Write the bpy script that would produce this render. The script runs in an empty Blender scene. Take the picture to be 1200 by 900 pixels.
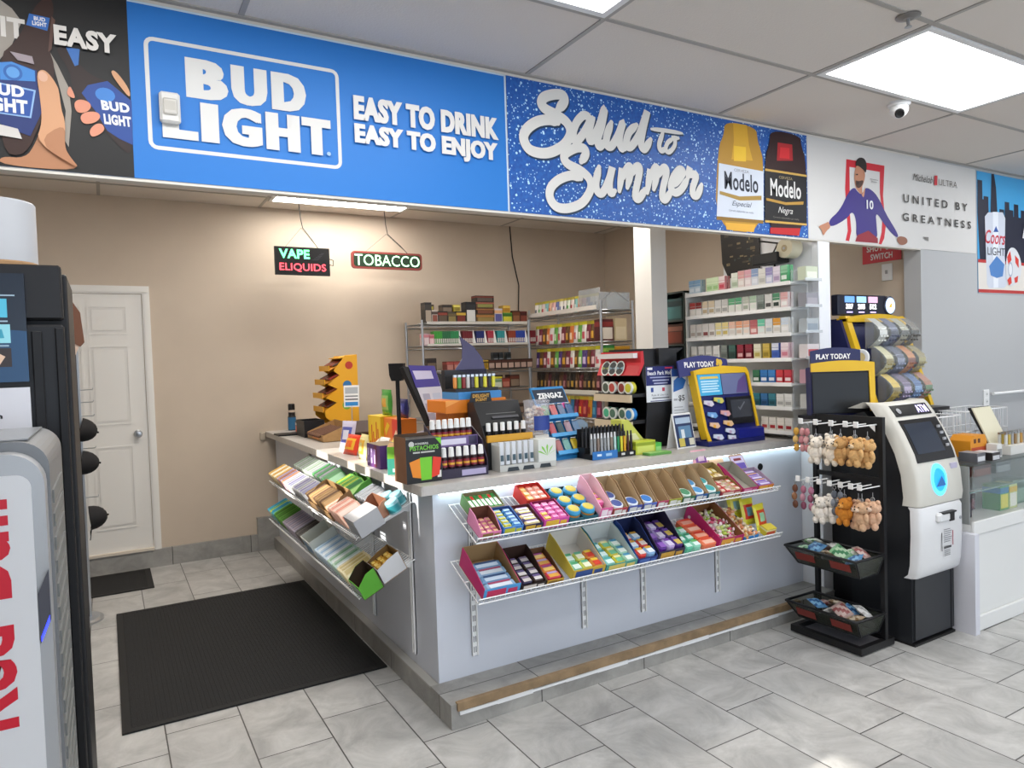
import bpy, math, random
from mathutils import Matrix, Vector
random.seed(7)
PI = math.pi
C = bpy.context.scene.collection
SC = bpy.context.scene

# ---------------------------------------------------------------- camera, world, sun, lights, exposure
cam_d = bpy.data.cameras.new('camera'); cam = bpy.data.objects.new('camera', cam_d); C.objects.link(cam)
cam_d.sensor_fit = 'HORIZONTAL'; cam_d.sensor_width = 36.0; cam_d.lens = 36.0*823.585/1200.0; cam_d.clip_start = .03
def cam_axes(yaw, pitch, roll):
    f = Vector((math.cos(yaw)*math.cos(pitch), math.sin(yaw)*math.cos(pitch), math.sin(pitch)))
    r0 = Vector((math.sin(yaw), -math.cos(yaw), 0)); u0 = r0.cross(f)
    r = r0*math.cos(roll)+u0*math.sin(roll); u = u0*math.cos(roll)-r0*math.sin(roll)
    return r, u, f
_r, _u, _f = cam_axes(1.04644761, -0.03340039, -0.03287368)
cam.matrix_world = Matrix(((_r.x, _u.x, -_f.x, 0), (_r.y, _u.y, -_f.y, 0), (_r.z, _u.z, -_f.z, 1.6), (0, 0, 0, 1)))
SC.camera = cam
vs = SC.view_settings; vs.view_transform = 'Standard'; vs.look = 'None'; vs.gamma = 1.0; vs.use_curve_mapping = False
EXPOSURE = 0.4
vs.exposure = EXPOSURE
PANEL = 7.5          # emission of the ceiling light diffusers
BOOTH = 23.0          # emission of the light behind the counter
LED = 8.0
SUN = 7.0
SKY = 3.0
world = bpy.data.worlds.new('sky'); SC.world = world; world.use_nodes = True
_wb = world.node_tree.nodes['Background']; _wb.inputs[0].default_value = (.72, .84, 1, 1); _wb.inputs[1].default_value = SKY
sun_d = bpy.data.lights.new('sun', 'SUN'); sun_d.energy = SUN; sun_d.angle = .009; sun_d.color = (1, .95, .86)
sun = bpy.data.objects.new('sun', sun_d); C.objects.link(sun)
SUN_DIR = Vector((.90, .04, -.36)).normalized()
sun.rotation_euler = SUN_DIR.to_track_quat('-Z', 'Y').to_euler(); sun.location = (-6, 5, 5)

# ---------------------------------------------------------------- materials
def lin(h):
    h = h.lstrip('#'); v = [int(h[i:i+2], 16)/255 for i in (0, 2, 4)]
    return tuple(c/12.92 if c <= .04045 else ((c+.055)/1.055)**2.4 for c in v)
MC = {}
def P(col, rough=.5, metal=0, emit=0, alpha=1, trans=0, ior=1.45, noise=0, nscale=8, bump=0, coat=0):
    key = (col, rough, metal, emit, alpha, trans, noise, nscale, bump, coat)
    if key in MC: return MC[key]
    m = bpy.data.materials.new('m%d' % len(MC)); m.use_nodes = True
    nt = m.node_tree; b = nt.nodes['Principled BSDF']; c = lin(col)
    b.inputs['Base Color'].default_value = (*c, 1); b.inputs['Roughness'].default_value = rough; b.inputs['Metallic'].default_value = metal
    b.inputs['Alpha'].default_value = alpha; b.inputs['Transmission Weight'].default_value = trans; b.inputs['IOR'].default_value = ior
    if coat: b.inputs['Coat Weight'].default_value = coat
    if emit: b.inputs['Emission Color'].default_value = (*c, 1); b.inputs['Emission Strength'].default_value = emit
    if noise or bump:
        tc = nt.nodes.new('ShaderNodeTexCoord'); n = nt.nodes.new('ShaderNodeTexNoise'); n.inputs['Scale'].default_value = nscale; n.inputs['Detail'].default_value = 5
        nt.links.new(tc.outputs['Object'], n.inputs['Vector'])
        if noise:
            r = nt.nodes.new('ShaderNodeMapRange'); r.inputs[1].default_value = .3; r.inputs[2].default_value = .7; r.inputs[3].default_value = 1-noise; r.inputs[4].default_value = 1+noise
            mx = nt.nodes.new('ShaderNodeVectorMath'); mx.operation = 'SCALE'; mx.inputs[0].default_value = c
            nt.links.new(n.outputs['Fac'], r.inputs[0]); nt.links.new(r.outputs[0], mx.inputs['Scale']); nt.links.new(mx.outputs[0], b.inputs['Base Color'])
        if bump:
            bp = nt.nodes.new('ShaderNodeBump'); bp.inputs['Strength'].default_value = bump; bp.inputs['Distance'].default_value = .01
            nt.links.new(n.outputs['Fac'], bp.inputs['Height']); nt.links.new(bp.outputs[0], b.inputs['Normal'])
    MC[key] = m
    return m
def clear(col='#eef4f4', a=.16, rough=.06):                       # thin clear plastic or glass sheet
    key = ('clear', col, a, rough)
    if key in MC: return MC[key]
    m = bpy.data.materials.new('m%d' % len(MC)); m.use_nodes = True; nt = m.node_tree
    b = nt.nodes['Principled BSDF']; b.inputs['Base Color'].default_value = (*lin(col), 1); b.inputs['Roughness'].default_value = rough
    t = nt.nodes.new('ShaderNodeBsdfTransparent'); x = nt.nodes.new('ShaderNodeMixShader'); x.inputs[0].default_value = a
    nt.links.new(t.outputs[0], x.inputs[1]); nt.links.new(b.outputs[0], x.inputs[2]); nt.links.new(x.outputs[0], nt.nodes['Material Output'].inputs[0])
    MC[key] = m
    return m
def tile_mat(name, base, mode, grout='#403e3b', tw=.311, tl=.617, x0=.473, y0=2.995, step=.18, gw=.0028):
    """stone tiles with stagger; mode 'floor' uses world x,y; 'wall' has no stagger and uses long tiles"""
    m = bpy.data.materials.new(name); m.use_nodes = True; nt = m.node_tree; b = nt.nodes['Principled BSDF']; L = nt.links.new
    def mth(op, a, bb=None, c=None):
        n = nt.nodes.new('ShaderNodeMath'); n.operation = op
        for i, v in enumerate((a, bb, c)):
            if v is None: continue
            if isinstance(v, (int, float)): n.inputs[i].default_value = v
            else: L(v, n.inputs[i])
        return n.outputs[0]
    tc = nt.nodes.new('ShaderNodeTexCoord'); sp = nt.nodes.new('ShaderNodeSeparateXYZ'); L(tc.outputs['Object'], sp.inputs[0])
    if mode == 'floor':
        cx = mth('DIVIDE', mth('SUBTRACT', sp.outputs[0], x0), tw); col = mth('FLOOR', cx); fx = mth('SUBTRACT', cx, col)
        cy = mth('DIVIDE', mth('SUBTRACT', mth('SUBTRACT', sp.outputs[1], y0), mth('MULTIPLY', col, step)), tl); row = mth('FLOOR', cy); fy = mth('SUBTRACT', cy, row)
    else:
        cx = mth('DIVIDE', mth('ADD', sp.outputs[0], .2), .62); col = mth('FLOOR', cx); fx = mth('SUBTRACT', cx, col)
        cy = mth('DIVIDE', mth('ADD', sp.outputs[1], .1), .62); row = mth('FLOOR', cy); fy = mth('SUBTRACT', cy, row); tw = tl = .62
    ex = mth('MULTIPLY', mth('MINIMUM', fx, mth('SUBTRACT', 1, fx)), tw); ey = mth('MULTIPLY', mth('MINIMUM', fy, mth('SUBTRACT', 1, fy)), tl)
    line = mth('LESS_THAN', mth('MINIMUM', ex, ey), gw)
    cv = nt.nodes.new('ShaderNodeCombineXYZ'); L(col, cv.inputs[0]); L(row, cv.inputs[1])
    wn = nt.nodes.new('ShaderNodeTexWhiteNoise'); wn.noise_dimensions = '3D'; L(cv.outputs[0], wn.inputs['Vector'])
    off = nt.nodes.new('ShaderNodeVectorMath'); off.operation = 'MULTIPLY_ADD'; L(wn.outputs['Color'], off.inputs[0]); off.inputs[1].default_value = (9, 9, 9); L(tc.outputs['Object'], off.inputs[2])
    n1 = nt.nodes.new('ShaderNodeTexNoise'); n1.inputs['Scale'].default_value = 4.0; n1.inputs['Detail'].default_value = 8; n1.inputs['Roughness'].default_value = .68; n1.inputs['Distortion'].default_value = .7; L(off.outputs[0], n1.inputs['Vector'])
    rr = nt.nodes.new('ShaderNodeMapRange'); rr.inputs[1].default_value = .34; rr.inputs[2].default_value = .68; rr.inputs[3].default_value = .70; rr.inputs[4].default_value = 1.16; L(n1.outputs['Fac'], rr.inputs[0])
    val = mth('MULTIPLY', rr.outputs[0], mth('ADD', .96, mth('MULTIPLY', wn.outputs['Value'], .08)))
    sc = nt.nodes.new('ShaderNodeVectorMath'); sc.operation = 'SCALE'; sc.inputs[0].default_value = lin(base); L(val, sc.inputs['Scale'])
    mx = nt.nodes.new('ShaderNodeMix'); mx.data_type = 'RGBA'; L(line, mx.inputs[0]); L(sc.outputs[0], mx.inputs[6]); mx.inputs[7].default_value = (*lin(grout), 1)
    L(mx.outputs[2], b.inputs['Base Color']); b.inputs['Roughness'].default_value = .42
    return m
def glitter_mat():
    m = bpy.data.materials.new('glitter'); m.use_nodes = True; nt = m.node_tree; b = nt.nodes['Principled BSDF']; L = nt.links.new
    tc = nt.nodes.new('ShaderNodeTexCoord')
    def layer(scale, thr):
        v = nt.nodes.new('ShaderNodeTexVoronoi'); v.inputs['Scale'].default_value = scale; L(tc.outputs['Object'], v.inputs['Vector'])
        w = nt.nodes.new('ShaderNodeTexWhiteNoise'); L(v.outputs['Position'], w.inputs['Vector'])
        a = nt.nodes.new('ShaderNodeMath'); a.operation = 'LESS_THAN'; L(v.outputs['Distance'], a.inputs[0]); a.inputs[1].default_value = .42
        g = nt.nodes.new('ShaderNodeMath'); g.operation = 'GREATER_THAN'; L(w.outputs['Value'], g.inputs[0]); g.inputs[1].default_value = thr
        o = nt.nodes.new('ShaderNodeMath'); o.operation = 'MULTIPLY'; L(a.outputs[0], o.inputs[0]); L(g.outputs[0], o.inputs[1]); return o.outputs[0]
    n = nt.nodes.new('ShaderNodeTexNoise'); n.inputs['Scale'].default_value = 60; n.inputs['Detail'].default_value = 3; L(tc.outputs['Object'], n.inputs['Vector'])
    r = nt.nodes.new('ShaderNodeValToRGB'); r.color_ramp.elements[0].position = .35; r.color_ramp.elements[0].color = (*lin('#0c4d9e'), 1); r.color_ramp.elements[1].position = .75; r.color_ramp.elements[1].color = (*lin('#1a62b4'), 1); L(n.outputs['Fac'], r.inputs[0])
    s = nt.nodes.new('ShaderNodeMath'); s.operation = 'MAXIMUM'; L(layer(70, .90), s.inputs[0]); L(layer(130, .89), s.inputs[1])
    mx = nt.nodes.new('ShaderNodeMix'); mx.data_type = 'RGBA'; L(s.outputs[0], mx.inputs[0]); L(r.outputs[0], mx.inputs[6]); mx.inputs[7].default_value = (*lin('#b7dcf2'), 1)
    L(mx.outputs[2], b.inputs['Base Color']); b.inputs['Roughness'].default_value = .45
    return m

# ---------------------------------------------------------------- mesh builder
class M:
    def __init__(s): s.v = []; s.f = []; s.mi = []; s.sm = []; s.mats = []; s.T = Matrix()
    def mid(s, m):
        if m not in s.mats: s.mats.append(m)
        return s.mats.index(m)
    def add(s, vs_, fs, m, smooth=False):
        b = len(s.v); k = s.mid(m)
        s.v += [s.T @ Vector(p) for p in vs_]
        for f in fs: s.f.append([b+i for i in f]); s.mi.append(k); s.sm.append(smooth)
        return s
    def box(s, x0, y0, z0, x1, y1, z1, m):
        return s.add([(x0, y0, z0), (x1, y0, z0), (x1, y1, z0), (x0, y1, z0), (x0, y0, z1), (x1, y0, z1), (x1, y1, z1), (x0, y1, z1)],
                     [(3, 2, 1, 0), (4, 5, 6, 7), (0, 1, 5, 4), (1, 2, 6, 5), (2, 3, 7, 6), (3, 0, 4, 7)], m)
    def rbox(s, x0, y0, z0, x1, y1, z1, m, b=.01):                # box with chamfered edges
        xs, ys, zs = (x0, x1), (y0, y1), (z0, z1); vs_ = []; ix = {}
        for i in (0, 1):
            for j in (0, 1):
                for k in (0, 1):
                    d = [b if q == 0 else -b for q in (i, j, k)]; p = (xs[i], ys[j], zs[k])
                    for a in range(3):
                        q = [p[t]+(d[t] if t != a else 0) for t in range(3)]; ix[(i, j, k, a)] = len(vs_); vs_.append(q)
        fs = []
        for a in range(3):
            o = [t for t in range(3) if t != a]
            for e in (0, 1):
                ring = []
                for (p, q) in ((0, 0), (1, 0), (1, 1), (0, 1)):
                    c = [0, 0, 0]; c[a] = e; c[o[0]] = p; c[o[1]] = q; ring.append(ix[(*c, a)])
                fs.append(ring)
            for p in (0, 1):                                       # edges along axis a
                for q in (0, 1):
                    c0 = [0, 0, 0]; c0[o[0]] = p; c0[o[1]] = q; c1 = list(c0); c1[a] = 1
                    fs.append([ix[(*c0, o[0])], ix[(*c1, o[0])], ix[(*c1, o[1])], ix[(*c0, o[1])]])
        for i in (0, 1):
            for j in (0, 1):
                for k in (0, 1): fs.append([ix[(i, j, k, 0)], ix[(i, j, k, 1)], ix[(i, j, k, 2)]])
        cen = Vector(((x0+x1)/2, (y0+y1)/2, (z0+z1)/2)); out = []
        for f in fs:
            p = [Vector(vs_[t]) for t in f]; n = (p[1]-p[0]).cross(p[2]-p[0]); mid = sum(p, Vector())/len(p)
            out.append(f if n.dot(mid-cen) > 0 else f[::-1])
        return s.add(vs_, out, m)
    def prism(s, poly, axis, a, b, m, smooth=False):              # poly in the two other axes (x,y,z order), extruded a..b along axis
        def p3(p, t):
            q = [0, 0, 0]; o = [i for i in range(3) if i != axis]; q[axis] = t; q[o[0]] = p[0]; q[o[1]] = p[1]; return q
        n = len(poly); A = [p3(p, a) for p in poly]; B = [p3(p, b) for p in poly]
        ar = sum(poly[i][0]*poly[(i+1) % n][1]-poly[(i+1) % n][0]*poly[i][1] for i in range(n))
        flip = (ar > 0) ^ (axis == 1) ^ (b < a)
        fs = [list(range(n)), list(range(2*n-1, n-1, -1))]
        s.add(A+B, [f[::-1] if flip else f for f in fs], m)
        sd = [[i, n+i, n+(i+1) % n, (i+1) % n] for i in range(n)]
        return s.add(A+B, [f if not flip else f[::-1] for f in sd], m, smooth)
    def tube(s, pts, r, m, n=6, closed=False, cap=True, smooth=True):
        pts = [Vector(p) for p in pts]; k = len(pts); rs = r if isinstance(r, (list, tuple)) else [r]*k; vs_ = []; fs = []; up = None
        for i, p in enumerate(pts):
            a = pts[(i-1) % k] if (i or closed) else p; b = pts[(i+1) % k] if (i < k-1 or closed) else p
            t = (b-a).normalized()
            if up is None: up = Vector((0, 0, 1)) if abs(t.z) < .9 else Vector((1, 0, 0))
            x = t.cross(up).normalized(); y = x.cross(t); up = y
            for j in range(n): q = 2*PI*(j+.5)/n; vs_.append(p+(x*math.cos(q)+y*math.sin(q))*rs[i])
        for i in range(k if closed else k-1):
            for j in range(n):
                a = i*n+j; b = i*n+(j+1) % n; c = ((i+1) % k)*n+(j+1) % n; d = ((i+1) % k)*n+j; fs.append((a, b, c, d))
        s.add(vs_, fs, m, smooth)
        if cap and not closed: s.add(vs_[:n]+vs_[-n:], [list(range(n))[::-1], list(range(n, 2*n))], m)
        return s
    def cyl(s, p0, p1, r, m, n=12, r2=None): return s.tube([p0, p1], [r, r if r2 is None else r2], m, n)
    def lathe(s, prof, m, n=12, o=(0, 0, 0), mats=None):           # prof [(r,z)], revolved about z through o
        vs_ = [(o[0]+r*math.cos(2*PI*j/n), o[1]+r*math.sin(2*PI*j/n), o[2]+z) for r, z in prof for j in range(n)]
        for i in range(len(prof)-1):
            s.add([vs_[i*n+j] for j in range(n)]+[vs_[(i+1)*n+j] for j in range(n)], [(j, (j+1) % n, n+(j+1) % n, n+j) for j in range(n)], mats[i] if mats else m, True)
        if prof[0][0] > 1e-5: s.add(vs_[:n], [list(range(n))[::-1]], mats[0] if mats else m)
        if prof[-1][0] > 1e-5: s.add(vs_[-n:], [list(range(n))], mats[-1] if mats else m)
        return s
    def ball(s, c, r, m, n=10, k=6):
        if not isinstance(r, (list, tuple)): r = (r, r, r)
        vs_ = [(c[0]+r[0]*math.sin(PI*i/k)*math.cos(2*PI*j/n), c[1]+r[1]*math.sin(PI*i/k)*math.sin(2*PI*j/n), c[2]-r[2]*math.cos(PI*i/k)) for i in range(k+1) for j in range(n)]
        return s.add(vs_, [(i*n+j, i*n+(j+1) % n, (i+1)*n+(j+1) % n, (i+1)*n+j) for i in range(k) for j in range(n)], m, True)
    def quad(s, a, b, c, d, m): return s.add([a, b, c, d], [(0, 1, 2, 3)], m)
    def face(s, pts, m): return s.add(pts, [list(range(len(pts)))], m)
    def text(s, body, O, ux, uy, w, h, m, bold=0, shear=0, lines=False):
        vs_, fs, bb = glyphs(body, bold, shear); O = Vector(O); ux = Vector(ux).normalized(); uy = Vector(uy).normalized()
        kx = w/max(1e-6, bb[1]-bb[0]); ky = (h/max(1e-6, bb[3]-bb[2])) if h else kx
        return s.add([O+ux*((x-bb[0])*kx)+uy*((y-bb[2])*ky) for x, y in vs_], fs, m)
    def build(s, name, parent=None, bevel=0, seg=2):
        me = bpy.data.meshes.new(name); me.from_pydata([tuple(p) for p in s.v], [], s.f)
        for m in s.mats: me.materials.append(m)
        me.polygons.foreach_set('material_index', s.mi); me.polygons.foreach_set('use_smooth', s.sm); me.update()
        o = bpy.data.objects.new(name, me); C.objects.link(o)
        if parent is not None: o.parent = parent
        if bevel:
            b = o.modifiers.new('b', 'BEVEL'); b.width = bevel; b.segments = seg; b.limit_method = 'ANGLE'; b.angle_limit = .7
        return o
GC = {}
def glyphs(body, bold, shear):
    k = (body, bold, shear)
    if k not in GC:
        cu = bpy.data.curves.new('t', 'FONT'); cu.body = body; cu.offset = bold; cu.shear = shear; cu.space_character = 1+max(0, bold)*1.7; cu.resolution_u = 3
        o = bpy.data.objects.new('t', cu); C.objects.link(o); bpy.context.view_layer.update()
        me = o.to_mesh(); vs_ = [(v.co.x, v.co.y) for v in me.vertices]; fs = [list(p.vertices) for p in me.polygons]
        fs = [f if sum(vs_[f[i]][0]*vs_[f[(i+1) % len(f)]][1]-vs_[f[(i+1) % len(f)]][0]*vs_[f[i]][1] for i in range(len(f))) > 0 else f[::-1] for f in fs]
        o.to_mesh_clear(); bpy.data.objects.remove(o); bpy.data.curves.remove(cu)
        xs = [p[0] for p in vs_]; ys = [p[1] for p in vs_]
        GC[k] = (vs_, fs, (min(xs), max(xs), min(ys), max(ys)))
    return GC[k]

# ---------------------------------------------------------------- naming
LAB = {}
def tag(o, label, cat, group=None):
    label = ' '.join(label.split())
    o['label'] = label; o['category'] = cat
    if group: o['group'] = group
    LAB.setdefault(label, []).append(o.name)
    return o
def thing(name, label, cat, loc=(0, 0, 0), rz=0, group=None, tilt=0):
    o = bpy.data.objects.new(name, None); C.objects.link(o); o.location = loc; o.rotation_euler = (tilt, 0, rz); o.empty_display_size = .05
    return tag(o, label, cat, group)
def solo(mb, name, label, cat, group=None, bevel=0, loc=None, rz=0, tilt=0):
    o = mb.build(name, None, bevel)
    if loc is not None: o.location = loc; o.rotation_euler = (tilt, 0, rz)
    return tag(o, label, cat, group)
def struct(mb, name, bevel=0):
    o = mb.build(name, None, bevel); o['kind'] = 'structure'; return o
PROTO = {}
def inst(key, make, name, loc, rz=0, tilt=0, label='', cat='', group=None, ry=0, rot=None):
    """copies of a small thing: the first one is built by make(parent) -> list of (part name, M) or an M; later ones share its meshes"""
    if key not in PROTO:
        r = make()
        if isinstance(r, M): r = [(None, r)]
        root = None; kids = []
        for pn, mb in r:
            me_o = mb.build(pn or name)
            if root is None and pn is None: root = me_o
            else: kids.append((pn, me_o))
        PROTO[key] = (root.data if root else None, [(p, k.data) for p, k in kids])
        if root: bpy.data.objects.remove(root)
        for p, k in kids: bpy.data.objects.remove(k)
    me, kids = PROTO[key]
    o = bpy.data.objects.new(name, me); C.objects.link(o); o.location = loc; o.rotation_euler = rot or (tilt, ry, rz)
    for p, d in kids:
        c = bpy.data.objects.new(p, d); C.objects.link(c); c.parent = o
    return tag(o, label, cat, group)
ORD = ['zeroth', 'first', 'second', 'third', 'fourth', 'fifth', 'sixth', 'seventh', 'eighth', 'ninth', 'tenth', 'eleventh', 'twelfth', 'thirteenth', 'fourteenth', 'fifteenth', 'sixteenth', 'seventeenth', 'eighteenth', 'nineteenth', 'twentieth', 'twenty-first', 'twenty-second', 'twenty-third', 'twenty-fourth', 'twenty-fifth', 'twenty-sixth', 'twenty-seventh', 'twenty-eighth']
XZ = ((1, 0, 0), (0, 0, 1))
WHITE = P('#e9e9e8', .45); BLACK = P('#17171a', .4); DARK = P('#0c0c0e', .5); CHROME = P('#b9bcc0', .28, .9); WIRE = P('#f1f2f2', .35)
KRAFT = P('#b08a5c', .8, noise=.08, nscale=40); GREY = P('#8d8f92', .5)
# ---------------------------------------------------------------- the room
X0, X1, Y0, YB, YS, ZC, ZB, XR = -2.0, 8.0, -3.5, 6.48, 2.83, 2.93, 3.02, 5.03
WALLW = P('#cfcfcf', .6); BEIGE = P('#c8b9a7', .75, noise=.03, nscale=3); CEIL = P('#ddd5cc', .85, bump=.15, nscale=120)
FLOOR = tile_mat('floor tiles', '#b4b3b0', 'floor'); TILE = tile_mat('base tiles', '#9b9994', 'wall')
WHITE_P = P('#e4e6ea', .42); GRID = P('#a8a39c', .5)
m = M(); m.box(X0-.2, Y0-.2, -.1, X1+.2, YB+.2, 0, FLOOR); struct(m, 'floor')
m = M(); m.box(X0, Y0, ZC, X1, YS, ZC+.1, CEIL); struct(m, 'ceiling')
m = M(); m.box(X0, YS+.051, ZB, XR, YB, ZB+.1, CEIL); struct(m, 'ceiling_booth')
m = M()                                                             # the grid of the hung ceilings
GX = [.503-1.2567*2, .503-1.2567, .503, 1.7597, 3.01, 4.275, 5.53, 6.79]
GY = [2.222-.572*k for k in range(0, 10)]
for x in GX: m.box(x-.0105, Y0, ZC-.004, x+.0105, YS, ZC+.001, GRID)
for y in GY: m.box(X0, y-.0105, ZC-.0045, X1, y+.0105, ZC+.001, GRID)
m.box(X0, YS-.022, ZC-.006, X1, YS, ZC+.001, GRID)
struct(m, 'trim_1')
m = M()
for x in (-1.2, .02, 1.24, 2.46, 3.68, 4.9): m.box(x-.012, YS+.051, ZB-.004, x+.012, YB, ZB+.001, GRID)
for y in (3.1, 3.7, 4.3, 4.9, 5.5, 6.08): m.box(X0, y-.012, ZB-.0045, XR, y+.012, ZB+.001, GRID)
struct(m, 'trim_2')
m = M(); m.box(X0, YB, 0, XR+.12, YB+.12, 3.12, BEIGE); struct(m, 'wall_back')
m = M(); m.box(XR, YS+.12, 0, XR+.12, YB, 3.12, BEIGE); struct(m, 'wall_booth_right')
HT = .05
m = M(); m.box(X0, YS, 2.278, 4.97, YS+HT, 3.12, P('#d8d2c8', .6)); struct(m, 'wall_header')
m = M(); m.box(4.97, YS, 0, X1, YS+.12, 3.12, P('#b2b3b4', .6)); struct(m, 'wall_front_right')
m = M(); m.box(3.86, YS, 0, 3.97, YS+.049, 2.277, WHITE_P); m.box(3.86, YS+.051, 0, 3.97, 3.6, ZB-.005, WHITE_P); struct(m, 'wall_partition')
m = M(); m.box(X1, Y0, 0, X1+.12, YS, 3.1, WALLW); struct(m, 'wall_right')
m = M()                                                             # unseen left wall; its openings are placed to shape the sun patches
def wall_x(mb, x, t, y0, y1, z1, holes, mt):
    ys = sorted({y0, y1, *[h[0] for h in holes], *[h[1] for h in holes]})
    for a, b in zip(ys, ys[1:]):
        hs = sorted([(h[2], h[3]) for h in holes if h[0] <= a+1e-6 and h[1] >= b-1e-6]); z = 0
        for h in hs: mb.box(x-t, a, z, x, b, h[0], mt); z = h[1]
        mb.box(x-t, a, z, x, b, z1, mt)
SUN_OPENINGS = [(2.98, 3.30, 2.08, 2.5), (3.46, 3.60, 1.95, 2.5), (3.72, 3.92, 1.95, 2.5), (4.28, 4.62, 1.95, 2.5), (1.15, 1.58, 1.55, 1.84)]
wall_x(m, X0, .12, Y0, YB, 3.12, SUN_OPENINGS, BEIGE); struct(m, 'wall_left')
for i, (a, b, c, d) in enumerate(SUN_OPENINGS):  # frames around the added sun openings
    m = M()
    for (p, q) in ((a, a+.03), (b-.03, b)): m.box(X0-.1, p, c, X0-.06, q, d, WHITE)
    for (p, q) in ((c, c+.03), (d-.03, d)): m.box(X0-.1, a, p, X0-.06, b, q, WHITE)
    struct(m, 'window_%d' % (i+1))
m = M()                                                             # shop front behind the camera
def wall_y(mb, y, t, x0, x1, z1, holes, mt):
    xs = sorted({x0, x1, *[h[0] for h in holes], *[h[1] for h in holes]})
    for a, b in zip(xs, xs[1:]):
        hs = [h for h in holes if h[0] <= a+1e-6 and h[1] >= b-1e-6]
        if hs: mb.box(a, y-t, 0, b, y, hs[0][2], mt); mb.box(a, y-t, hs[0][3], b, y, z1, mt)
        else: mb.box(a, y-t, 0, b, y, z1, mt)
FW = [(-1.4, .3, .6, 2.5), (.5, 2.2, .6, 2.5), (2.5, 3.9, .05, 2.5), (4.2, 5.8, .6, 2.5), (6.0, 7.6, .6, 2.5)]
wall_y(m, Y0, .12, X0, X1, 3.1, FW, WALLW); struct(m, 'wall_front')
for i, (a, b, c, d) in enumerate(FW):
    m = M()
    for (p, q) in ((a, a+.05), (b-.05, b), ((a+b)/2-.025, (a+b)/2+.025)): m.box(p, Y0-.09, c, q, Y0-.04, d, BLACK)
    for (p, q) in ((c, c+.05), (d-.05, d)): m.box(a, Y0-.09, p, b, Y0-.04, q, BLACK)
    struct(m, 'window_%d' % (i+6))
m = M(); m.box(X0, YB-.035, 0, 1.10, YB, .145, TILE); m.box(1.10, YB-.045, 0, 1.28, YB, .292, TILE); struct(m, 'baseboard_back')
m = M(); m.box(XR-.012, YS+.12, 0, XR, YB, .1, WHITE); struct(m, 'baseboard_right')
m = M(); m.box(4.97, YS-.012, 0, X1, YS, .1, WHITE); struct(m, 'baseboard_front')
# six-panel door with casing, raised on the tiled curb
DOOR = P('#e3e1dc', .42)
d = bpy.data.objects.new('door_1', None); C.objects.link(d); d['kind'] = 'structure'; d.location = (0, 0, 0)
m = M(); xl, xr, zb, zt = -.485, .283, .165, 2.235
m.box(xl, YB-.012, zb, xr, YB+.01, zt, DOOR)
pans = [(1.925, 2.13), (1.20, 1.812), (.36, 1.005)]
for (px0, px1) in ((-.093, .165), (-.41, -.155)):
    for (a, b) in pans:
        for k, (ins, dep) in enumerate(((0, .0135), (.022, .019))):
            m.prism([(px0+ins, a+ins), (px1-ins, a+ins), (px1-ins, b-ins), (px0+ins, b-ins)], 1, YB-dep, YB-.012, P('#dbd9d4', .42) if k == 0 else DOOR)
        w = .012
        for (q0, q1, r0, r1) in ((px0-w, px1+w, a-w, a), (px0-w, px1+w, b, b+w), (px0-w, px0, a, b), (px1, px1+w, a, b)): m.box(q0, YB-.018, r0, q1, YB-.012, r1, DOOR)
m.build('door_panel', d)
m = M()
for (a, b, c, e) in ((xr+.004, .343, .135, 2.238), (-.555, xl-.004, .135, 2.238), (-.555, .343, 2.2385, 2.302)):
    m.box(a, YB-.022, c, b, YB, e, DOOR); m.box(a+.012, YB-.03, c+(.012 if c > 1 else 0), b-.012, YB-.022, e-.012, DOOR)
m.build('door_casing', d)
m = M(); m.box(-.5, YB-.05, .146, xr+.004, YB, .166, P('#d8cdbd', .5)); m.build('threshold', d)
m = M(); m.T = Matrix.Translation((.213, YB-.012, 1.105)) @ Matrix.Rotation(PI/2, 4, 'X')
m.lathe([(.033, 0), (.033, .006), (.014, .012), (.013, .03), (.026, .042), (.03, .055), (.024, .068), (.0001, .072)], CHROME, 16); m.build('door_knob', d)
# light switch plate, sign, outlet
def plate(name, label, cat, loc, rz, kind):
    t = thing(name, label, cat, loc, rz); m = M(); m.rbox(-.04, -.008, -.062, .04, 0, .062, WHITE, .003); m.build('plate', t)
    m = M()
    if kind == 'switch': m.box(-.006, -.02, -.012, .006, -.008, .014, P('#9a9a98', .4)); m.build('toggle', t)
    else:
        for z in (-.028, .028):
            m.rbox(-.018, -.0095, z-.02, .018, -.008, z+.02, P('#dededc', .4), .001)
            for x in (-.007, .007): m.box(x-.0015, -.0102, z-.006, x+.0015, -.0095, z+.006, DARK)
        m.build('socket', t)
plate('light_switch', 'white light switch plate on beige wall below the red sign', 'switch', (XR-.0005, 3.11, 2.16), -PI/2, 'switch')
plate('wall_outlet', 'white electrical outlet plate on grey wall right of the cash machine', 'outlet', (5.81, YS-.0005, 1.197), 0, 'outlet')
m = M(); m.tube([(5.86, YS-.03, 1.225), (7.3, YS-.03, 1.222)], .012, WHITE, 8)
for x in (5.9, 7.2): m.cyl((x, YS-.03, 1.224), (x, YS-.001, 1.224), .009, WHITE, 6)
solo(m, 'wall_rail', 'white rail mounted on grey wall beside the outlet', 'rail')
t = thing('warning_sign', 'red sign with white lettering on beige wall, half hidden by the header', 'sign', (XR-.003, 3.15, 2.24), -PI/2)
m = M(); m.box(-.15, -.004, 0, .15, 0, .2, P('#c3182b', .4)); m.build('sign_board', t)
m = M(); m.text('SWITCH', (-.085, -.0048, .022), (1, 0, 0), (0, 0, 1), .17, .045, WHITE, .02); m.text('SHUT OFF', (-.115, -.0048, .085), (1, 0, 0), (0, 0, 1), .23, .045, WHITE, .02); m.build('lettering', t)['label'] = 'white lettering'
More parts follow.
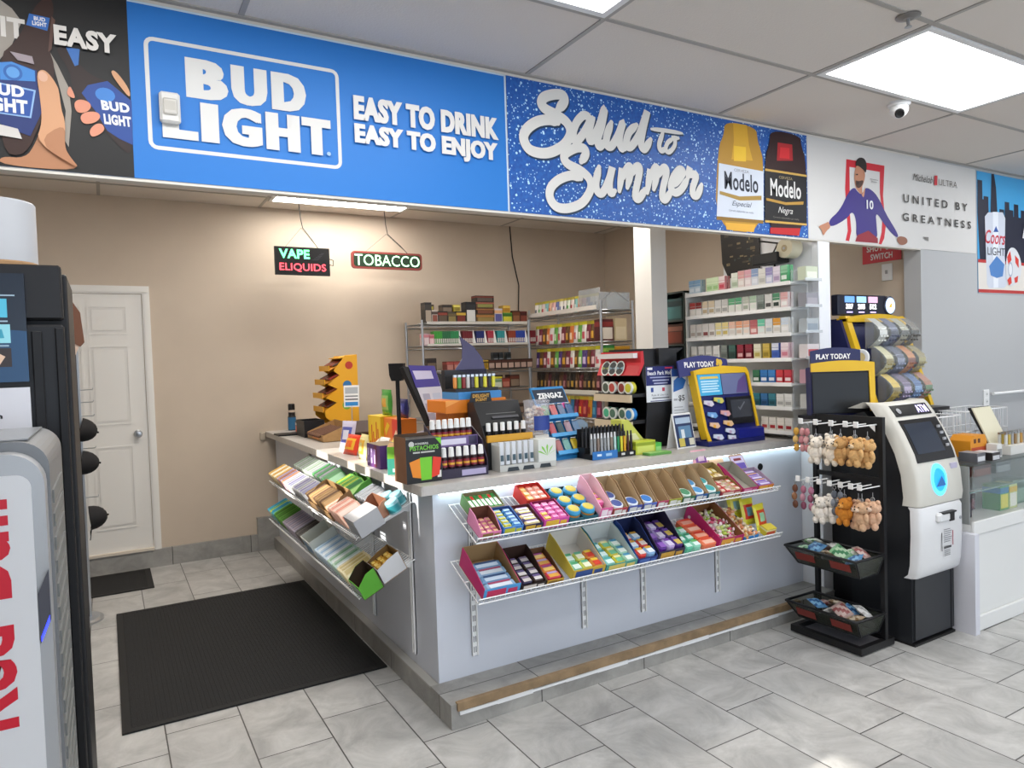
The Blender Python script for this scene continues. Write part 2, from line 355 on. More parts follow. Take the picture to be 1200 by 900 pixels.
# ceiling lights
DIFF = P('#ffffff', .4, emit=PANEL)
def troffer(x0, y0, x1, y1, label, z=ZC, mat=DIFF, g='ceiling light panels'):
    t = thing('ceiling_light', label, 'ceiling light', ((x0+x1)/2, (y0+y1)/2, z), 0, g); w, h = (x1-x0)/2, (y1-y0)/2; e = .03
    m = M()
    for (a, b, c, d_) in ((-w, -h, w, -h+e), (-w, h-e, w, h), (-w, -h+e, -w+e, h-e), (w-e, -h+e, w, h-e)): m.box(a, b, -.009, c, d_, .004, WHITE)
    m.build('frame', t)
    m = M(); nx, ny = 12, 6; pts = []                              # slightly sagging prismatic sheet
    for j in range(ny+1):
        for i in range(nx+1):
            u, v = i/nx, j/ny; pts.append((-w+e+(2*w-2*e)*u, -h+e+(2*h-2*e)*v, -.002-.004*math.sin(PI*u)*math.sin(PI*v)))
    m.add(pts, [(j*(nx+1)+i, (j+1)*(nx+1)+i, (j+1)*(nx+1)+i+1, j*(nx+1)+i+1) for j in range(ny) for i in range(nx)], mat, True); m.build('diffuser', t)
gy = lambda k: (GY[k+1]+.014, GY[k]-.014)
troffer(3.022, gy(0)[0], 4.262, gy(0)[1], 'large square lit ceiling panel beside the dome camera')
troffer(.517, gy(0)[0], 1.747, gy(0)[1], 'lit ceiling panel at the top edge above the blue banner')
for k, lab in ((3, 'lit ceiling panel in the row above the camera'), (6, 'lit ceiling panel near the shop front')):
    for i, x in enumerate((.517, 3.022, 5.542)): troffer(x, gy(k)[0], x+1.236, gy(k)[1], lab)
troffer(-.742, gy(0)[0], .491, gy(0)[1], 'added unseen lit ceiling panel over the silver drink cooler')  # out-of-view panel added to brighten the left side of the room
troffer(5.542, gy(0)[0], 6.778, gy(0)[1], 'lit ceiling panel right of the frame beside the grey wall')
troffer(1.26, 5.92, 2.46, 6.20, 'long narrow light strip behind the header near back wall', ZB, P('#fffaf3', .4, emit=BOOTH))
troffer(2.6, 3.9, 3.6, 4.4, 'light panel in the ceiling behind the counter', ZB, P('#fff8ef', .4, emit=BOOTH))
troffer(.05, 4.0, 1.2, 4.5, 'light panel in the ceiling over the black mat', ZB, P('#fff8ef', .4, emit=BOOTH))
# dome camera, sprinkler, motion sensor
t = thing('dome_camera', 'small white dome security camera on the ceiling below the lit panel', 'camera', (3.80, 2.27, ZC))
m = M(); m.lathe([(.058, 0), (.058, -.012), (.05, -.02)], WHITE, 20); m.build('mount', t)
m = M(); m.ball((0, 0, -.035), .047, WHITE, 16, 10); m.build('shell', t)
m = M(); m.T = Matrix.Translation((-.026, -.018, -.062)) @ Vector((-.6, -.42, -.62)).to_track_quat('Z', 'Y').to_matrix().to_4x4(); m.lathe([(.024, 0), (.024, .014), (.02, .016), (.012, .012), (.0001, .012)], DARK, 14); m.build('lens', t)['label'] = 'black lens'
t = thing('fire_sprinkler', 'chrome fire sprinkler head on the ceiling near the large lit panel', 'sprinkler', (2.85, 1.66, ZC))
m = M(); m.lathe([(.046, -.004), (.046, -.007), (.02, -.016), (.0001, -.016)], P('#8c8986', .35, .7), 18); m.build('escutcheon', t)
m = M(); m.cyl((0, 0, -.012), (0, 0, -.04), .006, CHROME, 8); m.lathe([(.014, -.045), (.014, -.047)], CHROME, 12)
for sx in (-1, 1): m.tube([(sx*.006, 0, -.016), (sx*.011, 0, -.03), (sx*.004, 0, -.044)], .0018, CHROME, 5)
m.build('deflector', t)
t = thing('motion_sensor', 'white motion sensor stuck on the blue banner lettering', 'motion sensor', (.245, YS-.004, 2.545))
m = M(); m.rbox(-.034, -.03, -.055, .034, 0, .055, P('#d9d6d0', .5), .008); m.build('housing', t)
m = M(); m.rbox(-.024, -.036, -.028, .024, -.029, .03, P('#c4c0b8', .3), .005); m.box(-.017, -.0365, -.012, .017, -.036, .02, P('#b5b0a6', .3)); m.build('lens_window', t)
# ---------------------------------------------------------------- mats, counter
RUB = P('#232323', .9, bump=.6, nscale=260)
def mat_(label, x0, y0, x1, y1, b):
    t = thing('floor_mat', label, 'floor mat', (x0, y0, 0)); w, l = x1-x0, y1-y0
    m = M(); n = int(w/.022)
    m.box(b, b, .001, w-b, l-b, .007, RUB)
    for i in range(n):
        x = b+(w-2*b)*(i+.25)/n; m.box(x, b, .007, x+(w-2*b)/n*.5, l-b, .0095, RUB)
    m.build('ribbed_pile', t)
    m = M(); e = P('#161616', .7)
    for q in ((0, 0, w, b), (0, l-b, w, l), (0, b, b, l-b), (w-b, b, w, l-b)): m.box(q[0], q[1], .001, q[2], q[3], .009, e)
    m.build('rubber_edge', t)
mat_('large black ribbed floor mat on tiles beside the service counter', -.005, 3.528, 1.222, 5.32, .035)
mat_('small black doormat on tiles in front of the white door', -.62, 5.83, .248, 6.41, .04)
PANELW = P('#c9cdd6', .38); STONE = P('#b9b5b0', .32, noise=.05, nscale=30)
CX, CY, CR = 1.28, 2.98, 3.855
ctr = thing('service_counter', 'white L-shaped service counter with grey tiled kick and sloped wire shelves', 'counter', (CX, CY, 0))
K = M(); K.T = Matrix.Translation((-CX, -CY, 0))
K.prism([(CX, CY), (CR, CY), (CR, 3.72), (1.78, 3.72), (1.78, YB-.05), (CX, YB-.05)], 2, .1, 1.0, PANELW)
K.build('panel_body', ctr)
K = M(); K.T = Matrix.Translation((-CX, -CY, 0))
K.prism([(1.235, 2.755), (CR, 2.755), (CR, CY), (CX, CY), (CX, YB-.05), (1.235, YB-.05)], 2, .001, .1, TILE)
K.prism([(1.235, 2.755), (3.86, 2.755), (CR, CY-.001), (1.235, CY-.001)], 2, .1, .11, TILE)
K.box(1.235, CY, .1, CX-.001, YB-.05, .108, P('#a6a49e', .4)); K.build('tiled_kick', ctr)
K = M(); K.T = Matrix.Translation((-CX, -CY, 0)); K.box(1.262, 2.742, .082, 3.52, 2.768, .118, P('#8a7356', .7, noise=.25, nscale=14)); K.build('wooden_edge_strip', ctr)['label'] = 'bare wooden edge strip'
K = M(); K.T = Matrix.Translation((-CX, -CY, 0)); zz = .066
for i in range(12):
    a = 1.275+i*.187; w = .012+.005*math.sin(i*2.1); K.box(a, 2.749, zz-w/2, a+.187, 2.756, zz+w/2+.004, WHITE)
K.build('caulk_line', ctr)
for x, z0 in ((1.47, .2), (2.112, .19), (2.512, .193), (3.08, .192)):
    K = M(); K.T = Matrix.Translation((x-CX, -.001, 0)); K.box(-.016, -.012, z0, -.011, 0, .965, WHITE); K.box(.011, -.012, z0, .016, 0, .965, WHITE); K.box(-.016, -.004, z0, .016, 0, .965, WHITE)
    for i in range(int((.96-z0)/.05)):
        for s in (-.005, .005): K.box(s-.0022, -.0046, z0+.014+i*.05, s+.0022, -.004, z0+.042+i*.05, P('#5b5f66', .6))
    K.build('shelf_standard', ctr)
for y, z0 in ((3.255, .16), (3.85, .175), (4.55, .18), (5.2, .18)):
    K = M(); K.T = Matrix.Translation((-.001, y-CY, 0)); K.box(-.012, -.016, z0, 0, -.011, .965, WHITE); K.box(-.012, .011, z0, 0, .016, .965, WHITE); K.box(-.004, -.016, z0, 0, .016, .965, WHITE)
    for i in range(int((.96-z0)/.05)): K.box(-.0046, -.007, z0+.014+i*.05, -.004, .007, z0+.042+i*.05, P('#6a6e75', .6))
    K.build('shelf_standard', ctr)
for x, z in ((2.66, .935), (3.47, .895)):
    K = M(); K.T = Matrix.Translation((x-CX, -.002, z)) @ Matrix.Rotation(PI/2, 4, 'X'); K.lathe([(.021, .0), (.021, .004), (.017, .005), (.0001, .002)], DARK, 16); K.build('cable_grommet', ctr)['label'] = 'round black cable grommet'
# worktop
m = M(); ZT = 1.045
ov = [(1.205, 2.935), (CR, 2.935), (CR, 3.76), (1.83, 3.76), (1.83, YB-.002), (1.205, YB-.002)]
m.prism(ov, 2, 1.0005, ZT, STONE)
m.box(1.155, YB-.03, .965, 1.2045, YB-.002, ZT, P('#b3a796', .6))
wt = solo(m, 'worktop', 'grey L-shaped stone worktop with rounded edge on the white counter', 'worktop', bevel=.018)
m = M(); m.box(1.30, 2.945, .994, 3.84, 2.957, .9995, P('#dff6ff', .4, emit=LED)); m.build('led_strip', wt)['label'] = 'lit strip under the front edge'
# sloped wire shelves
def wire_shelf(name, label, loc, rz, L, D, ang, brk):
    t = thing(name, label, 'shelf', loc, rz, None, ang); m = M(); n = int(L/.026)
    for i in range(n+1):
        x = L*i/n; m.tube([(x, 0, 0), (x, -D, 0), (x, -D-.004, .022), (x, -D+.0, .026)], .0017, WIRE, 4)
    m.build('wire_deck', t)
    m = M()
    for (y, z) in ((0, -.004), (-D*.5, -.004), (-D, -.004), (-D-.005, .026)): m.tube([(0, y, z), (L, y, z)], .0032, WIRE, 5)
    for x in (0, L): m.tube([(x, 0, 0), (x, -D, 0), (x, -D-.005, .026)], .003, WIRE, 5)
    m.build('wire_rails', t)
    for x in brk:
        m = M(); h = .07; ca, sa = math.cos(-ang), math.sin(-ang)
        q = [(-.002, -.006), (-D*.9, -.008), (-D*.9, -.016), (-.04, -.034), (-.002, -.07)]
        m.prism(q, 0, x-.0015, x+.0015, WIRE); m.build('bracket', t)
    return t
TH = math.atan2(.125, .28); TL = math.atan2(.14, .29); DF, DL = .30, .315
wire_shelf('wire_shelf', 'upper white wire shelf of candy boxes on the counter front', (1.352, 2.965, .94), 0, 1.93, DF, TH, (.118, .76, 1.16, 1.728))
wire_shelf('wire_shelf', 'lower white wire shelf of candy boxes on the counter front', (1.352, 2.965, .675), 0, 1.94, DF, TH, (.118, .76, 1.16, 1.728))
wire_shelf('wire_shelf', 'upper white wire shelf on the counter side facing the mat', (1.268, 5.13, .925), -PI/2, 1.92, DL, TL, (.58, 1.28, 1.875))
wire_shelf('wire_shelf', 'lower white wire shelf on the counter side facing the mat', (1.268, 5.2, .645), -PI/2, 2.0, DL, TL, (.65, 1.35, 1.945))
# ---------------------------------------------------------------- printed banners on the header
class NS: pass
def dd(**k): return k
IT =dd(
bgl =[(-0.24,2.827),(-0.209,2.805),(-0.184,2.768),(-0.215,2.685),(-0.249,2.633)],
bgm =[(-0.111,2.685),(-0.09,2.643),(-0.062,2.574),(-0.057,2.495),(-0.071,2.373),(-0.084,2.398),(-0.074,2.493),(-0.088,2.57)],
b1 =[(-0.128,2.852),(-0.089,2.861),(-0.101,2.753),(-0.113,2.691),(-0.099,2.641),(-0.104,2.581),(-0.141,2.456),(-0.194,2.322),(-0.263,2.333),(-0.248,2.646),(-0.215,2.682),(-0.186,2.729),(-0.167,2.778)],
n1 =[(-0.162,2.796),(-0.105,2.793),(-0.114,2.749),(-0.172,2.757)],
l1 =[(-0.249,2.622),(-0.217,2.63),(-0.15,2.612),(-0.15,2.56),(-0.142,2.542),(-0.139,2.483),(-0.177,2.393),(-0.206,2.402),(-0.259,2.424)],
r1 =[(-0.252,2.559),(-0.221,2.555),(-0.153,2.546),(-0.177,2.451),(-0.257,2.459)],
h1 =[(-0.151,2.602),(-0.133,2.619),(-0.114,2.605),(-0.093,2.569),(-0.089,2.543),(-0.086,2.491),(-0.076,2.452),(-0.083,2.371),(-0.07,2.339),(-0.037,2.294),(-0.265,2.291),(-0.263,2.32),(-0.194,2.32),(-0.164,2.374),(-0.141,2.443),(-0.145,2.535)],
b2 =[(-0.099,2.701),(-0.056,2.712),(-0.027,2.654),(0.013,2.621),(0.066,2.613),(0.126,2.55),(0.121,2.361),(0.08,2.391),(0.035,2.447),(-0.004,2.503),(-0.054,2.569),(-0.054,2.629)],
n2 =[(-0.064,2.707),(-0.024,2.708),(-0.03,2.654),(-0.041,2.648)],
l2 =[(-0.025,2.56),(-0.006,2.59),(0.054,2.614),(0.125,2.556),(0.122,2.403),(0.082,2.419),(0.046,2.442),(0.013,2.505)],
th =[(0.062,2.646),(0.079,2.656),(0.12,2.597),(0.122,2.563),(0.096,2.593)],
f1 =[(-0.05,2.523),(-0.032,2.539),(-0.003,2.533),(0.002,2.514),(-0.016,2.494),(-0.043,2.49)],
f2 =[(-0.035,2.478),(-0.016,2.498),(0.019,2.503),(0.029,2.487),(0.012,2.464),(-0.024,2.453)],
f3 =[(-0.009,2.435),(0.011,2.461),(0.032,2.464),(0.039,2.444),(0.022,2.425),(-0.003,2.412)],
f0 =[(-0.069,2.553),(-0.059,2.582),(-0.048,2.557),(-0.044,2.537),(-0.061,2.541)],
IT =[(-0.242,2.775),(-0.176,2.709)],
EASY =[(-0.096,2.773),(0.088,2.706)],
UD =[(-0.252,2.557),(-0.187,2.515)],
GHT =[(-0.255,2.511),(-0.176,2.458)],
BUD2 =[(0.036,2.543),(0.117,2.514)],
LIG2 =[(0.04,2.496),(0.122,2.466)],
)
blue =dd(
edge =[(0.124,2.894),(0.121,2.297)],
right =[(1.654,2.912),(1.649,2.296)],
rect =[(0.172,2.788),(0.874,2.799),(0.869,2.4),(0.174,2.396)],
BUD =[(0.303,2.745),(0.303,2.596),(0.737,2.614),(0.713,2.743)],
LIGHT =[(0.218,2.583),(0.222,2.442),(0.827,2.588),(0.767,2.444)],
reg =[(0.815,2.453)],
E1 =[(0.923,2.701),(0.931,2.602),(1.605,2.706),(1.601,2.606)],
E2 =[(0.924,2.586),(0.926,2.486),(1.601,2.594),(1.585,2.492)],
)
salud =dd(
S1 =[(1.936,2.795),(1.974,2.837),(1.968,2.867),(1.921,2.865),(1.863,2.843),(1.843,2.813),(1.864,2.788),(1.927,2.769),(1.985,2.741),(2.006,2.695),(1.972,2.637),(1.901,2.592),(1.832,2.576),(1.765,2.588),(1.738,2.636),(1.761,2.682),(1.819,2.722),(1.887,2.739),(1.933,2.732)],
a =[(2.13,2.782),(2.089,2.79),(2.046,2.751),(2.022,2.697),(2.031,2.658),(2.064,2.678),(2.109,2.738),(2.138,2.787),(2.117,2.714),(2.124,2.67),(2.153,2.693)],
l =[(2.137,2.678),(2.181,2.751),(2.218,2.841),(2.197,2.754),(2.17,2.683),(2.18,2.649),(2.213,2.68)],
u =[(2.259,2.779),(2.228,2.707),(2.226,2.664),(2.255,2.661),(2.299,2.72),(2.332,2.788),(2.309,2.718),(2.313,2.665),(2.34,2.657)],
d =[(2.423,2.789),(2.371,2.743),(2.352,2.684),(2.38,2.673),(2.433,2.734),(2.47,2.808),(2.497,2.869),(2.466,2.773),(2.449,2.696),(2.473,2.673),(2.515,2.727)],
t =[(2.603,2.778),(2.573,2.707),(2.588,2.678),(2.618,2.695)],
tx =[(2.521,2.782),(2.621,2.787),(2.737,2.788)],
o =[(2.67,2.751),(2.631,2.723),(2.618,2.686),(2.644,2.678),(2.681,2.716),(2.683,2.75),(2.662,2.753),(2.711,2.759)],
S2 =[(2.065,2.562),(2.094,2.602),(2.083,2.628),(2.037,2.625),(1.978,2.594),(1.964,2.567),(1.988,2.541),(2.058,2.519),(2.111,2.483),(2.117,2.433),(2.065,2.364),(1.98,2.329),(1.911,2.331),(1.875,2.371),(1.883,2.42),(1.935,2.464),(2.006,2.489),(2.059,2.48)],
u2 =[(2.174,2.548),(2.152,2.47),(2.159,2.427),(2.191,2.423),(2.236,2.496),(2.257,2.557),(2.236,2.479),(2.241,2.428),(2.269,2.439)],
m1 =[(2.298,2.442),(2.32,2.556),(2.315,2.512),(2.36,2.569),(2.376,2.553),(2.35,2.464)],
m1b =[(2.371,2.526),(2.418,2.577),(2.436,2.559),(2.406,2.452),(2.405,2.416),(2.431,2.417),(2.469,2.466)],
m2 =[(2.483,2.45),(2.508,2.571),(2.502,2.527),(2.541,2.584),(2.554,2.567),(2.528,2.472)],
m2b =[(2.551,2.536),(2.6,2.59),(2.62,2.57),(2.593,2.487),(2.585,2.434),(2.611,2.427),(2.649,2.474)],
e =[(2.662,2.502),(2.71,2.543),(2.738,2.582),(2.712,2.593),(2.667,2.548),(2.647,2.492),(2.677,2.467),(2.723,2.49),(2.769,2.549)],
r =[(2.769,2.549),(2.789,2.615),(2.783,2.578),(2.833,2.574),(2.806,2.506),(2.807,2.468),(2.839,2.468),(2.872,2.527)],
)
modelo =dd(
b1 =[(3.066,2.903),(3.324,2.9),(3.329,2.831),(3.359,2.765),(3.376,2.715),(3.366,2.29),(2.967,2.292),(3.008,2.749),(3.057,2.822)],
g1 =[(3.132,2.9),(3.243,2.902),(3.258,2.788),(3.287,2.705),(3.113,2.694),(3.135,2.798)],
gl =[(3.134,2.772),(3.232,2.776),(3.23,2.694),(3.131,2.687)],
l1 =[(3.011,2.661),(3.374,2.653),(3.366,2.369),(2.984,2.365)],
M1 =[(3.051,2.621),(3.325,2.521)],
rb1 =[(3.012,2.507),(3.168,2.49),(3.351,2.51),(3.35,2.484),(3.167,2.467),(3.011,2.489)],
E1 =[(3.106,2.459),(3.266,2.429)],
b2 =[(3.434,2.902),(3.704,2.902),(3.709,2.843),(3.756,2.757),(3.742,2.296),(3.37,2.294),(3.384,2.742),(3.429,2.818)],
r2 =[(3.498,2.835),(3.626,2.838),(3.63,2.743),(3.488,2.727)],
rb =[(3.417,2.33),(3.688,2.343),(3.672,2.297),(3.416,2.295)],
l2 =[(3.381,2.662),(3.753,2.663),(3.745,2.37),(3.372,2.365)],
gt =[(3.381,2.67),(3.753,2.67),(3.753,2.658),(3.381,2.657)],
gb =[(3.372,2.37),(3.745,2.375),(3.744,2.363),(3.372,2.357)],
M2 =[(3.423,2.618),(3.693,2.518)],
rb2 =[(3.385,2.5),(3.554,2.488),(3.717,2.506),(3.713,2.487),(3.554,2.472),(3.385,2.485)],
N2 =[(3.486,2.455),(3.614,2.416)],
right =[(3.783,2.909),(3.748,2.289)],
)
ultra =dd(
fo =[(4.15,2.813),(4.556,2.815),(4.559,2.412),(4.491,2.29),(4.133,2.296)],
f_l =[(4.15,2.813),(4.182,2.768),(4.179,2.461),(4.19,2.36),(4.166,2.293),(4.129,2.296),(4.153,2.358),(4.133,2.624)],
f_t =[(4.15,2.813),(4.556,2.815),(4.552,2.769),(4.179,2.767)],
f_r =[(4.504,2.788),(4.556,2.815),(4.535,2.613),(4.559,2.412),(4.541,2.334),(4.508,2.291),(4.479,2.293),(4.513,2.371),(4.526,2.487),(4.5,2.63)],
hair =[(4.239,2.774),(4.248,2.817),(4.286,2.84),(4.34,2.837),(4.362,2.797),(4.348,2.739),(4.323,2.764),(4.262,2.786)],
face =[(4.236,2.764),(4.262,2.788),(4.323,2.769),(4.345,2.734),(4.325,2.68),(4.304,2.65),(4.311,2.594),(4.25,2.626),(4.233,2.661),(4.225,2.707)],
beard =[(4.237,2.69),(4.267,2.683),(4.326,2.699),(4.312,2.664),(4.273,2.637),(4.243,2.644)],
shirt =[(4.228,2.644),(4.258,2.617),(4.303,2.598),(4.343,2.658),(4.436,2.633),(4.499,2.581),(4.569,2.491),(4.71,2.363),(4.676,2.342),(4.559,2.412),(4.449,2.51),(4.459,2.406),(4.468,2.32),(4.367,2.371),(4.234,2.302),(4.245,2.429),(4.204,2.491),(4.14,2.431),(3.977,2.365),(3.957,2.409),(4.075,2.481),(4.167,2.609)],
shorts =[(4.25,2.336),(4.367,2.373),(4.468,2.329),(4.468,2.296),(4.226,2.295)],
hl =[(3.85,2.365),(3.935,2.394),(3.957,2.404),(3.98,2.369),(3.934,2.344),(3.902,2.306),(3.889,2.35)],
hr =[(4.673,2.341),(4.715,2.359),(4.792,2.353),(4.808,2.319),(4.748,2.296),(4.697,2.303)],
ten =[(4.344,2.57),(4.418,2.515)],
mich =[(4.871,2.795),(5.115,2.754)],
red =[(5.138,2.808),(5.175,2.812),(5.17,2.743),(5.133,2.74)],
ultra =[(5.189,2.789),(5.429,2.747)],
UNITED =[(4.756,2.643),(5.563,2.591)],
GREAT =[(4.744,2.514),(5.61,2.466)],
top =[(3.777,2.908),(5.699,2.911)],
bot =[(3.752,2.289),(5.65,2.286)],
small =[(4.384,2.714),(4.473,2.692)],
sw =[(4.98,2.369),(5.051,2.341)],
)
coors =dd(
can =[(5.813,2.571),(5.862,2.606),(6.077,2.623),(6.115,2.579),(6.101,2.288),(6.131,2.063),(6.092,2.038),(5.864,2.033),(5.835,2.062)],
tower =[(5.918,2.902),(5.955,2.906),(5.984,2.805),(6.0,2.617),(5.9,2.609)],
sky2 =[(5.714,2.843),(5.753,2.847),(5.758,2.63),(5.789,2.62),(5.799,2.723),(5.84,2.733),(5.855,2.625),(5.912,2.617),(6.026,2.619),(6.039,2.642),(6.103,2.647),(6.117,2.705),(6.156,2.708),(6.168,2.643),(6.246,2.636),(6.256,2.697),(6.341,2.706),(6.346,2.65),(6.422,2.649),(6.415,2.248),(5.757,2.246)],
stripe =[(5.745,2.246),(6.415,2.248),(6.414,2.227),(5.75,2.223)],
low =[(5.75,2.223),(6.414,2.227),(6.411,2.029),(5.729,2.021)],
st2 =[(5.717,2.021),(6.411,2.029),(6.411,2.005),(5.716,1.995)],
ball =[(6.122,2.289),(6.176,2.358),(6.268,2.356),(6.347,2.272),(6.359,2.164),(6.276,2.067),(6.144,2.05),(6.107,2.155)],
mtn =[(5.867,2.199),(5.981,2.282),(6.095,2.221),(6.068,2.128),(5.978,2.112),(5.89,2.129)],
script =[(5.823,2.462),(6.111,2.381)],
light =[(5.845,2.347),(6.109,2.288)],
A =[(6.366,2.557),(6.416,2.323)],
tl =[(5.711,2.908)],
blue =[(5.934,2.462),(5.973,2.511),(6.01,2.467)],
)

LIGHTGREY = P('#d6d3cd', .5)
class Flat:                                                        # print layers of one vinyl sheet, in x,z on the header face
    def __init__(s, y): s.m = M(); s.y = y; s.k = 0; s.q = 0
    def poly(s, pts, col, up=1):
        s.k += up; y = s.y-.0004*s.k; s.m.face([(p[0], y, p[1]) for p in pts], P(col, .5) if isinstance(col, str) else col); return s
    def soft(s, pts, col, it=2):                                    # rounded outline
        for _ in range(it): pts = [q for a, b in zip(pts, pts[1:]+pts[:1]) for q in ((a[0]*.75+b[0]*.25, a[1]*.75+b[1]*.25), (a[0]*.25+b[0]*.75, a[1]*.25+b[1]*.75))]
        return s.poly(pts, col)
    def ell(s, cx, cz, rx, rz, col, n=18): return s.poly([(cx+rx*math.cos(2*PI*i/n), cz+rz*math.sin(2*PI*i/n)) for i in range(n)], col)
    def txt(s, body, x0, x1, z0, z1, col, bold=.02, shear=0):
        s.k += 1; s.m.text(body, (x0, s.y-.0004*s.k, z0), *XZ, x1-x0, z1-z0, P(col, .5) if isinstance(col, str) else col, bold, shear); return s
    def stroke(s, pts, w, col, up=1, taper=True):
        s.k += up; y = s.y-.0004*s.k; q = []
        n = len(pts); s.q += 1
        for i in range(n-1):
            p0, p1, p2, p3 = pts[max(i-1, 0)], pts[i], pts[i+1], pts[min(i+2, n-1)]
            for j in range(6):
                t = j/6; q.append(tuple(.5*((2*p1[a])+(-p0[a]+p2[a])*t+(2*p0[a]-5*p1[a]+4*p2[a]-p3[a])*t*t+(-p0[a]+3*p1[a]-3*p2[a]+p3[a])*t**3) for a in (0, 1)))
        q.append(pts[-1]); k = len(q); vs_ = []
        for i, p in enumerate(q):
            a, b = q[max(i-1, 0)], q[min(i+1, k-1)]; dx, dz = b[0]-a[0], b[1]-a[1]; l = math.hypot(dx, dz) or 1
            ww = w/2*(min(1, .55+i/6, .55+(k-1-i)/6) if taper else 1)
            yy = y-1.2e-5*i-.00011*(s.q % 7); vs_ += [(p[0]-dz/l*ww, yy, p[1]+dx/l*ww), (p[0]+dz/l*ww, yy, p[1]-dx/l*ww)]
        mt = P(col, .5) if isinstance(col, str) else col
        s.m.add(vs_, [(2*i, 2*i+1, 2*i+3, 2*i+2) for i in range(k-1)], mt)
        for e, p in enumerate((q[0], q[-1])):
            r = w/2*(.6 if taper else 1); s.m.face([(p[0]+r*math.cos(a*PI/5), y-1.2e-5*(e*k+.5)-.00011*(s.q % 7), p[1]+r*math.sin(a*PI/5)) for a in range(10)], mt)
        return s
SHEET = {}
def sheet(name, label, x0, x1, z0, z1, base, y=YS):
    t = thing(name, label, 'banner', ((x0+x1)/2, y, z0)); m = M(); m.T = Matrix.Translation((-(x0+x1)/2, -y, -z0))
    m.box(x0, y-.003, z0, x1, y-.0008, z1, base if not isinstance(base, str) else P(base, .5)); SHEET[t.name] = m
    return t, m.T, y-.003
def put(fl, T, name, t):                                           # lettering is a part of its own; other print is in the sheet's own mesh
    fl.m.v = [T @ p for p in fl.m.v]
    if name: return fl.m.build(name, t)
    s = SHEET[t.name]; b = len(s.v); s.v += fl.m.v; s.f += [[i+b for i in f_] for f_ in fl.m.f]; s.mi += [s.mid(fl.m.mats[i]) for i in fl.m.mi]; s.sm += fl.m.sm
ZL, ZH = 2.289, 2.911
# 1: dark photo print and blue slogan print (one long vinyl)
t, T, y = sheet('banner', 'long blue beer banner with dark photo of two bottles at its left', -1.9, 1.652, ZL, ZH, '#2074c4')
f = Flat(y); d = IT; sk = '#d09a72'; sk2 = '#b27c58'
f.poly([(-1.9, ZL), (.1225, ZL), (.1245, ZH), (-1.9, ZH)], '#181614')
f.poly(d['bgl']+[(-.6, 2.6), (-.6, 2.82)], '#a39a8f'); f.poly(d['bgm'], '#9d9488')
f.txt('IT', *[d['IT'][i][0] for i in (0, 1)], d['IT'][1][1], d['IT'][0][1], '#ded8d0', .04)
f.soft(d['h1'][6:15], sk2)
f.soft(d['b2'], '#281611'); f.poly(d['n2'], '#3c6fb4'); f.poly(d['l2'], '#24468e'); f.ell(.045, 2.565, .03, .024, '#3f7fc8')
f.txt('BUD', .03, .117, 2.512, 2.545, '#e6e6e6', .05, -.1); f.txt('LIGHT', .036, .12, 2.464, 2.50, '#e6e6e6', .05, -.1)
for k in ('f0', 'f1', 'f2', 'f3'): f.soft(d[k], '#d98f72')
f.soft(d['th'], sk)
f.soft(d['b1'], '#33190f'); f.poly([(-.09, 2.79), (-.105, 2.69), (-.115, 2.68), (-.1, 2.8)], '#5d3f35')
f.poly(d['n1'], '#2f68b4'); f.txt('BUD', -.15, -.118, 2.777, 2.79, '#e6e6e6', .04); f.txt('LIGHT', -.155, -.115, 2.76, 2.774, '#e6e6e6', .04)
f.poly(d['l1'], '#1b2f6c'); f.poly([(-.25, 2.62), (-.217, 2.628), (-.155, 2.61), (-.155, 2.575), (-.25, 2.565)], '#3f86cd')
f.ell(-.215, 2.594, .026, .026, '#2a63ac'); f.ell(-.215, 2.594, .018, .018, '#5c9bd8')
f.poly([(-.256, 2.556), (-.155, 2.546), (-.172, 2.452), (-.258, 2.455)], '#8fb3dc'); f.poly([(-.256, 2.551), (-.161, 2.541), (-.176, 2.457), (-.258, 2.459)], '#1f4c9c')
f.txt('BUD', -.285, -.187, 2.515, 2.553, '#e8e8e8', .05); f.txt('LIGHT', -.315, -.18, 2.462, 2.508, '#e8e8e8', .05)
f.poly([(-.258, 2.42), (-.21, 2.412), (-.2, 2.38), (-.26, 2.385)], '#cfcac4'); f.poly([(-.22, 2.66), (-.16, 2.655), (-.155, 2.63), (-.2, 2.635)], '#9c8f93')
f.soft(d['h1'][:10]+d['h1'][13:], sk); f.soft([d['h1'][i] for i in (6, 7, 8, 9, 13)], sk2); f.soft([(-.148, 2.60), (-.135, 2.614), (-.118, 2.60), (-.122, 2.578), (-.142, 2.576)], '#dcae92')
f.txt('EASY', d['EASY'][0][0], d['EASY'][1][0], d['EASY'][1][1], d['EASY'][0][1], '#ded8d0', .05)
put(f, T, 'photo_print', t)['label'] = 'dark photo print of hands holding two bottles'
f = Flat(y); d = blue
for a, b in (((1.645, 2.297), (1.6515, ZH)), ): f.poly([(a[0], ZL), (b[0], ZL), (b[0], ZH), (a[0], ZH)], '#c9dbe8')
f.poly([(.126, ZH-.007), (1.652, ZH-.007), (1.652, ZH), (.126, ZH)], '#c9dbe8', 0)
def ring(x0, x1, z0, z1, r, w, col):
    def rr(i): 
        o = []
        for cx, cz, a0 in ((x1-r, z1-r, 0), (x0+r, z1-r, 90), (x0+r, z0+r, 180), (x1-r, z0+r, 270)):
            for k in range(5): q = math.radians(a0+22.5*k); o.append((cx+(r-i)*math.cos(q), cz+(r-i)*math.sin(q)))
        return o
    f.k += 1; yy = f.y-.0004*f.k; A, B = rr(0), rr(w); n = len(A)
    f.m.add([(p[0], yy, p[1]) for p in A+B], [(i, (i+1) % n, n+(i+1) % n, n+i) for i in range(n)], P(col, .5))
ring(.172, .872, 2.397, 2.795, .03, .014, '#d9d7d2')
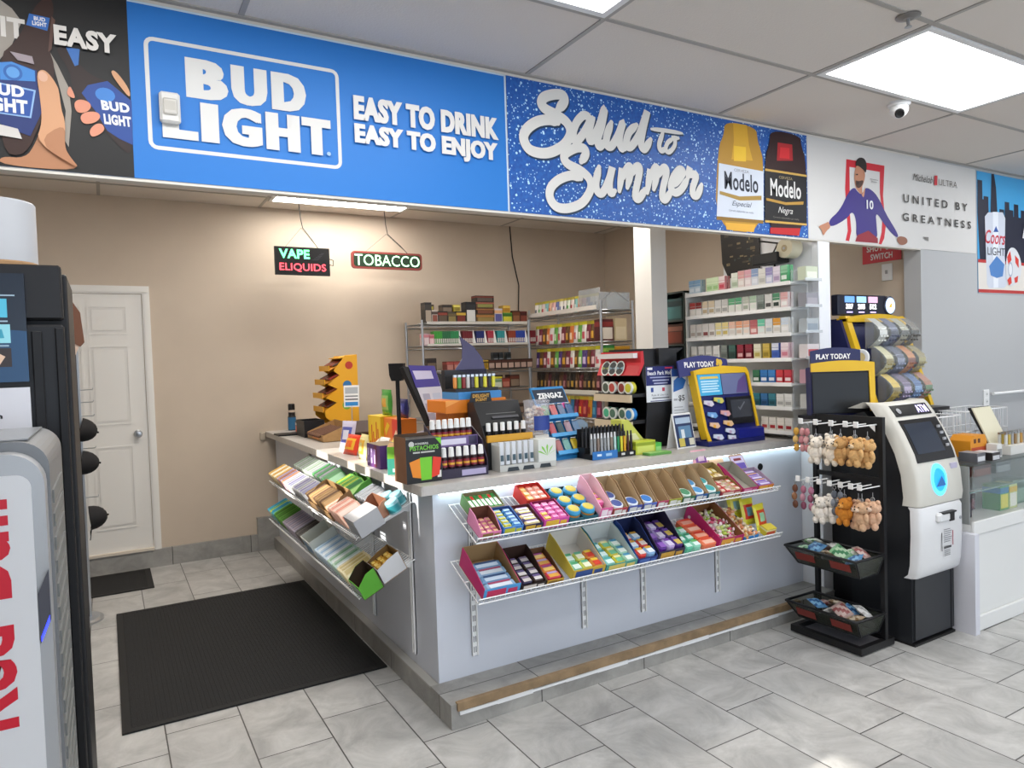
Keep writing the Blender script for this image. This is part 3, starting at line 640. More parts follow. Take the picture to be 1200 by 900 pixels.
for word, x0, x1, z0, z1, cells in (('BUD', .303, .737, 2.60, 2.744, ((0, .335), (.36, .66), (.695, 1))), ('LIGHT', .219, .828, 2.443, 2.585, ((0, .194), (.211, .312), (.33, .566), (.588, .80), (.812, 1)))):
    for ch, (a, b) in zip(word, cells):
        for e in (-.008, 0, .008) if ch != 'I' else (0,): f.txt(ch, x0+(x1-x0)*a+.008*(ch != 'I')+e, x0+(x1-x0)*b-.008*(ch != 'I')+e, z0, z1, '#d9d7d2', .045)
f.ell(.817, 2.452, .008, .008, '#9fbfe0')
for e in (-.002, .002): f.txt('EASY TO DRINK', .928+e, 1.60+e, 2.604, 2.704, '#dedbd6', .05); f.txt('EASY TO ENJOY', .928+e, 1.592+e, 2.489, 2.59, '#dedbd6', .05)
put(f, T, 'lettering', t)['label'] = 'white lettering and rounded outline'
# 2: glitter banner
t, T, y = sheet('banner', 'glittering blue banner with white script and two printed bottles', 1.656, 3.765, ZL, ZH, glitter_mat())
f = Flat(y); d = salud; SH = '#1c3550'
W = {'S1': .05, 'S2': .046, 't': .03, 'tx': .022, 'o': .026}
for dx, dz, col in ((.007, -.008, SH), (0, 0, '#dddad4')):
    f.k += 5
    for k, p in d.items(): f.stroke([(a+dx, b+dz) for a, b in p], W.get(k, .043), col, 0)
put(f, T, 'lettering', t)['label'] = 'white brush script lettering'
f = Flat(y); d = modelo
f.soft(d['b1'], '#b98a2c'); f.poly(d['g1'], '#d8a52c'); f.poly(d['gl'], '#f0c22e'); f.poly([(2.985, 2.365), (3.366, 2.369), (3.364, 2.35), (2.984, 2.345)], '#8f6a22')
f.poly([(3.05, 2.335), (3.3, 2.34), (3.28, 2.295), (3.06, 2.295)], '#e0a838')
f.poly(d['l1'], '#d3d9e4'); f.txt('CERVEZA', 3.13, 3.25, 2.628, 2.644, '#8d8f96', .01); f.txt('Modelo', 3.051, 3.325, 2.521, 2.622, '#1c2436', .02); f.poly(d['rb1'], '#a8873c'); f.txt('Especial', 3.106, 3.268, 2.425, 2.462, '#5a6170', 0, .4); f.txt('Cerveza elaborada con malta', 3.08, 3.28, 2.40, 2.412, '#8a8f9a', 0)
f.soft(d['b2'], '#2a0a0c'); f.poly(d['r2'], '#a81a22'); f.poly([(3.52, 2.81), (3.6, 2.815), (3.6, 2.75), (3.51, 2.745)], '#d2262c'); f.poly(d['rb'], '#b81e22')
f.poly(d['l2'], '#141316'); f.poly(d['gt'], '#c9a24e'); f.poly(d['gb'], '#c9a24e'); f.txt('CERVEZA', 3.5, 3.62, 2.624, 2.64, '#a08f6a', .01); f.txt('Modelo', 3.423, 3.695, 2.516, 2.618, '#e0dedb', .02); f.poly(d['rb2'], '#b48b3a'); f.txt('Negra', 3.486, 3.616, 2.41, 2.458, '#d8d6d2', 0, .4); f.txt('Cerveza elaborada con malta', 3.44, 3.67, 2.388, 2.40, '#77716a', 0)
put(f, T, 'bottle_print', t)['label'] = 'print of a golden and a dark red bottle'
# 3: white sports banner
t, T, y = sheet('banner', 'white sports banner with footballer in red frame right of the glitter banner', 3.769, 5.69, ZL-.004, ZH, '#d2d0cd')
f = Flat(y); d = ultra
for k in ('f_l', 'f_t', 'f_r'): f.poly(d[k], '#c4182c')
f.soft(d['shirt'], '#33267a'); f.poly([(4.303, 2.598), (4.343, 2.658), (4.33, 2.6), (4.32, 2.585)], '#c99274'); f.poly(d['shorts'], '#8c1a2c')
f.soft(d['face'], '#b98063'); f.soft(d['beard'], '#4a2c22'); f.soft(d['hair'], '#1d1614'); f.soft(d['hl'], '#b98063'); f.soft(d['hr'], '#8f5d47')
f.poly([(4.243, 2.728), (4.262, 2.73), (4.262, 2.722), (4.243, 2.72)], '#1d1614'); f.poly([(4.25, 2.676), (4.27, 2.68), (4.268, 2.662), (4.252, 2.66)], '#2a1412')
f.txt('10', 4.348, 4.42, 2.512, 2.572, '#e6e6ea', .03); f.txt('Michelob', 4.871, 5.115, 2.75, 2.798, '#3a3634', 0, .45); f.poly(d['red'], '#c4182c'); f.txt('ULTRA', 5.189, 5.429, 2.747, 2.791, '#57504c', -.01)
f.txt('U N I T E D   B Y', 4.756, 5.563, 2.589, 2.645, '#262423', .015); f.txt('G R E A T N E S S', 4.744, 5.61, 2.464, 2.518, '#262423', .015)
f.poly(d['sw']+[(5.05, 2.37)], '#777470'); f.poly([(4.385, 2.712), (4.47, 2.71), (4.47, 2.706), (4.385, 2.708)], '#8a8884'); f.poly([(4.40, 2.697), (4.46, 2.695), (4.46, 2.691), (4.40, 2.693)], '#8a8884', 0)
put(f, T, None, t)
# 4: skyline poster
t, T, y = sheet('poster', 'poster of silver can before blue city skyline at right edge', 5.712, 6.62, 1.993, 2.905, '#3f9fd6')
t['category'] = 'poster'; f = Flat(y); d = coors
f.poly([(5.714, 2.60), (6.62, 2.60), (6.62, 2.24), (5.742, 2.246)], '#1b1f33')
for x, z in ((5.714, 2.84), (5.76, 2.70), (5.80, 2.725), (6.03, 2.645), (6.11, 2.708), (6.17, 2.65), (6.25, 2.70), (6.36, 2.66), (6.46, 2.72), (6.55, 2.66)): f.poly([(x, 2.59), (x+.075, 2.59), (x+.072, z), (x+.004, z)], '#1b1f33', .25)
f.poly(d['tower'], '#181c30')
f.poly([(5.712, 2.24), (6.62, 2.24), (6.62, 1.994), (5.714, 1.994)], '#d9d4cc'); f.poly([(5.712, 2.246), (6.62, 2.246), (6.62, 2.222), (5.712, 2.222)], '#b23230'); f.poly([(5.712, 2.022), (6.62, 2.022), (6.62, 1.997), (5.712, 1.997)], '#b23230', 0)
f.poly(d['can'], '#c6ccd8'); f.poly([(5.93, 2.615), (6.01, 2.62), (6.0, 2.04), (5.93, 2.036)], '#dde2ea'); f.poly(d['mtn'], '#4c7cb8'); f.poly(d['blue'], '#2a55a0'); f.txt('Coors', 5.815, 6.108, 2.37, 2.475, '#c22a3c', .01, .3); f.txt('LIGHT', 5.845, 6.10, 2.285, 2.345, '#3d4048', 0)
f.soft(d['ball'], '#cfd2d6'); f.poly([(6.13, 2.28), (6.18, 2.33), (6.2, 2.26), (6.15, 2.22)], '#cc3a30'); f.poly([(6.25, 2.30), (6.31, 2.27), (6.31, 2.2), (6.26, 2.24)], '#cc3a30', 0); f.poly([(6.13, 2.10), (6.19, 2.14), (6.2, 2.08), (6.16, 2.06)], '#cc3a30', 0); f.poly([(6.24, 2.12), (6.3, 2.14), (6.29, 2.09), (6.25, 2.08)], '#cc3a30', 0)
f.ell(6.18, 2.185, .036, .06, '#9aa6b8'); f.ell(6.18, 2.185, .026, .045, '#d9dce0')
f.txt('A', 6.37, 6.47, 2.44, 2.56, '#e3e3e6', .05); f.txt('I', 6.41, 6.43, 2.32, 2.42, '#e3e3e6', .05)
put(f, T, None, t)

for t_name, m_ in SHEET.items(): m_.build('vinyl_sheet', bpy.data.objects[t_name])
# ---------------------------------------------------------------- machines at the left edge
t = thing('drink_cooler', 'silver and white drink cooler with red vertical lettering at left front', 'cooler', (-.518, 1.9, 0))
SIL = P('#a9aaab', .35, .35); SILD = P('#77797b', .4, .2)
xr, zt = .40, 1.435                                                # local right edge and top
def rtop(x1, z1, r, x0, z0, n=8): return [(x0, z0), (x1, z0)]+[(x1-r+r*math.cos(PI/2*i/n), z1-r+r*math.sin(PI/2*i/n)) for i in range(n+1)]+[(x0+r-r*math.sin(PI/2*i/n), z1-r+r*math.cos(PI/2*i/n)) for i in range(n+1)]
m = M(); m.prism(rtop(xr, zt+.02, .06, -.42, .0), 1, .0, .5, SILD); m.build('body', t, .008)
m = M(); m.prism(rtop(xr-.006, zt+.0, .07, -.414, .08), 1, -.07, -.001, SIL); m.build('door', t, .012)
m = M(); m.prism(rtop(xr-.03, zt-.045, .03, -.37, .15), 1, -.078, -.071, P('#d7d8da', .35)); m.build('door_panel', t, .005)
m = M(); R = P('#c9182f', .4); m.text('Red Bull', (.328, -.0792, .852), (0, 0, 1), (-1, 0, 0), .49, .12, R, .03); m.build('lettering', t)['label'] = 'red vertical lettering'
m = M(); m.prism([(.372, 1.02), (.393, 1.07), (.393, 1.18), (.372, 1.13)], 1, -.0785, -.0695, P('#4a4a52', .3)); h = m.build('handle_recess', t)
m = M(); m.prism([(.374, 1.024), (.391, 1.068), (.391, 1.08), (.374, 1.036)], 1, -.0795, -.0787, P('#2a35ff', .4, emit=3)); o = m.build('indicator_light', h); o['label'] = 'blue indicator light'
m = M()
for i in range(22): m.box(xr+.0, .04, .15+i*.055, xr+.004, .4, .18+i*.055, P('#6e706e', .5))
m.build('side_vent', t)
m = M(); m.prism([(-.3, zt+.021), (.36, zt+.021), (.36, zt+.024), (-.3, zt+.024)], 1, .03, .45, P('#8a8c8e', .3)); m.build('top_tray', t)

t = thing('vending_cabinet', 'tall black vending cabinet with blue poster and white warning sign', 'vending cabinet', (-.53, 2.55, 0))
xr, zt = .428, 1.935; BK = P('#141417', .45); BK2 = P('#0d0d10', .5)
m = M(); m.box(-.36, .06, 0, xr+.012, .50, zt-.02, BK2); m.build('body', t, .006)
m = M(); m.rbox(-.36, -.002, zt-.165, xr, .06, zt, BK, .006); m.build('top_box', t)
m = M(); m.rbox(-.36, 0, .02, xr, .06, zt-.18, BK, .006); m.rbox(.345, -.012, .05, .372, 0, zt-.20, BK2, .003); m.rbox(.405, -.012, .05, xr, 0, zt-.19, BK2, .003); m.build('door', t)
m = M(); m.rbox(.375, -.03, .66, .40, -.012, .95, BK2, .005); m.build('door_handle', t)
y = -.004
m = M(); m.box(-.3, y-.012, 1.585, .335, y-.001, zt-.03, P('#16202e', .3)); pl = m.build('poster', t)
m = M(); q = y-.0126; z0 = 1.585
m.face([(-.3, q, z0), (.335, q, z0), (.335, q, z0+.15), (.1, q, z0+.17), (-.3, q, z0+.2)], P('#1d4468', .3))
for (x, z, w, h, c) in ((.215, 1.775, .075, .055, '#4fb4cf'), (.205, 1.70, .09, .055, '#8fd0da'), (.205, 1.63, .09, .055, '#2a1c18'), (.135, 1.715, .03, .03, '#5ab0d8')):
    m.face([(x, q-.0006, z), (x+w, q-.0006, z), (x+w, q-.0006, z+h), (x+.012, q-.0006, z+h)], P(c, .3))
m.face([(.225, q-.001, 1.64), (.265, q-.001, 1.635), (.28, q-.001, 1.66), (.25, q-.001, 1.68), (.222, q-.001, 1.665)], P('#d9b8a0', .4)); m.face([(.228, q-.001, 1.71), (.28, q-.001, 1.715), (.275, q-.001, 1.74), (.24, q-.001, 1.745)], P('#3d9cb4', .4))
for (x, z, w) in ((.19, 1.838, .12), (.205, 1.762, .085), (.215, 1.69, .075)): m.box(x, q-.0012, z, x+w, q-.0002, z+.004, P('#9fb6c6', .4))
m.add([(.02, q-.0005, 1.60), (.08, q-.0005, 1.60), (.15, q-.0005, 1.64), (.165, q-.0005, 1.70), (.19, q-.0005, 1.73), (.152, q-.0005, 1.70), (.135, q-.0005, 1.65)], [(0, 1, 2, 6), (2, 3, 5, 6), (3, 4, 5)], P('#3f9fc4', .4)); m.build('artwork', pl)
m = M(); m.box(-.28, y-.012, 1.432, .335, y-.001, 1.568, P('#d6d6dc', .4)); sg = m.build('warning_notice', t); sg['label'] = 'white warning notice'
m = M(); K = P('#2b2b2e', .5)
for s, xe, z, h in (('WARNING:', .17, 1.528, .024), ('This product contains', .255, 1.504, .017), ('nicotine. Nicotine is an', .265, 1.478, .017), ('addictive chemical.', .215, 1.453, .017)):
    w = len(s)*(.0255 if h > .02 else .0178); m.text(s, (xe-w, y-.0126, z), *XZ, w, h, K, .015)
m.build('lettering', sg)
# pale drum standing on the vending cabinet
t = thing('storage_drum', 'pale grey round drum with brown base standing on the black cabinet', 'drum', (-.285, 2.80, 1.917))
m = M(); m.lathe([(.112, .05), (.112, .24), (.108, .245), (.104, .24), (.104, .06)], P('#b3b5b9', .55), 28); m.build('drum_wall', t)
m = M(); m.lathe([(.0001, 0), (.113, 0), (.115, .004), (.115, .045), (.112, .05), (.0001, .05)], P('#9c7a55', .7), 28); m.build('base_ring', t)['label'] = 'brown base'

# stand with caps behind the cabinet
t = thing('cap_stand', 'slim floor stand with round chrome foot hidden behind the black cabinet', 'display stand', (-.235, 5.34, 0))
m = M(); m.lathe([(.0001, .0), (.16, .0), (.16, .012), (.14, .022), (.0001, .024)], CHROME, 28); m.build('foot', t)['label'] = 'round chrome foot'
m = M(); m.box(-.16, -.012, .02, .08, .012, 1.9, BK2); m.build('back_panel', t)
m = M(); m.box(.08, -.014, .02, .092, .014, 1.9, CHROME); m.build('edge_bar', t)
HZ = (1.50, 1.42, 1.33, 1.12, .80)
for z in HZ:
    m = M(); m.tube([(.092, 0, z), (.16, -.01, z), (.165, -.01, z+.012)], .003, CHROME, 6); m.build('hook', t)
def cap():
    m = M(); K = P('#1b1a1c', .85); n = 14; pts = []
    for i in range(6):
        a = PI/2*i/5
        for j in range(n): q = 2*PI*j/n; pts.append((.09*math.cos(a)*math.cos(q), .078*math.cos(a)*math.sin(q), .10*math.sin(a)))
    m.add(pts, [(i*n+j, i*n+(j+1) % n, (i+1)*n+(j+1) % n, (i+1)*n+j) for i in range(5) for j in range(n)], K, True)
    b = M(); P0 = [(.07*math.cos(q), -.06+.0*q-.018*math.sin(q), 0) for q in [PI*i/8 for i in range(9)]]; P1 = [(.075*math.cos(q), -.075-.07*math.sin(q), -.012+.006*math.cos(2*q)) for q in [PI*i/8 for i in range(9)]]
    b.add(P0+P1+[(p[0], p[1], p[2]-.004) for p in P0+P1], [(i, i+1, 9+i+1, 9+i) for i in range(8)]+[(18+i, 27+i, 27+i+1, 18+i+1) for i in range(8)]+[(9+i, 9+i+1, 27+i+1, 27+i) for i in range(8)], K, True)
    c = M(); c.ball((0, 0, .102), .007, K, 8, 5)
    return [(None, m), ('brim', b), ('top_button', c)]
for z, lab, ry in ((1.245, 'black cap on the upper hook between cabinet and white door', .25), (1.03, 'wide black cap on the middle hook left of the door knob', .1), (.665, 'black cap on the lowest hook in front of white door', -.1)):
    inst('cap', cap, 'baseball_cap', (-.155+(.03 if z < .8 else 0), 5.33, z), rot=(Matrix.Rotation(ry, 3, 'Y') @ Matrix(((0, 0, 1), (1, 0, 0), (0, 1, 0)))).to_euler(), label=lab, cat='cap', group='caps on the stand')
t = thing('leather_bag', 'brown leather bag hanging at the top of the cap stand', 'bag', (-.165, 5.34, 1.78))
m = M(); m.prism([(-.045, .06), (.035, 0), (.06, .03), (.045, .22), (.0, .30), (-.05, .26)], 1, -.03, .03, P('#6a4636', .6), True); m.build('pouch', t, .012)
m = M(); m.prism([(-.04, .05), (.03, .005), (.01, -.05), (-.03, -.06)], 1, -.025, .02, P('#cdb6a6', .6)); m.build('flap', t, .008)['label'] = 'pale flap'

# ---------------------------------------------------------------- cash machine
t = thing('cash_machine', 'free-standing cash machine with white fascia and glowing blue slot', 'cash machine', (3.865, 2.15, 0))
CB = P('#1e2024', .45); FW_ = P('#cfccc2', .35); FW2 = P('#d8d8d8', .32); ox = 3.865
m = M(); m.prism([(.012, .015), (.36, .015), (.36, 1.22), (.27, 1.25), (.13, 1.12), (.06, .95), (.03, .8), (.012, .72)], 0, -.195, .195, CB); m.build('cabinet', t, .008)
m = M(); m.box(-.178, .002, .03, .16, .011, .36, P('#2b2d31', .5)); m.box(.168, .002, .03, .195, .011, .36, CB); m.build('lower_door', t)
m = M(); m.box(-.195, -.004, 0, .195, .365, .014, DARK); m.build('plinth', t)
# lower fascia
def fascia(prof, x0, x1, mt, ins=.03, bk=.055):                             # prof (y,z) front line; sides step back by ins
    m = M(); n = len(prof); A = [(x0, y+bk, z) for y, z in prof]; B = [(x0+.006, y+.018, z) for y, z in prof]; Cc = [(x0+ins, y, z) for y, z in prof]
    D = [(x1-ins, y, z) for y, z in prof]; E = [(x1-.006, y+.018, z) for y, z in prof]; F = [(x1, y+bk, z) for y, z in prof]
    m.add(A+B+Cc+D+E+F, [(k*n+i, k*n+i+1, (k+1)*n+i+1, (k+1)*n+i) for k in range(5) for i in range(n-1)], mt, True)
    for i in (0, n-1):
        f = [A[i], B[i], Cc[i], D[i], E[i], F[i]]; m.face(f if i == 0 else f[::-1], mt)
    return m
m = fascia([(-.012, .368), (-.035, .39), (-.045, .44), (-.052, .6), (-.05, .735), (-.04, .752)], -.212, .213, FW2)
lo = m.build('lower_fascia', t)
m = M(); m.rbox(-.075, -.075, .66, .10, -.04, .712, FW2, .012); m.box(-.04, -.0765, .706, .085, -.045, .7135, DARK); m.box(.022, -.0765, .662, .064, -.07, .706, DARK); m.build('receipt_slot', lo)
m = M(); G = P('#6a6a6c', .5); y = -.0533
for i in range(7): m.box(.0, y-.001, .545+i*.011, .06+.008*(i % 3), y, .549+i*.011, P('#8a8a8c', .5))
m.box(.002, y-.0011, .51, .07, y-.0001, .522, P('#4a4a4c', .5))
for i in range(4): m.box(.008, y-.001+.001, .47+i*.009, .062, y+.0016, .473+i*.009, P('#8a8a8c', .5))
m.box(-.022, y-.001, .50, -.016, y, .60, G); m.box(.084, y-.001, .52, .09, y, .60, P('#b05a66', .5)); m.build('instruction_text', lo)
m = M(); m.cyl((.165, -.04, .66), (.165, -.0565, .66), .009, CHROME, 10); m.build('door_lock', lo)
# upper fascia
prof = [(-.038, .756), (-.044, .80), (-.032, .92), (.0, 1.03), (.052, 1.14), (.108, 1.235), (.145, 1.285), (.162, 1.30), (.18, 1.302), (.27, 1.266)]
m = fascia(prof, -.21, .245, FW_, .034, .085); up = m.build('upper_fascia', t)
def onf(z):                                                        # front y of the upper fascia at height z
    for (y0, z0), (y1, z1) in zip(prof, prof[1:]):
        if z0 <= z <= z1: return y0+(y1-y0)*(z-z0)/(z1-z0)
def slab(x0, x1, z0, z1, mt, d=.004, base=.0006, n=6):
    m = M(); zz = [z0+(z1-z0)*i/n for i in range(n+1)]
    pf = [(onf(z)-d, z) for z in zz]; pb = [(onf(z)+.004, z) for z in zz[::-1]]
    m.prism(pf+pb, 0, x0, x1, mt); return m
s = slab(-.165, .175, 1.225, 1.283, P('#141416', .25)); hd = s.build('header_display', up)
m = M(); n = Vector((0, -.79, .61)); O = Vector((.05, onf(1.235)-.0062, 1.237)); m.text('ATM', O, (1, 0, 0), (0, .62, .785), .105, .05, P('#cfc4ff', .4, emit=1.5), .015)
m.build('lettering', hd)['label'] = 'glowing lettering'
m = M(); m.T = Matrix.Translation((-.118, onf(1.253)-.006, 1.253)) @ Matrix.Rotation(-.66, 4, 'X') @ Matrix.Rotation(PI/2, 4, 'X'); m.lathe([(.018, 0), (.018, .002), (.0001, .003)], P('#9a9a9c', .4), 14); m.build('badge', hd)
s = slab(-.17, .19, .985, 1.205, P('#1a1a1d', .2), n=8); sc = s.build('screen_panel', up)
s = slab(-.145, .115, 1.03, 1.185, P('#2c3340', .12), d=.0052, n=8); s.build('screen', sc)
for i in range(4):
    z = 1.05+i*.033; m = M(); m.box(.138, onf(z)-.009, z, .165, onf(z)-.002, z+.014, P('#a9a9ac', .4)); m.build('side_key', sc)
m = M(); n = 24; z0 = .885; ring = [(.075*math.cos(2*PI*i/n), .086*math.sin(2*PI*i/n)) for i in range(n)]
pts = [(-.01+x, onf(z0+z)-.003, z0+z) for x, z in ring]+[(-.01+x*.72, onf(z0+z*.72)-.005, z0+z*.72) for x, z in ring]
m.add(pts, [(i, (i+1) % n, n+(i+1) % n, n+i) for i in range(n)], P('#49bff0', .4, emit=1.6)); g = m.build('slot_ring', up); g['label'] = 'glowing blue ring'
m = M(); m.face([(-.01+x*.72, onf(z0+z*.72)-.0052, z0+z*.72) for x, z in ring], P('#1f8fe0', .3, emit=.9)); m.face([(-.05, onf(.855)-.007, .85), (.045, onf(.855)-.007, .85), (.01, onf(.9)-.007, .905)], P('#2f6fb4', .3)); m.build('card_slot', g)
m = M(); m.rbox(.12, onf(.94)-.006, .93, .18, onf(.94)+.006, .96, P('#b9b3c9', .4), .002); m.build('jack_panel', up)

# ---------------------------------------------------------------- lottery machine behind it
NAVY = P('#1e2352', .4); YEL = P('#d8ae1c', .4)
t = thing('lottery_ticket_machine', 'yellow and blue lottery ticket dispenser cabinet behind the cash machine', 'lottery machine', (4.4, 2.62, 0))
ox, oy = 4.4, 2.62
m = M(); m.box(3.95-ox, .012, 0, 4.86-ox, .48, 1.19, P('#16161a', .5)); m.build('cabinet', t, .008)
m = M(); m.box(3.63-ox, -.095, 1.19, 4.74-ox, .2, 1.212, P('#1b1b20', .4)); m.build('shelf_plate', t)
m = M(); m.prism([(.05, 1.213), (.19, 1.213), (.42, 1.50), (.42, 1.80), (.22, 1.80)], 0, 4.14-ox, 4.72-ox, NAVY); m.build('dispenser_body', t, .01)
m = M(); n = 10; arc = [(.42+.0*i, 1.42) if i == 0 else None for i in range(1)]
m.prism([(.10, 1.42), (.22, 1.79)]+[(.22+.18*math.sin(PI/2*i/8), 1.62+.17*math.cos(PI/2*i/8)) for i in range(9)]+[(.40, 1.42)], 0, 4.075-ox, 4.098-ox, NAVY); m.build('side_shield', t)['label'] = 'dark blue rounded side'
m = M(); fr = [(.0, 1.216), (.045, 1.216), (.245, 1.815), (.2, 1.815)]
m.prism(fr, 0, 4.10-ox, 4.15-ox, YEL); m.prism(fr, 0, 4.70-ox, 4.735-ox, YEL)
q = [(4.10-ox+.635*i/10, 1.80+.028*math.sin(PI*i/10)) for i in range(11)]; m.prism([(4.10-ox, 1.775), (4.735-ox, 1.775)]+q[::-1], 1, .18, .26, YEL); m.build('yellow_frame', t, .004)['label'] = 'yellow frame'
m = M(); m.T = Matrix.Translation((4.072-ox, .07, 1.548)) @ Matrix.Rotation(-PI/2, 4, 'Y') @ Matrix.Rotation(0, 4, 'X'); m.lathe([(.052, 0), (.052, .008), (.046, .011), (.0001, .011)], WHITE, 20); m.lathe([(.03, .0115), (.0001, .0118)], P('#d9c58a', .5), 12); m.build('round_badge', t)
tc = ['#b9bab4', '#51597a', '#a9a793', '#6a6258', '#c9c49a', '#3c4668', '#c27a34', '#8c7f50', '#d6b83c', '#5d4a74', '#2f5a94', '#a8694f']
bands = ['#e4e4e0', '#23294a', '#4a4a48', '#2a2522', '#8a7a3a', '#8d93ac', '#7a2c18', '#b0a46a', '#8a7420', '#b9a9c9', '#7fa3cf', '#4e7a4a']
for r in range(3):
    yb = .12-.04*r; zb = 1.625-.178*r
    for c in range(4):
        k = r*4+c; x0 = 4.165-ox+c*.117; x1 = x0+.112; n = 7
        arc = [(yb-.10*math.sin(PI*(i+.3)/(n+.6)), zb-.022+.19*(1-i/n)) for i in range(n+1)]
        m = M(); m.add([(x0, y, z) for y, z in arc]+[(x1, y, z) for y, z in arc], [(i, i+1, n+1+i+1, n+1+i) for i in range(n)], clear('#dfe4e2', .22, .05), True)
        m.face([(x0, y, z) for y, z in arc], clear('#cfd4d2', .25, .08)); b = m.build('ticket_bin', t)
        m = M(); ar2 = [(y+.006, z) for y, z in arc]
        for i in range(n):
            cc = tc[k] if i in (1, 2, 4, 5) else bands[k] if i in (3,) else tc[k]
            m.add([(x0+.03, *ar2[i]), (x1-.004, *ar2[i]), (x1-.004, *ar2[i+1]), (x0+.03, *ar2[i+1])], [(0, 1, 2, 3)], P(cc, .5))
        for i in (2, 4, 5):
            for j in range(3): a = ar2[i]; m.box(x0+.038+j*.03, a[0]-.003, a[1]-.012, x0+.056+j*.03, a[0]-.0012, a[1]-.002, P(bands[k], .5))
        m.build('ticket_strip', b)
        m = M(); m.box(x1, yb-.05, zb+.02, x1+.004, yb, zb+.13, DARK); m.build('divider', b)
# jackpot display on top
d = M(); d.rbox(4.085-ox, .235, 1.822, 4.60-ox, .29, 1.955, P('#101428', .3), .006); b = d.build('jackpot_display', t)
m = M()
for i, (c1, s) in enumerate((('#5f8fd8', '337'), ('#8fc0e8', '205'), ('#d8a0c0', '512'))):
    x = 4.15-ox+i*.125; m.box(x, .233, 1.905, x+.10, .2345, 1.945, P(c1, .3, emit=.8)); m.text(s, (x+.012, .2335, 1.862), *XZ, .075, .034, P('#ffffff', .3, emit=1.6), .05); m.box(x+.02, .233, 1.838, x+.08, .2345, 1.846, P('#b9a9ff', .3, emit=1.2))
m.build('lit_digits', b)
m = M(); m.T = Matrix.Translation((4.63-ox, .232, 1.888)) @ Matrix.Rotation(PI/2, 4, 'X'); m.lathe([(.066, -.05), (.066, .0), (.056, .006), (.0001, .006)], P('#101428', .3), 24); m.lathe([(.054, .007), (.0001, .0075)], P('#b9d4ff', .3, emit=.9), 24); m.face([(-.02, -.012, .009), (.012, -.014, .009), (.022, .016, .009), (-.002, .012, .009)], P('#d9b23a', .3, emit=.4)); m.build('round_logo', b)
# terminal on the left of it, turned towards the room
t = thing('lottery_terminal', 'PLAY TODAY lottery terminal with dark screen left of the ticket dispenser', 'lottery terminal', (3.757, 2.605, 1.2125), -.66)
def playtoday(t, w, h, hh, lean):
    m = M(); m.T = Matrix.Rotation(-lean, 4, 'X')
    m.box(-w/2, .0, 0, w/2, .11, h-.02, NAVY); m.build('housing', t, .006)
    m = M(); m.T = Matrix.Rotation(-lean, 4, 'X'); top = [(-w/2+w*i/12, h+.014*math.sin(PI*i/12)) for i in range(13)]
    m.prism([(-w/2, h-.03)]+top+[(w/2, h-.03), (w/2, 0), (w/2-.028, .0), (w/2-.032, h-.05), (-w/2+.0, h-.05)], 1, -.016, .0, YEL); m.build('yellow_trim', t, .003)['label'] = 'yellow trim'
    m = M(); m.T = Matrix.Rotation(-lean, 4, 'X'); m.prism([(-w/2+.004, h), (w/2-.07, h)]+[(w/2-.07-(w-.074)*i/12, h+hh+.018*math.sin(PI*i/12)) for i in range(13)], 1, .004, .02, NAVY); hd = m.build('header_board', t)
    m = M(); m.T = Matrix.Rotation(-lean, 4, 'X'); m.text('PLAY TODAY', (-w/2+.035, .0032, h+hh*.32), *XZ, w*.55, hh*.42, WHITE, .035); m.build('lettering', hd)['label'] = 'white lettering'
    return Matrix.Rotation(-lean, 4, 'X')
R = playtoday(t, .355, .31, .075, .05)
m = M(); m.T = R; m.box(-.172, -.008, .012, .145, -.0005, .255, P('#08090b', .35)); m.build('screen', t, .003)
m = M(); m.box(-.12, .02, -.0005, .12, .12, .012, DARK); m.build('base', t)
# ---------------------------------------------------------------- key-ring rack
t = thing('key_ring_rack', 'black metal floor rack with hooks and wire baskets beside cash machine', 'display rack', (3.47, 2.44, 0))
ox, oy = 3.47, 2.44; RB = P('#121214', .45); x0, x1, y0, y1 = 3.325-ox, 3.615-ox, 2.225-oy, 2.66-oy
m = M()
for q in ((x0, y0, x1, y0+.03), (x0, y1-.03, x1, y1), (x0, y0+.03, x0+.03, y1-.03), (x1-.03, y0+.03, x1, y1-.03)): m.box(q[0], q[1], .008, q[2], q[3], .045, RB)
m.box(x0+.03, y0+.03, .016, x1-.03, y1-.03, .02, P('#77757a', .4)); 
for x in (x0+.03, x1-.03):
    for y in (y0+.03, y1-.03): m.cyl((x, y, 0), (x, y, .01), .012, DARK, 8)
m.build('base_frame', t)
for y in (y0+.004, y1-.028):
    m = M(); m.box(x1-.075, y, .045, x1-.05, y+.024, 1.235, RB); m.build('post', t)
m = M(); m.box(x1-.072, y0+.028, 1.21, x1-.052, y1-.028, 1.235, RB); m.box(x1-.066, y0+.028, 1.12, x1-.058, y1-.028, 1.21, RB); m.build('top_bar', t)
m = M(); m.box(x1-.072, y0+.028, .885, x1-.052, y1-.028, .91, RB); m.build('middle_bar', t)
m = M(); m.add([(x1-.0745, y0+.045, 1.19), (x1-.0745, y0+.045, 1.155), (x1-.0745, y0+.085, 1.19)], [(0, 1, 2)], WHITE); m.build('corner_clip', t)
def hook(y, z, L):
    m = M(); b = x1-.07; m.tube([(b, y, z), (b-L, y, z), (b-L-.012, y, z+.012)], .0035, WHITE, 6); m.rbox(b-L-.012, y-.014, z-.004, b-L-.004, y+.014, z+.028, WHITE, .002); m.build('hook', t)
HU = [2.60, 2.505, 2.41, 2.325, 2.265]; HLW = [2.625, 2.56, 2.49, 2.425, 2.36, 2.30, 2.25]
for y in HU: hook(y-oy, 1.195, .17)
for y in HLW: hook(y-oy, .868, .17)
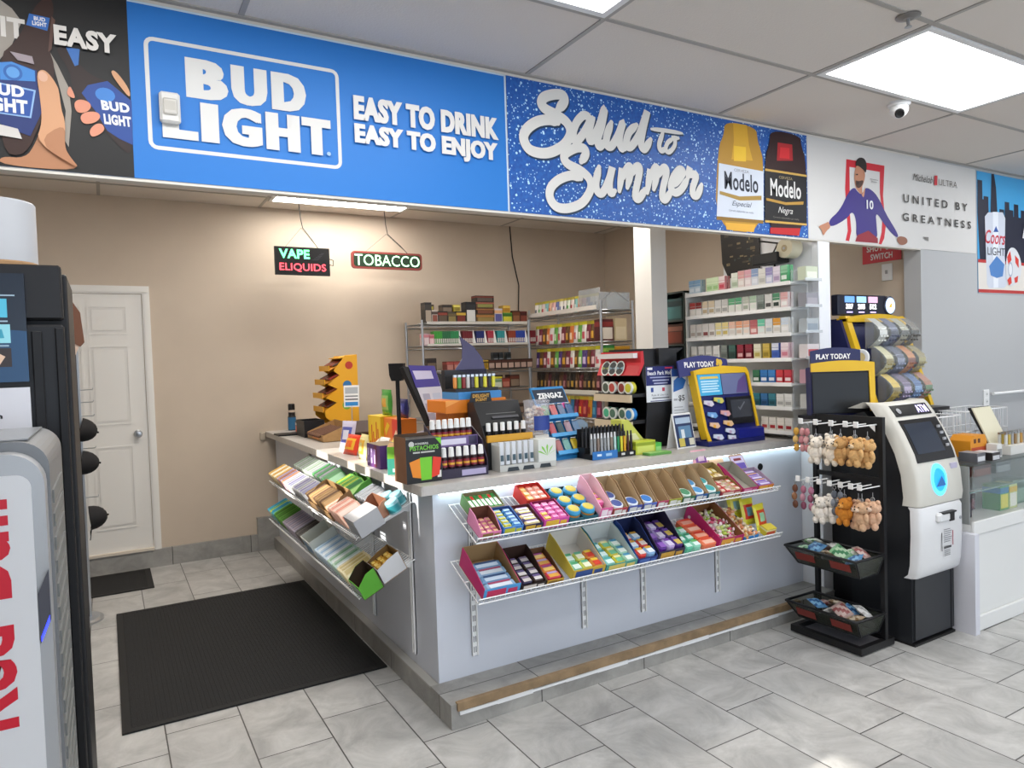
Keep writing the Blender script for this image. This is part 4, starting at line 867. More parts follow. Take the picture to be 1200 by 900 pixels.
def basket(z, zb, name_ext, d):
    m = M(); a, b = x0-.035, x1-.08; A = [(a, y0-.0), (b, y0-.0), (b, y1), (a, y1)]; B = [(a+.075, y0+.03), (b-.02, y0+.03), (b-.02, y1-.03), (a+.075, y1-.03)]
    for i in range(4):
        p, q, r_, s_ = A[i], A[(i+1) % 4], B[(i+1) % 4], B[i]
        m.add([(*p, z), (*q, z), (*r_, zb), (*s_, zb)], [(0, 1, 2, 3)], clear('#3c4038', .62, .25))
    m.face([(*p, zb) for p in B], P('#25251f', .6)); bk = m.build('basket', t)
    m = M(); m.tube([(p[0], p[1], z) for p in A], .008, RB, 6, True); m.tube([(p[0], p[1], zb) for p in B], .005, RB, 5, True)
    for p, q in zip(A, B): m.tube([(*p, z), (*q, zb)], .005, RB, 5)
    m.build('basket_rim', bk)
    for yy in (y0+.05, y1-.17):
        m = M(); m.face([(a+.019, yy, z-.035+.006), (a+.019, yy+.12, z-.035+.006), (a+.036, yy+.12, z-.072), (a+.036, yy, z-.072)][::-1], P('#7a2a22', .5)); m.build('price_label', bk)
basket(.505, .40, 'upper', .1); basket(.19, .09, 'lower', .1)
# plush key rings
def bear(col, belly, long=1.0):
    f = P(col, .95, noise=.12, nscale=90, bump=.8)
    m = M(); m.ball((0, 0, .05), (.028, .03, .036*long), f); m.ball((0, -.004, .10), (.03, .031, .028), f)
    for s in (-1, 1):
        m.ball((0, s*.023, .124), (.009, .011, .011), f, 8, 5); m.ball((-.006, s*.03, .062), (.011, .012, .022), f, 8, 5); m.ball((-.012, s*.017, .018), (.016, .013, .018), f, 8, 5)
    z = M(); z.ball((-.026, 0, .094), (.012, .014, .011), P(belly, .9), 8, 5)
    e = M(); e.ball((-.037, 0, .098), .0035, DARK, 6, 4)
    for s in (-1, 1): e.ball((-.027, s*.011, .108), .003, DARK, 6, 4)
    r = M(); r.tube([(0, .008*math.cos(2*PI*i/10), .135+.009*math.sin(2*PI*i/10)) for i in range(10)], .0014, CHROME, 5, True); r.tube([(0, 0, .128), (0, 0, .165)], .0014, CHROME, 4)
    return [(None, m), ('muzzle', z), ('eyes', e), ('ring', r)]
def plush(kind, col, belly, x, y, z, lab, g):
    inst('bear'+col, lambda: bear(col, belly), 'plush_key_ring', (x, y, z), rz=random.uniform(-.35, .35), label=lab, cat='plush toy', group=g).scale = (1.25, 1.25, 1.18)
RX = 3.39
up = [('#e6ddd0', '#d9cbb8', 2.505, .0, 'cream'), ('#e6ddd0', '#d9cbb8', 2.45, .05, 'cream'), ('#e3d6c4', '#d4c2aa', 2.405, 0, 'ivory'), ('#c89a62', '#d9b98a', 2.355, .0, 'tan'), ('#c89a62', '#d9b98a', 2.315, .055, 'tan'), ('#d2a66e', '#dcc09a', 2.27, 0, 'honey'), ('#d2a66e', '#dcc09a', 2.235, .05, 'honey')]
for i, (c, b, y, dx, nm) in enumerate(up):
    plush('b', c, b, RX+dx-.02, y, .975+(.01 if i % 2 else 0), '%s teddy key ring on the upper hooks, %s from left' % (nm, ORD[i+1]), 'teddy key rings on the upper hooks')
lw = [('#e9e2d8', '#d9d0c2', 2.49, 'white panda'), ('#e9e2d8', '#d9d0c2', 2.44, 'white panda'), ('#c9802c', '#e0a050', 2.345, 'orange'), ('#d3aa8c', '#e0c4ae', 2.285, 'pink beige'), ('#cda684', '#dcc0a6', 2.245, 'rosy tan'), ('#d3aa8c', '#e0c4ae', 2.205, 'pink beige')]
for i, (c, b, y, nm) in enumerate(lw):
    plush('b', c, b, RX-.01+.03*(i % 2), y, .645+.008*(i % 3), '%s teddy key ring on the lower hooks, %s from left' % (nm, ORD[i+1]), 'teddy key rings on the lower hooks')
def charm(cols, n=3):
    def mk():
        m = M()
        for i in range(n): z = -.03-.035*i; m.ball((0, .004*(i % 2), z), (.010, .013, .018), P(cols[i % len(cols)], .5), 8, 5)
        r = M(); r.tube([(0, .007*math.cos(2*PI*i/10), .0+.008*math.sin(2*PI*i/10)) for i in range(10)], .0014, CHROME, 5, True); r.tube([(0, 0, -.007), (0, 0, -.03)], .0016, CHROME, 4)
        return [(None, m), ('ring', r)]
    return mk
for i, (cols, y, z, lab) in enumerate(((['#c99a3c', '#d9b46a'], 2.64, 1.185, 'amber bead key ring at far end of upper hooks'), (['#c98f8f', '#b97a80'], 2.60, 1.185, 'dusty pink bead key ring on the upper hooks'), (['#b9787c', '#d0a0a0'], 2.57, 1.185, 'rose bead key ring beside cream teddies'),
        (['#6a3f2c', '#9a6a4a'], 2.655, .858, 'brown charm key ring at far end of lower hooks'), (['#a9657c', '#c08a9a', '#8a4a62'], 2.60, .858, 'mauve charm key ring on the lower hooks'), (['#b0708a', '#93526c'], 2.55, .858, 'plum charm key ring on the lower hooks'), (['#5c626c', '#80868f'], 2.405, .858, 'slate grey charm key ring on the lower hooks'), (['#6c727b', '#4a4f58'], 2.37, .858, 'dark grey charm key ring beside the orange teddy'))):
    inst('charm%d' % i, charm(cols, 3), 'charm_key_ring', (RX-.01, y, z), label=lab, cat='key ring').scale = (1.35, 1.35, 1.3)
def pouch(cols):                                                   # crinkled little bag
    m = M(); n = 6; pts = []; rr = random.Random(str(cols))
    for s in (0, 1):
        for j in range(n+1):
            for i in range(n+1):
                u, v = i/n, j/n; h = (math.sin(PI*u)*math.sin(PI*v))**.6*.016*(1 if s else -1); pts.append(((u-.5)*.075, (v-.5)*.095, h+rr.uniform(-.003, .003)*(0 < i < n)*(0 < j < n)))
    N = (n+1)**2
    for s in (0, 1):
        for j in range(n):
            for i in range(n):
                a = s*N+j*(n+1)+i; f = (a, a+1, a+n+2, a+n+1); c = cols[0] if j in (0, n-1) else cols[1+((i+j) // 2) % (len(cols)-1)]
                m.add([pts[k] for k in (f if s else f[::-1])], [(0, 1, 2, 3)], P(c, .3), True)
    return m
pc = [('blue', ['#5f8fb9', '#2f5f94', '#7fb0d4']), ('dusty red', ['#a98f88', '#8a4a48', '#c0a8a0']), ('green', ['#7fae84', '#3f7f54', '#b9d4b4']), ('white green', ['#cfd8cc', '#8fc08a', '#e0e6da']), ('tan', ['#b9a48a', '#8a6f50', '#d4c6b0']), ('silver', ['#c6c6c4', '#a8a6a2', '#dedcd8'])]
for k, (zb, rows, nm) in enumerate(((.43, 5, 'upper'), (.115, 4, 'lower'))):
    for i in range(rows):
        for j in range(2):
            q = (i*2+j) % 6 if k == 0 else (4, 5, 1, 0, 5, 4, 0, 1)[i*2+j]; nmc, cols = pc[q]
            inst('pouch%d' % q, lambda: pouch(cols), 'toy_pouch', (3.37+.085*j, 2.29+.075*i+.01*j, zb+.062+.02*((i+j) % 2)), rz=random.uniform(-.6, .6), tilt=random.uniform(-.6, .6), ry=random.uniform(-.5, .5),
                 label='%s foil pouch in %s basket, %s row from right, %s column' % (nmc, nm, ORD[i+1], ('front', 'back')[j]), cat='pouch', group='pouches in the rack baskets')

# ---------------------------------------------------------------- glass display counter at right
t = thing('display_counter', 'white display counter with glass top case right of the cash machine', 'display counter', (5.2, 2.08, 0))
ox, oy = 5.2, 2.08; xl, xr = 4.127-ox, 6.4-ox; WC = P('#dcdcd9', .4); WC2 = P('#cfcfd6', .4)
m = M(); m.box(xl, .012, 0, xr, .53, .60, WC); m.rbox(xl, -.006, .545, xr, .0115, .62, WC, .003); m.rbox(xl, -.008, 0, xr, .0115, .085, WC, .004)
for x in (xl, xl+1.15): m.box(x, -.002, .085, x+.05, .0115, .545, WC)
m.build('base', t)
m = M(); m.box(xl-.045, -.03, 0, xl-.001, .53, .56, WC2); m.build('end_panel', t)
GL = clear('#cfdad8', .10, .03); GE = P('#6f8a84', .2)
m = M(); m.box(xl+.003, .0, .621, xr, .006, .925, GL); m.build('front_glass', t)
m = M(); m.box(xl, -.006, .927, xr, .53, .938, clear('#5f6a6a', .45, .04)); m.build('glass_top', t)
m = M(); m.box(xl+.004, .02, .775, xr, .51, .782, clear('#c3d0ce', .22, .04)); m.box(xl+.004, .018, .775, xr, .02, .782, GE); m.build('glass_shelf', t)
m = M(); m.box(xl, .52, .60, xr, .53, .926, P('#8f9290', .5)); m.box(xl, .02, .601, xl+.008, .52, .926, P('#8f9290', .5)); m.build('back_panel', t)
m = M(); m.rbox(.42-.55+.0, -.012, .845, .36, -.0065, .945, P('#d8d8d6', .4), .001); pl = m.build('price_notice', t)
m = M(); g_ = P('#77777a', .5)
for a, b, z in ((-.09, -.03, .915), (-.02, .05, .922), (.07, .14, .918), (-.04, .02, .872), (.04, .16, .876)): m.prism([(a, z-.012), (b, z-.016), (b, z-.002), (a, z+.004)], 1, -.0128, -.0121, g_)
m.build('blurred_print', pl)
def carton(w, d, h, body, front=None, stripe=None, top=None, ins=.08):
    """small carton, front to -y, base on z=0"""
    def mk():
        m = M(); m.box(-w/2, -d/2, 0, w/2, d/2, h, P(body, .4))
        if front: m.box(-w/2+w*ins, -d/2-.0006, h*.08, w/2-w*ins, -d/2, h*.62, P(front, .4))
        if stripe: m.box(-w/2, -d/2-.0009, h*.66, w/2, -d/2, h*.88, P(stripe, .4)); m.box(-w/2-.0004, -d/2, h*.66, -w/2, d/2, h*.88, P(stripe, .4))
        if top: m.box(-w/2, -d/2, h, w/2, d/2, h+.0008, P(top, .4))
        return m
    return mk
def ctn(name, loc, dims, cols, label, cat='box', group=None, rz=0, tilt=0):
    return inst(('ctn', dims, cols), carton(*dims, *cols), name, loc, rz, tilt, label, cat, group)
for dx, y, z, dims, cols, lab in ((4.25, 2.25, .601, (.16, .12, .13), ('#4a4a50', '#6a6a72', '#2f2f34'), 'dark grey carton on the floor of the glass case'),
        (4.47, 2.33, .601, (.16, .1, .11), ('#5c4a56', '#7a3f4a', '#3c2c34'), 'dull plum carton on the floor of the glass case'),
        (4.66, 2.22, .601, (.10, .1, .155), ('#4f9a5c', '#d9d24a', '#2f7fa8'), 'green and yellow carton in the glass case'),
        (4.765, 2.22, .601, (.09, .1, .15), ('#c8d48a', '#e6e6d8', '#d9b83a'), 'pale yellow green carton beside the green one in glass case'),
        (4.93, 2.27, .601, (.17, .12, .15), ('#5f8272', '#7fa08c', '#3f5f50'), 'muted green carton at the right of the glass case'),
        (4.50, 2.42, .783, (.18, .14, .075), ('#b9b84a', '#d0cf6a', '#8f8f30'), 'olive yellow flat carton on the glass shelf'),
        (4.72, 2.40, .783, (.20, .16, .07), ('#7a3f3a', '#94544a', '#5a2a28'), 'maroon flat carton on the glass shelf'),
        (4.95, 2.38, .783, (.18, .14, .07), ('#8a8f90', '#aab0b0', '#6a7070'), 'grey flat carton on the glass shelf')):
    ctn('carton', (dx, y, z), dims, cols, lab)
# wire baskets on the glass top
def wbasket(cx, cy, w, d, h, lab):
    t = thing('wire_basket', lab, 'basket', (cx, cy, .938)); m = M()
    for z in (.004, h*.5, h): m.tube([(-w/2, -d/2, z), (w/2, -d/2, z), (w/2, d/2, z), (-w/2, d/2, z)], .003 if z < h else .0045, WIRE, 5, True)
    m.build('rim', t); m = M()
    n = 9
    for i in range(n+1):
        x = -w/2+w*i/n; m.tube([(x, -d/2, h), (x, -d/2, .004), (x, d/2, .004), (x, d/2, h)], .0018, WIRE, 4)
    for j in range(1, 6):
        y = -d/2+d*j/6; m.tube([(-w/2, y, h), (-w/2, y, .004), (w/2, y, .004), (w/2, y, h)], .0018, WIRE, 4)
    m.build('wires', t)
wbasket(4.37, 2.475, .36, .23, .235, 'white wire basket on glass counter next to the cash machine')
wbasket(4.86, 2.475, .50, .23, .25, 'second white wire basket on the glass counter by the right edge')
def bottle(cap, body, lab, r=.014, h=.075, capr=None):
    def mk():
        m = M(); m.lathe([(r*.95, 0), (r, .003), (r, h*.6), (r*.55, h*.7), (r*.5, h*.72)], P(body, .25), 10)
        c = M(); k = capr or r*.62; c.lathe([(k, h*.72), (k*.95, h*.98), (k*.7, h)], P(cap, .35), 10)
        l = M(); l.lathe([(r*1.02, h*.1), (r*1.02, h*.52)], P(lab, .4), 10)
        return [(None, m), ('cap', c), ('label', l)]
    return mk
for i in range(4):
    c = [('green', '#5fae4a'), ('orange', '#d98a2c'), ('white', '#dcdcd8'), ('dark red', '#7a2c2c')][i]
    inst('wb%d' % i, bottle('#2c2c2e', c[1], '#d9d6c8', .026, .16), 'small_bottle', (4.26+.075*i, 2.475, .9465), label='%s labelled bottle in the wire basket next to cash machine' % c[0], cat='bottle')
t = thing('snack_display', 'orange house-shaped display box on the glass counter', 'display box', (4.455, 2.27, .938))
m = M(); O_ = P('#d98e22', .45); m.prism([(-.09, 0), (.09, 0), (.09, .09), (.07, .13), (-.05, .13), (-.09, .10)], 1, -.06, .06, O_); m.build('box', t, .004)
m = M(); m.box(-.055, -.061, .085, -.03, -.0602, .11, P('#5a2c14', .5)); m.box(-.01, -.061, .085, .015, -.0602, .11, P('#5a2c14', .5)); m.box(-.08, -.061, .01, .08, -.0602, .06, P('#b84a2a', .5)); m.build('window_print', t)
ctn('flat_box', (4.28, 2.16, .938), (.09, .10, .05), ('#5f5f64', '#d2d2d4', None, '#8f8f94'), 'grey flat box at the left end of the glass counter'); ctn('flat_box', (4.40, 2.14, .938), (.085, .10, .045), ('#2c2626', '#c9c9cc', None, '#c9c9cc'), 'black and white flat box before the orange display')
ctn('flat_box', (4.545, 2.17, .938), (.055, .06, .075), ('#d9d9d4', '#8f8f8c'), 'small white carton right of the orange display')
t = thing('lighter_display', 'white tray of lighters with tilted cream header card on glass counter', 'lighter display', (4.80, 2.20, .938))
m = M(); m.box(-.15, -.07, 0, .15, .09, .055, P('#d6d4ce', .4)); m.build('tray', t)
m = M(); m.prism([(.05, .055), (.06, .055), (.17, .27), (.15, .275)], 0, -.15, .06, P('#1c1c1e', .45)); m.build('card_back', t)
m = M(); m.prism([(.04, .055), (.0495, .055), (.149, .272), (.14, .27)], 0, -.15, .06, P('#d8d2b8', .45)); m.build('header_card', t)
m = M(); m.box(.04, -.0708, .02, .12, -.0701, .034, P('#4a4a4c', .5)); m.build('front_print', t)
lc = ['#c9c9c4', '#b9a24a', '#9a9a9c', '#8a6a3a', '#c4c0b0', '#b98a3a', '#a6a6a8', '#c9b48a']
for i in range(16):
    c = lc[i % 8]; r, k = i // 8, i % 8
    inst('lgt'+c, lambda: (lambda a: [(None, a[0]), ('metal_cap', a[1])])((M().rbox(-.011, -.006, 0, .011, .006, .062, P(c, .35), .003), M().box(-.010, -.0055, .062, .010, .0055, .075, CHROME))), 'lighter', (4.80-.128+.036*k, 2.165+.035*r, .9935), label='lighter in the white tray, %s from left in the %s row' % (ORD[k+1], ('front', 'back')[r]), cat='lighter', group='lighters on the glass counter')
m = M(); m.tube([(4.83+.0, 2.34, 1.23), (4.84, 2.34, 1.31)], .004, P('#4f9a4a', .5), 6)
m.ball((4.835, 2.34, 1.225), (.02, .02, .016), P('#3f9a5a', .5), 10, 6)
m = M()
ctn('carton', (5.02, 2.25, .938), (.07, .09, .10), ('#9a3a3a', '#d0a0a0'), 'red carton at the right edge on the glass counter')
# ---------------------------------------------------------------- things on the worktop: left leg
ZW = ZT+.0005
def grp(name, label, cat, x, y, rz=0, z=ZW, tilt=0, group=None): return thing(name, label, cat, (x, y, z), rz, group, tilt)
LF = -PI/2
t = grp('spray_can', 'dark spray can with blue base at far end of the worktop', 'spray can', 1.42, 6.38); m = M(); m.lathe([(.034, 0), (.036, .006), (.036, .115), (.03, .13)], P('#2f6f9a', .4), 14, mats=[P('#2a2a2e'), P('#2f6a94', .4), P('#2a2a2e')]); m.build('can_body', t)
m = M(); m.lathe([(.03, .13), (.03, .225), (.026, .235), (.0001, .236)], P('#1b1a1c', .35), 14); m.lathe([(.0305, .16), (.0305, .18)], P('#c9b9a8', .5), 14); m.build('cap', t)
ctn('small_box', (1.455, 6.05, ZW), (.11, .14, .10), ('#1f1c20', '#d9562c', '#c9c4c4'), 'small black box with orange print before the spray can', rz=LF)
m = M(); m.prism([(-.1, 0), (.1, 0), (.1, .012), (-.1, .012)], 1, -.09, .09, DARK); solo(m, 'counter_pad', 'flat black pad under small boxes at the worktop far end', 'pad', loc=(1.295, 5.965, ZW), bevel=.004)
t = grp('display_tray', 'open kraft cardboard tray of cigars on the worktop left edge', 'display box', 1.47, 5.36, LF)
m = M(); m.prism([(-.23, 0), (.23, 0), (.23, .05), (-.23, .05)], 1, -.11, -.106, KRAFT); m.box(-.23, .106, 0, .23, .11, .13, KRAFT); m.box(-.23, -.11, 0, .23, .11, .004, KRAFT)
for x in (-.23, .226): m.prism([(-.106, 0), (.106, 0), (.106, .13), (-.106, .05)], 0, x, x+.004, KRAFT)
m.build('tray', t)
m = M(); m.box(-.08, -.1106, .012, .10, -.11, .04, P('#d9853c', .5)); m.build('label_strip', t)['label'] = 'orange label'
for i in range(9):
    inst('cig_k', lambda: M().tube([(0, -.1, 0), (0, .09, .05)], .010, P('#5c3a26', .7), 8), 'cigar_pack', (1.44, 5.20+.04*i, ZW+.038), rz=LF, label='brown cigar in the kraft tray, %s from the near end' % ORD[i+1], cat='cigar', group='cigars in the kraft tray')
t = grp('card_box', 'black open box behind the kraft tray', 'box', 1.42, 5.735, LF); m = M(); m.box(-.13, -.08, 0, .13, .08, .004, DARK)
for q in ((-.13, -.08, .13, -.076), (-.13, .076, .13, .08), (-.13, -.076, -.126, .076), (.126, -.076, .13, .076)): m.box(q[0], q[1], .004, q[2], q[3], .13, BLACK)
m.build('box', t); m = M(); m.box(-.13, -.0815, .10, .13, -.0803, .125, P('#3f3a34', .5)); m.build('rim_band', t)
# yellow tiered candy rack (faces the mat)
t = grp('candy_tier_rack', 'yellow cardboard tiered candy rack standing at worktop far end', 'display rack', 1.68, 5.80, LF)
YC = P('#e3a51e', .45); YC2 = P('#c98412', .5); w = .15
for i, (z, y) in enumerate(((.19, -.08), (.30, -.08), (.41, -.06), (.52, -.02))):
    m = M(); m.prism([(y-.09, z), (y+.10, z+.10), (y+.10, z+.106), (y-.09, z+.006)], 0, -w, w, YC2); m.box(-w, y-.095, z-.004, w, y-.088, z+.04, YC)
    m.build('shelf', t); 
m = M(); 
for x in (-w-.004, w): m.prism([(-.16, .15), (-.16, .20), (-.06, .26), (-.15, .30), (-.05, .37), (-.13, .41), (-.03, .48), (-.08, .52), (.02, .64), (.12, .64), (.12, 0), (.0, 0)], 0, x, x+.004, YC)
m.box(-w, .116, 0, w, .12, .64, YC); m.build('side_walls', t)
m = M(); m.prism([(-.03, .615), (.12, .64), (.12, .648), (-.03, .623)], 0, -w, w, YC); m.build('top_flap', t)
for (y, z, r, c) in ((.05, .56, .032, '#b8341f'), (.03, .40, .036, '#2f6fa8'), (.02, .235, .036, '#7ba83a')):
    m = M(); m.prism([(y+r*math.cos(2*PI*i/14), z+r*math.sin(2*PI*i/14)) for i in range(14)], 0, w+.0042, w+.005, P(c, .4)); m.build('flavour_print', t)
for i, (z, y) in enumerate(((.19, -.08), (.30, -.08), (.41, -.06), (.52, -.02))):
    for k in range(6):
        c = ['#7a3a24', '#8a2c20', '#4a2c1c'][(i+k) % 3]; x = -w+.03+k*.048
        inst('lol'+c, lambda: M().rbox(-.021, -.07, 0, .021, .05, .014, P(c, .4), .004), 'candy_bar', (1.68+(y+.01), 5.80-x, ZW+z+.062), rz=LF, tilt=.48, label='wrapped bar in yellow tiered rack, %s tier from bottom, %s from far end' % (ORD[i+1], ORD[k+1]), cat='candy', group='bars in the yellow rack')
t = grp('price_card', 'white and blue upright card beside the yellow tiered rack', 'card', 1.66, 5.40, -.45); m = M(); m.prism([(.0281, .23), (.0341, .23), (.055, .40), (.049, .40)], 0, -.06, .06, WHITE); m.build('card', t); m = M(); m.box(-.008, .0, 0, .008, .004, .01, CHROME); m.tube([(0, .002, .008), (0, .034, .25)], .004, CHROME, 6); m.build('stem', t)
m = M()
for (z0, z1, c) in ((.285, .295, '#55555a'), (.24, .27, '#2f86c9'), (.31, .32, '#777c82'), (.335, .385, '#aeb4ba')):
    m.add([(-.05, .122*z0-.001, z0), (.05, .122*z0-.001, z0), (.05, .122*z1-.001, z1), (-.05, .122*z1-.001, z1)], [(0, 1, 2, 3)], P(c, .5))
m.build('printed_bands', t)
# black display pole
t = grp('customer_display_pole', 'black pole with rectangular head rising beside the snack bags', 'display pole', 1.525, 4.015); m = M(); m.lathe([(.045, 0), (.045, .012), (.02, .02)], BLACK, 18); m.build('base', t)
m = M(); m.cyl((0, 0, .0), (0, 0, .47), .0125, BLACK, 12); m.build('pole', t); m = M(); m.T = Matrix.Rotation(-.6, 4, 'Z'); m.prism([(-.03, .455), (.03, .455), (.042, .49), (.045, .56), (-.045, .56), (-.042, .49)], 1, -.03, .03, BLACK); m.build('head', t, .006)
# snack bags
def bag(w, h, d, c1, c2, c3):
    def mk():
        m = M(); nx, nz = 7, 9; rr = random.Random(c1+c2); F = []; B = []
        for j in range(nz+1):
            for i in range(nx+1):
                u, v = i/nx, j/nz; b = max(0, math.sin(PI*u))**.5*max(0, math.sin(PI*v))**.55*d/2+rr.uniform(-.0015, .0015); x = (u-.5)*w*(1-.05*math.sin(PI*v)); F.append((x, -b, v*h)); B.append((x, b, v*h))
        N = len(F); P3 = [P(c, .28) for c in (c1, c2, c3)]
        for j in range(nz):
            for i in range(nx):
                a = j*(nx+1)+i; q = P3[0]
                if 2 <= j <= 6 and 1 <= i <= 5: q = P3[1]
                if 3 <= j <= 5 and 2 <= i <= 4: q = P3[2]
                m.add([F[a], F[a+1], F[a+nx+2], F[a+nx+1]], [(0, 1, 2, 3)], q, True); m.add([B[a], B[a+1], B[a+nx+2], B[a+nx+1]], [(3, 2, 1, 0)], P3[0], True)
        return m
    return mk
def sbag(x, y, dims, cols, lab, rz=LF, tilt=-.15, z=ZW, g=None, ry=0, name='snack_bag'): return inst(('bag', dims, cols), bag(*dims, *cols), name, (x, y, z), rz, tilt, lab, 'snack bag', g, ry)
sbag(1.37, 4.60, (.14, .19, .05), ('#c9c4d9', '#5a5fa8', '#d9d9e6'), 'white and purple snack bag near the brown stand', LF+.4, -.2)
sbag(1.30, 4.30, (.17, .13, .06), ('#d9442c', '#e8b23a', '#e86a2c'), 'red and yellow snack bag lying at the worktop edge', LF+.2, -.35)
sbag(1.29, 4.02, (.13, .15, .05), ('#e9dca0', '#d9a83a', '#c9c07a'), 'pale yellow snack bag before the yellow boxes', LF, -.15)
m = M(); m.prism([(-.12, 0), (.12, 0), (.12, .06), (.02, .17), (-.12, .10)], 1, -.09, .09, P('#3a2620', .6)); solo(m, 'card_holder', 'dark brown wedge-shaped holder left of the snack bags', 'holder', loc=(1.53, 4.78, ZW), rz=LF+PI, bevel=.006)
t = grp('candy_box', 'tall yellow box with red lettering on the left worktop', 'box', 1.58, 4.46, LF); m = M(); m.box(-.12, -.06, 0, .12, .06, .22, P('#e6c22a', .45)); m.build('box', t)
m = M()
for i in range(6): m.box(-.085+.03*i, -.0612, .04, -.07+.03*i, -.0603, .05+.022*((i*5) % 7), P('#c23a24', .5))
m.build('lettering', t)
t = grp('candy_box', 'orange and red box right of the tall yellow box', 'box', 1.60, 4.20, LF); m = M(); m.box(-.13, -.06, 0, .13, .06, .215, P('#e07a24', .45)); m.box(.02, -.0606, .02, .13, -.06, .215, P('#d8402c', .45)); m.box(-.10, -.0612, .03, .0, -.0606, .09, P('#e8b88a', .45)); m.build('box', t)
m = M(); m.prism([(-.09, .10), (-.02, .17), (-.06, .19), (-.11, .14)], 1, -.0616, -.0608, P('#e6c22a', .5)); m.prism([(.03, .05), (.11, .13), (.09, .15), (.02, .08)], 1, -.0616, -.0608, P('#f0d8b8', .5)); m.build('printed_shapes', t)
sbag(1.60, 4.42, (.18, .17, .05), ('#3f8f3a', '#8fb86a', '#d9a23a'), 'green snack bag standing on the yellow box', LF, 0, ZW+.2205)
sbag(1.62, 4.18, (.16, .12, .05), ('#22265c', '#3a3f8a', '#6a6fae'), 'navy snack bag standing on the orange box', LF, 0, ZW+.2155)
for i, (x, y, c, lab) in enumerate(((1.36, 4.08, ('#e8e4d8', '#d9b83a', '#f0ecdf'), 'white and yellow packet in the pile before the orange box'), (1.42, 3.95, ('#d8b03a', '#e8d46a', '#f0ecd8'), 'golden packet in the pile before the orange box'), (1.33, 3.88, ('#e6e2dc', '#c9c4b8', '#d98a3a'), 'cream packet on the pile beside the display pole'), (1.44, 3.80, ('#2f78c4', '#5fa4dc', '#e6e6e6'), 'bright blue packet by the foot of the display pole'))):
    sbag(x, y, (.11, .13, .035), c, lab, LF+.3*(i-1.5), -.5, ZW+.01*i)
t = grp('candy_box', 'purple carton of candy tubes at the left worktop edge', 'box', 1.30, 3.67, LF)
m = M(); m.box(-.105, -.06, 0, .105, .06, .125, P('#5a2f6f', .45)); m.box(-.105, -.06, .1251, .105, .06, .1255, P('#7a6a55', .6)); m.box(.01, -.0606, .005, .055, -.06, .122, P('#6a2040', .45)); m.build('box', t)
m = M()
for i in range(3): m.box(-.09+.05*i, -.0616, .02, -.065+.05*i, -.0608, .10, P('#b7a4cf', .45)); m.box(-.083+.05*i, -.0622, .03+.02*i, -.072+.05*i, -.0616, .06+.02*i, P('#5a2f6f', .5))
m.build('lettering', t)
t = grp('gum_box', 'teal green carton with pale panel left of the pistachio box', 'box', 1.315, 3.42, -.42)
m = M(); m.box(-.075, -.09, 0, .075, .09, .14, P('#3f9a86', .45)); m.box(-.0752, -.0902, .08, .075, -.09, .14, P('#7ab83a', .45)); m.box(-.0756, -.09, 0, -.075, .09, .14, P('#7fd0d4', .45)); m.box(-.075, -.09, .1401, .075, .09, .1405, KRAFT); m.build('box', t)
m = M(); m.box(.02, -.0912, .045, .065, -.0903, .10, P('#d9e0e4', .45)); m.box(-.05, -.0912, .012, .06, -.0903, .03, P('#cfe4e0', .45)); m.box(.03, -.0918, .06, .055, -.0912, .085, P('#4a5560', .5)); m.build('printed_panel', t)
# ---------------------------------------------------------------- front leg
t = grp('pistachio_box', 'black pistachio display box with orange, green and red packs at the corner', 'display box', 1.265, 3.10, .03)
m = M(); m.box(-.09, -.07, 0, .09, .07, .205, P('#121212', .4)); m.box(-.0906, -.07, 0, -.09, .07, .215, P('#7a5338', .6)); m.box(-.088, .066, .205, .088, .07, .22, P('#4a3420', .6)); m.build('box', t)
m = M(); y = -.0706
m.T = Matrix.Translation((0, 0, 0))
for (a, b, c, d, col) in (((-.06, .03), (-.012, .02), (-.022, .115), (-.075, .10), '#e0861e'), ((-.018, .012), (.035, .012), (.04, .118), (-.022, .118), '#6fc02a'), ((.035, .02), (.075, .03), (.088, .11), (.045, .118), '#d8371f')):
    m.face([(p[0], y, p[1]) for p in (a, b, c, d)], P(col, .4)); y -= .0004
m.build('printed_packs', t)
m = M(); m.text('WONDERFUL', (-.045, -.0708, .178), *XZ, .07, .010, P('#cfcfca', .5), .02); m.text('PISTACHIOS', (-.07, -.0708, .152), *XZ, .145, .022, P('#6fb83a', .4), .03); m.build('lettering', t); m = M(); m.box(-.055, -.0708, .139, -.02, -.0701, .146, P('#b9b9b4', .5)); m.box(-.015, -.0708, .139, .055, -.0701, .146, P('#b9b9b4', .5)); m.build('small_print', t); m = M(); m.box(.066, -.0708, .018, .086, -.0701, .05, P('#d4d4d0', .5)); m.build('barcode_label', t); m = M(); m.prism([(.06, .2045), (.0895, .2045), (.0895, .17)], 1, -.0708, -.0701, P('#6fc02a', .4)); m.build('corner_flash', t)
m = M(); m.lathe([(.014, 0), (.0001, .0003)], P('#b9b9b4', .4), 12); m.T = Matrix(); m.v = [Vector((v.x-.062, -.0706-v.z, .182+v.y)) for v in m.v]; m.build('seal', t)
def shot():
    m = M(); m.lathe([(.0155, 0), (.0165, .003), (.0165, .05), (.009, .06)], P('#2a1216', .3), 10)
    l = M(); l.lathe([(.0168, .008), (.0168, .04)], P('#8a2c3a', .4), 10); l.lathe([(.017, .018), (.017, .028)], P('#d9a83a', .4), 10)
    c = M(); c.lathe([(.0145, .056), (.012, .098), (.0095, .101), (.0001, .101)], P('#e6e6e4', .35), 10)
    return [(None, m), ('label', l), ('cap', c)]
t = grp('energy_shot_display', 'two-tier dark display of small white-capped bottles beside pistachio box', 'display box', 1.487, 3.13)
PU = P('#2a2238', .45); PU2 = P('#6f5a8c', .45)
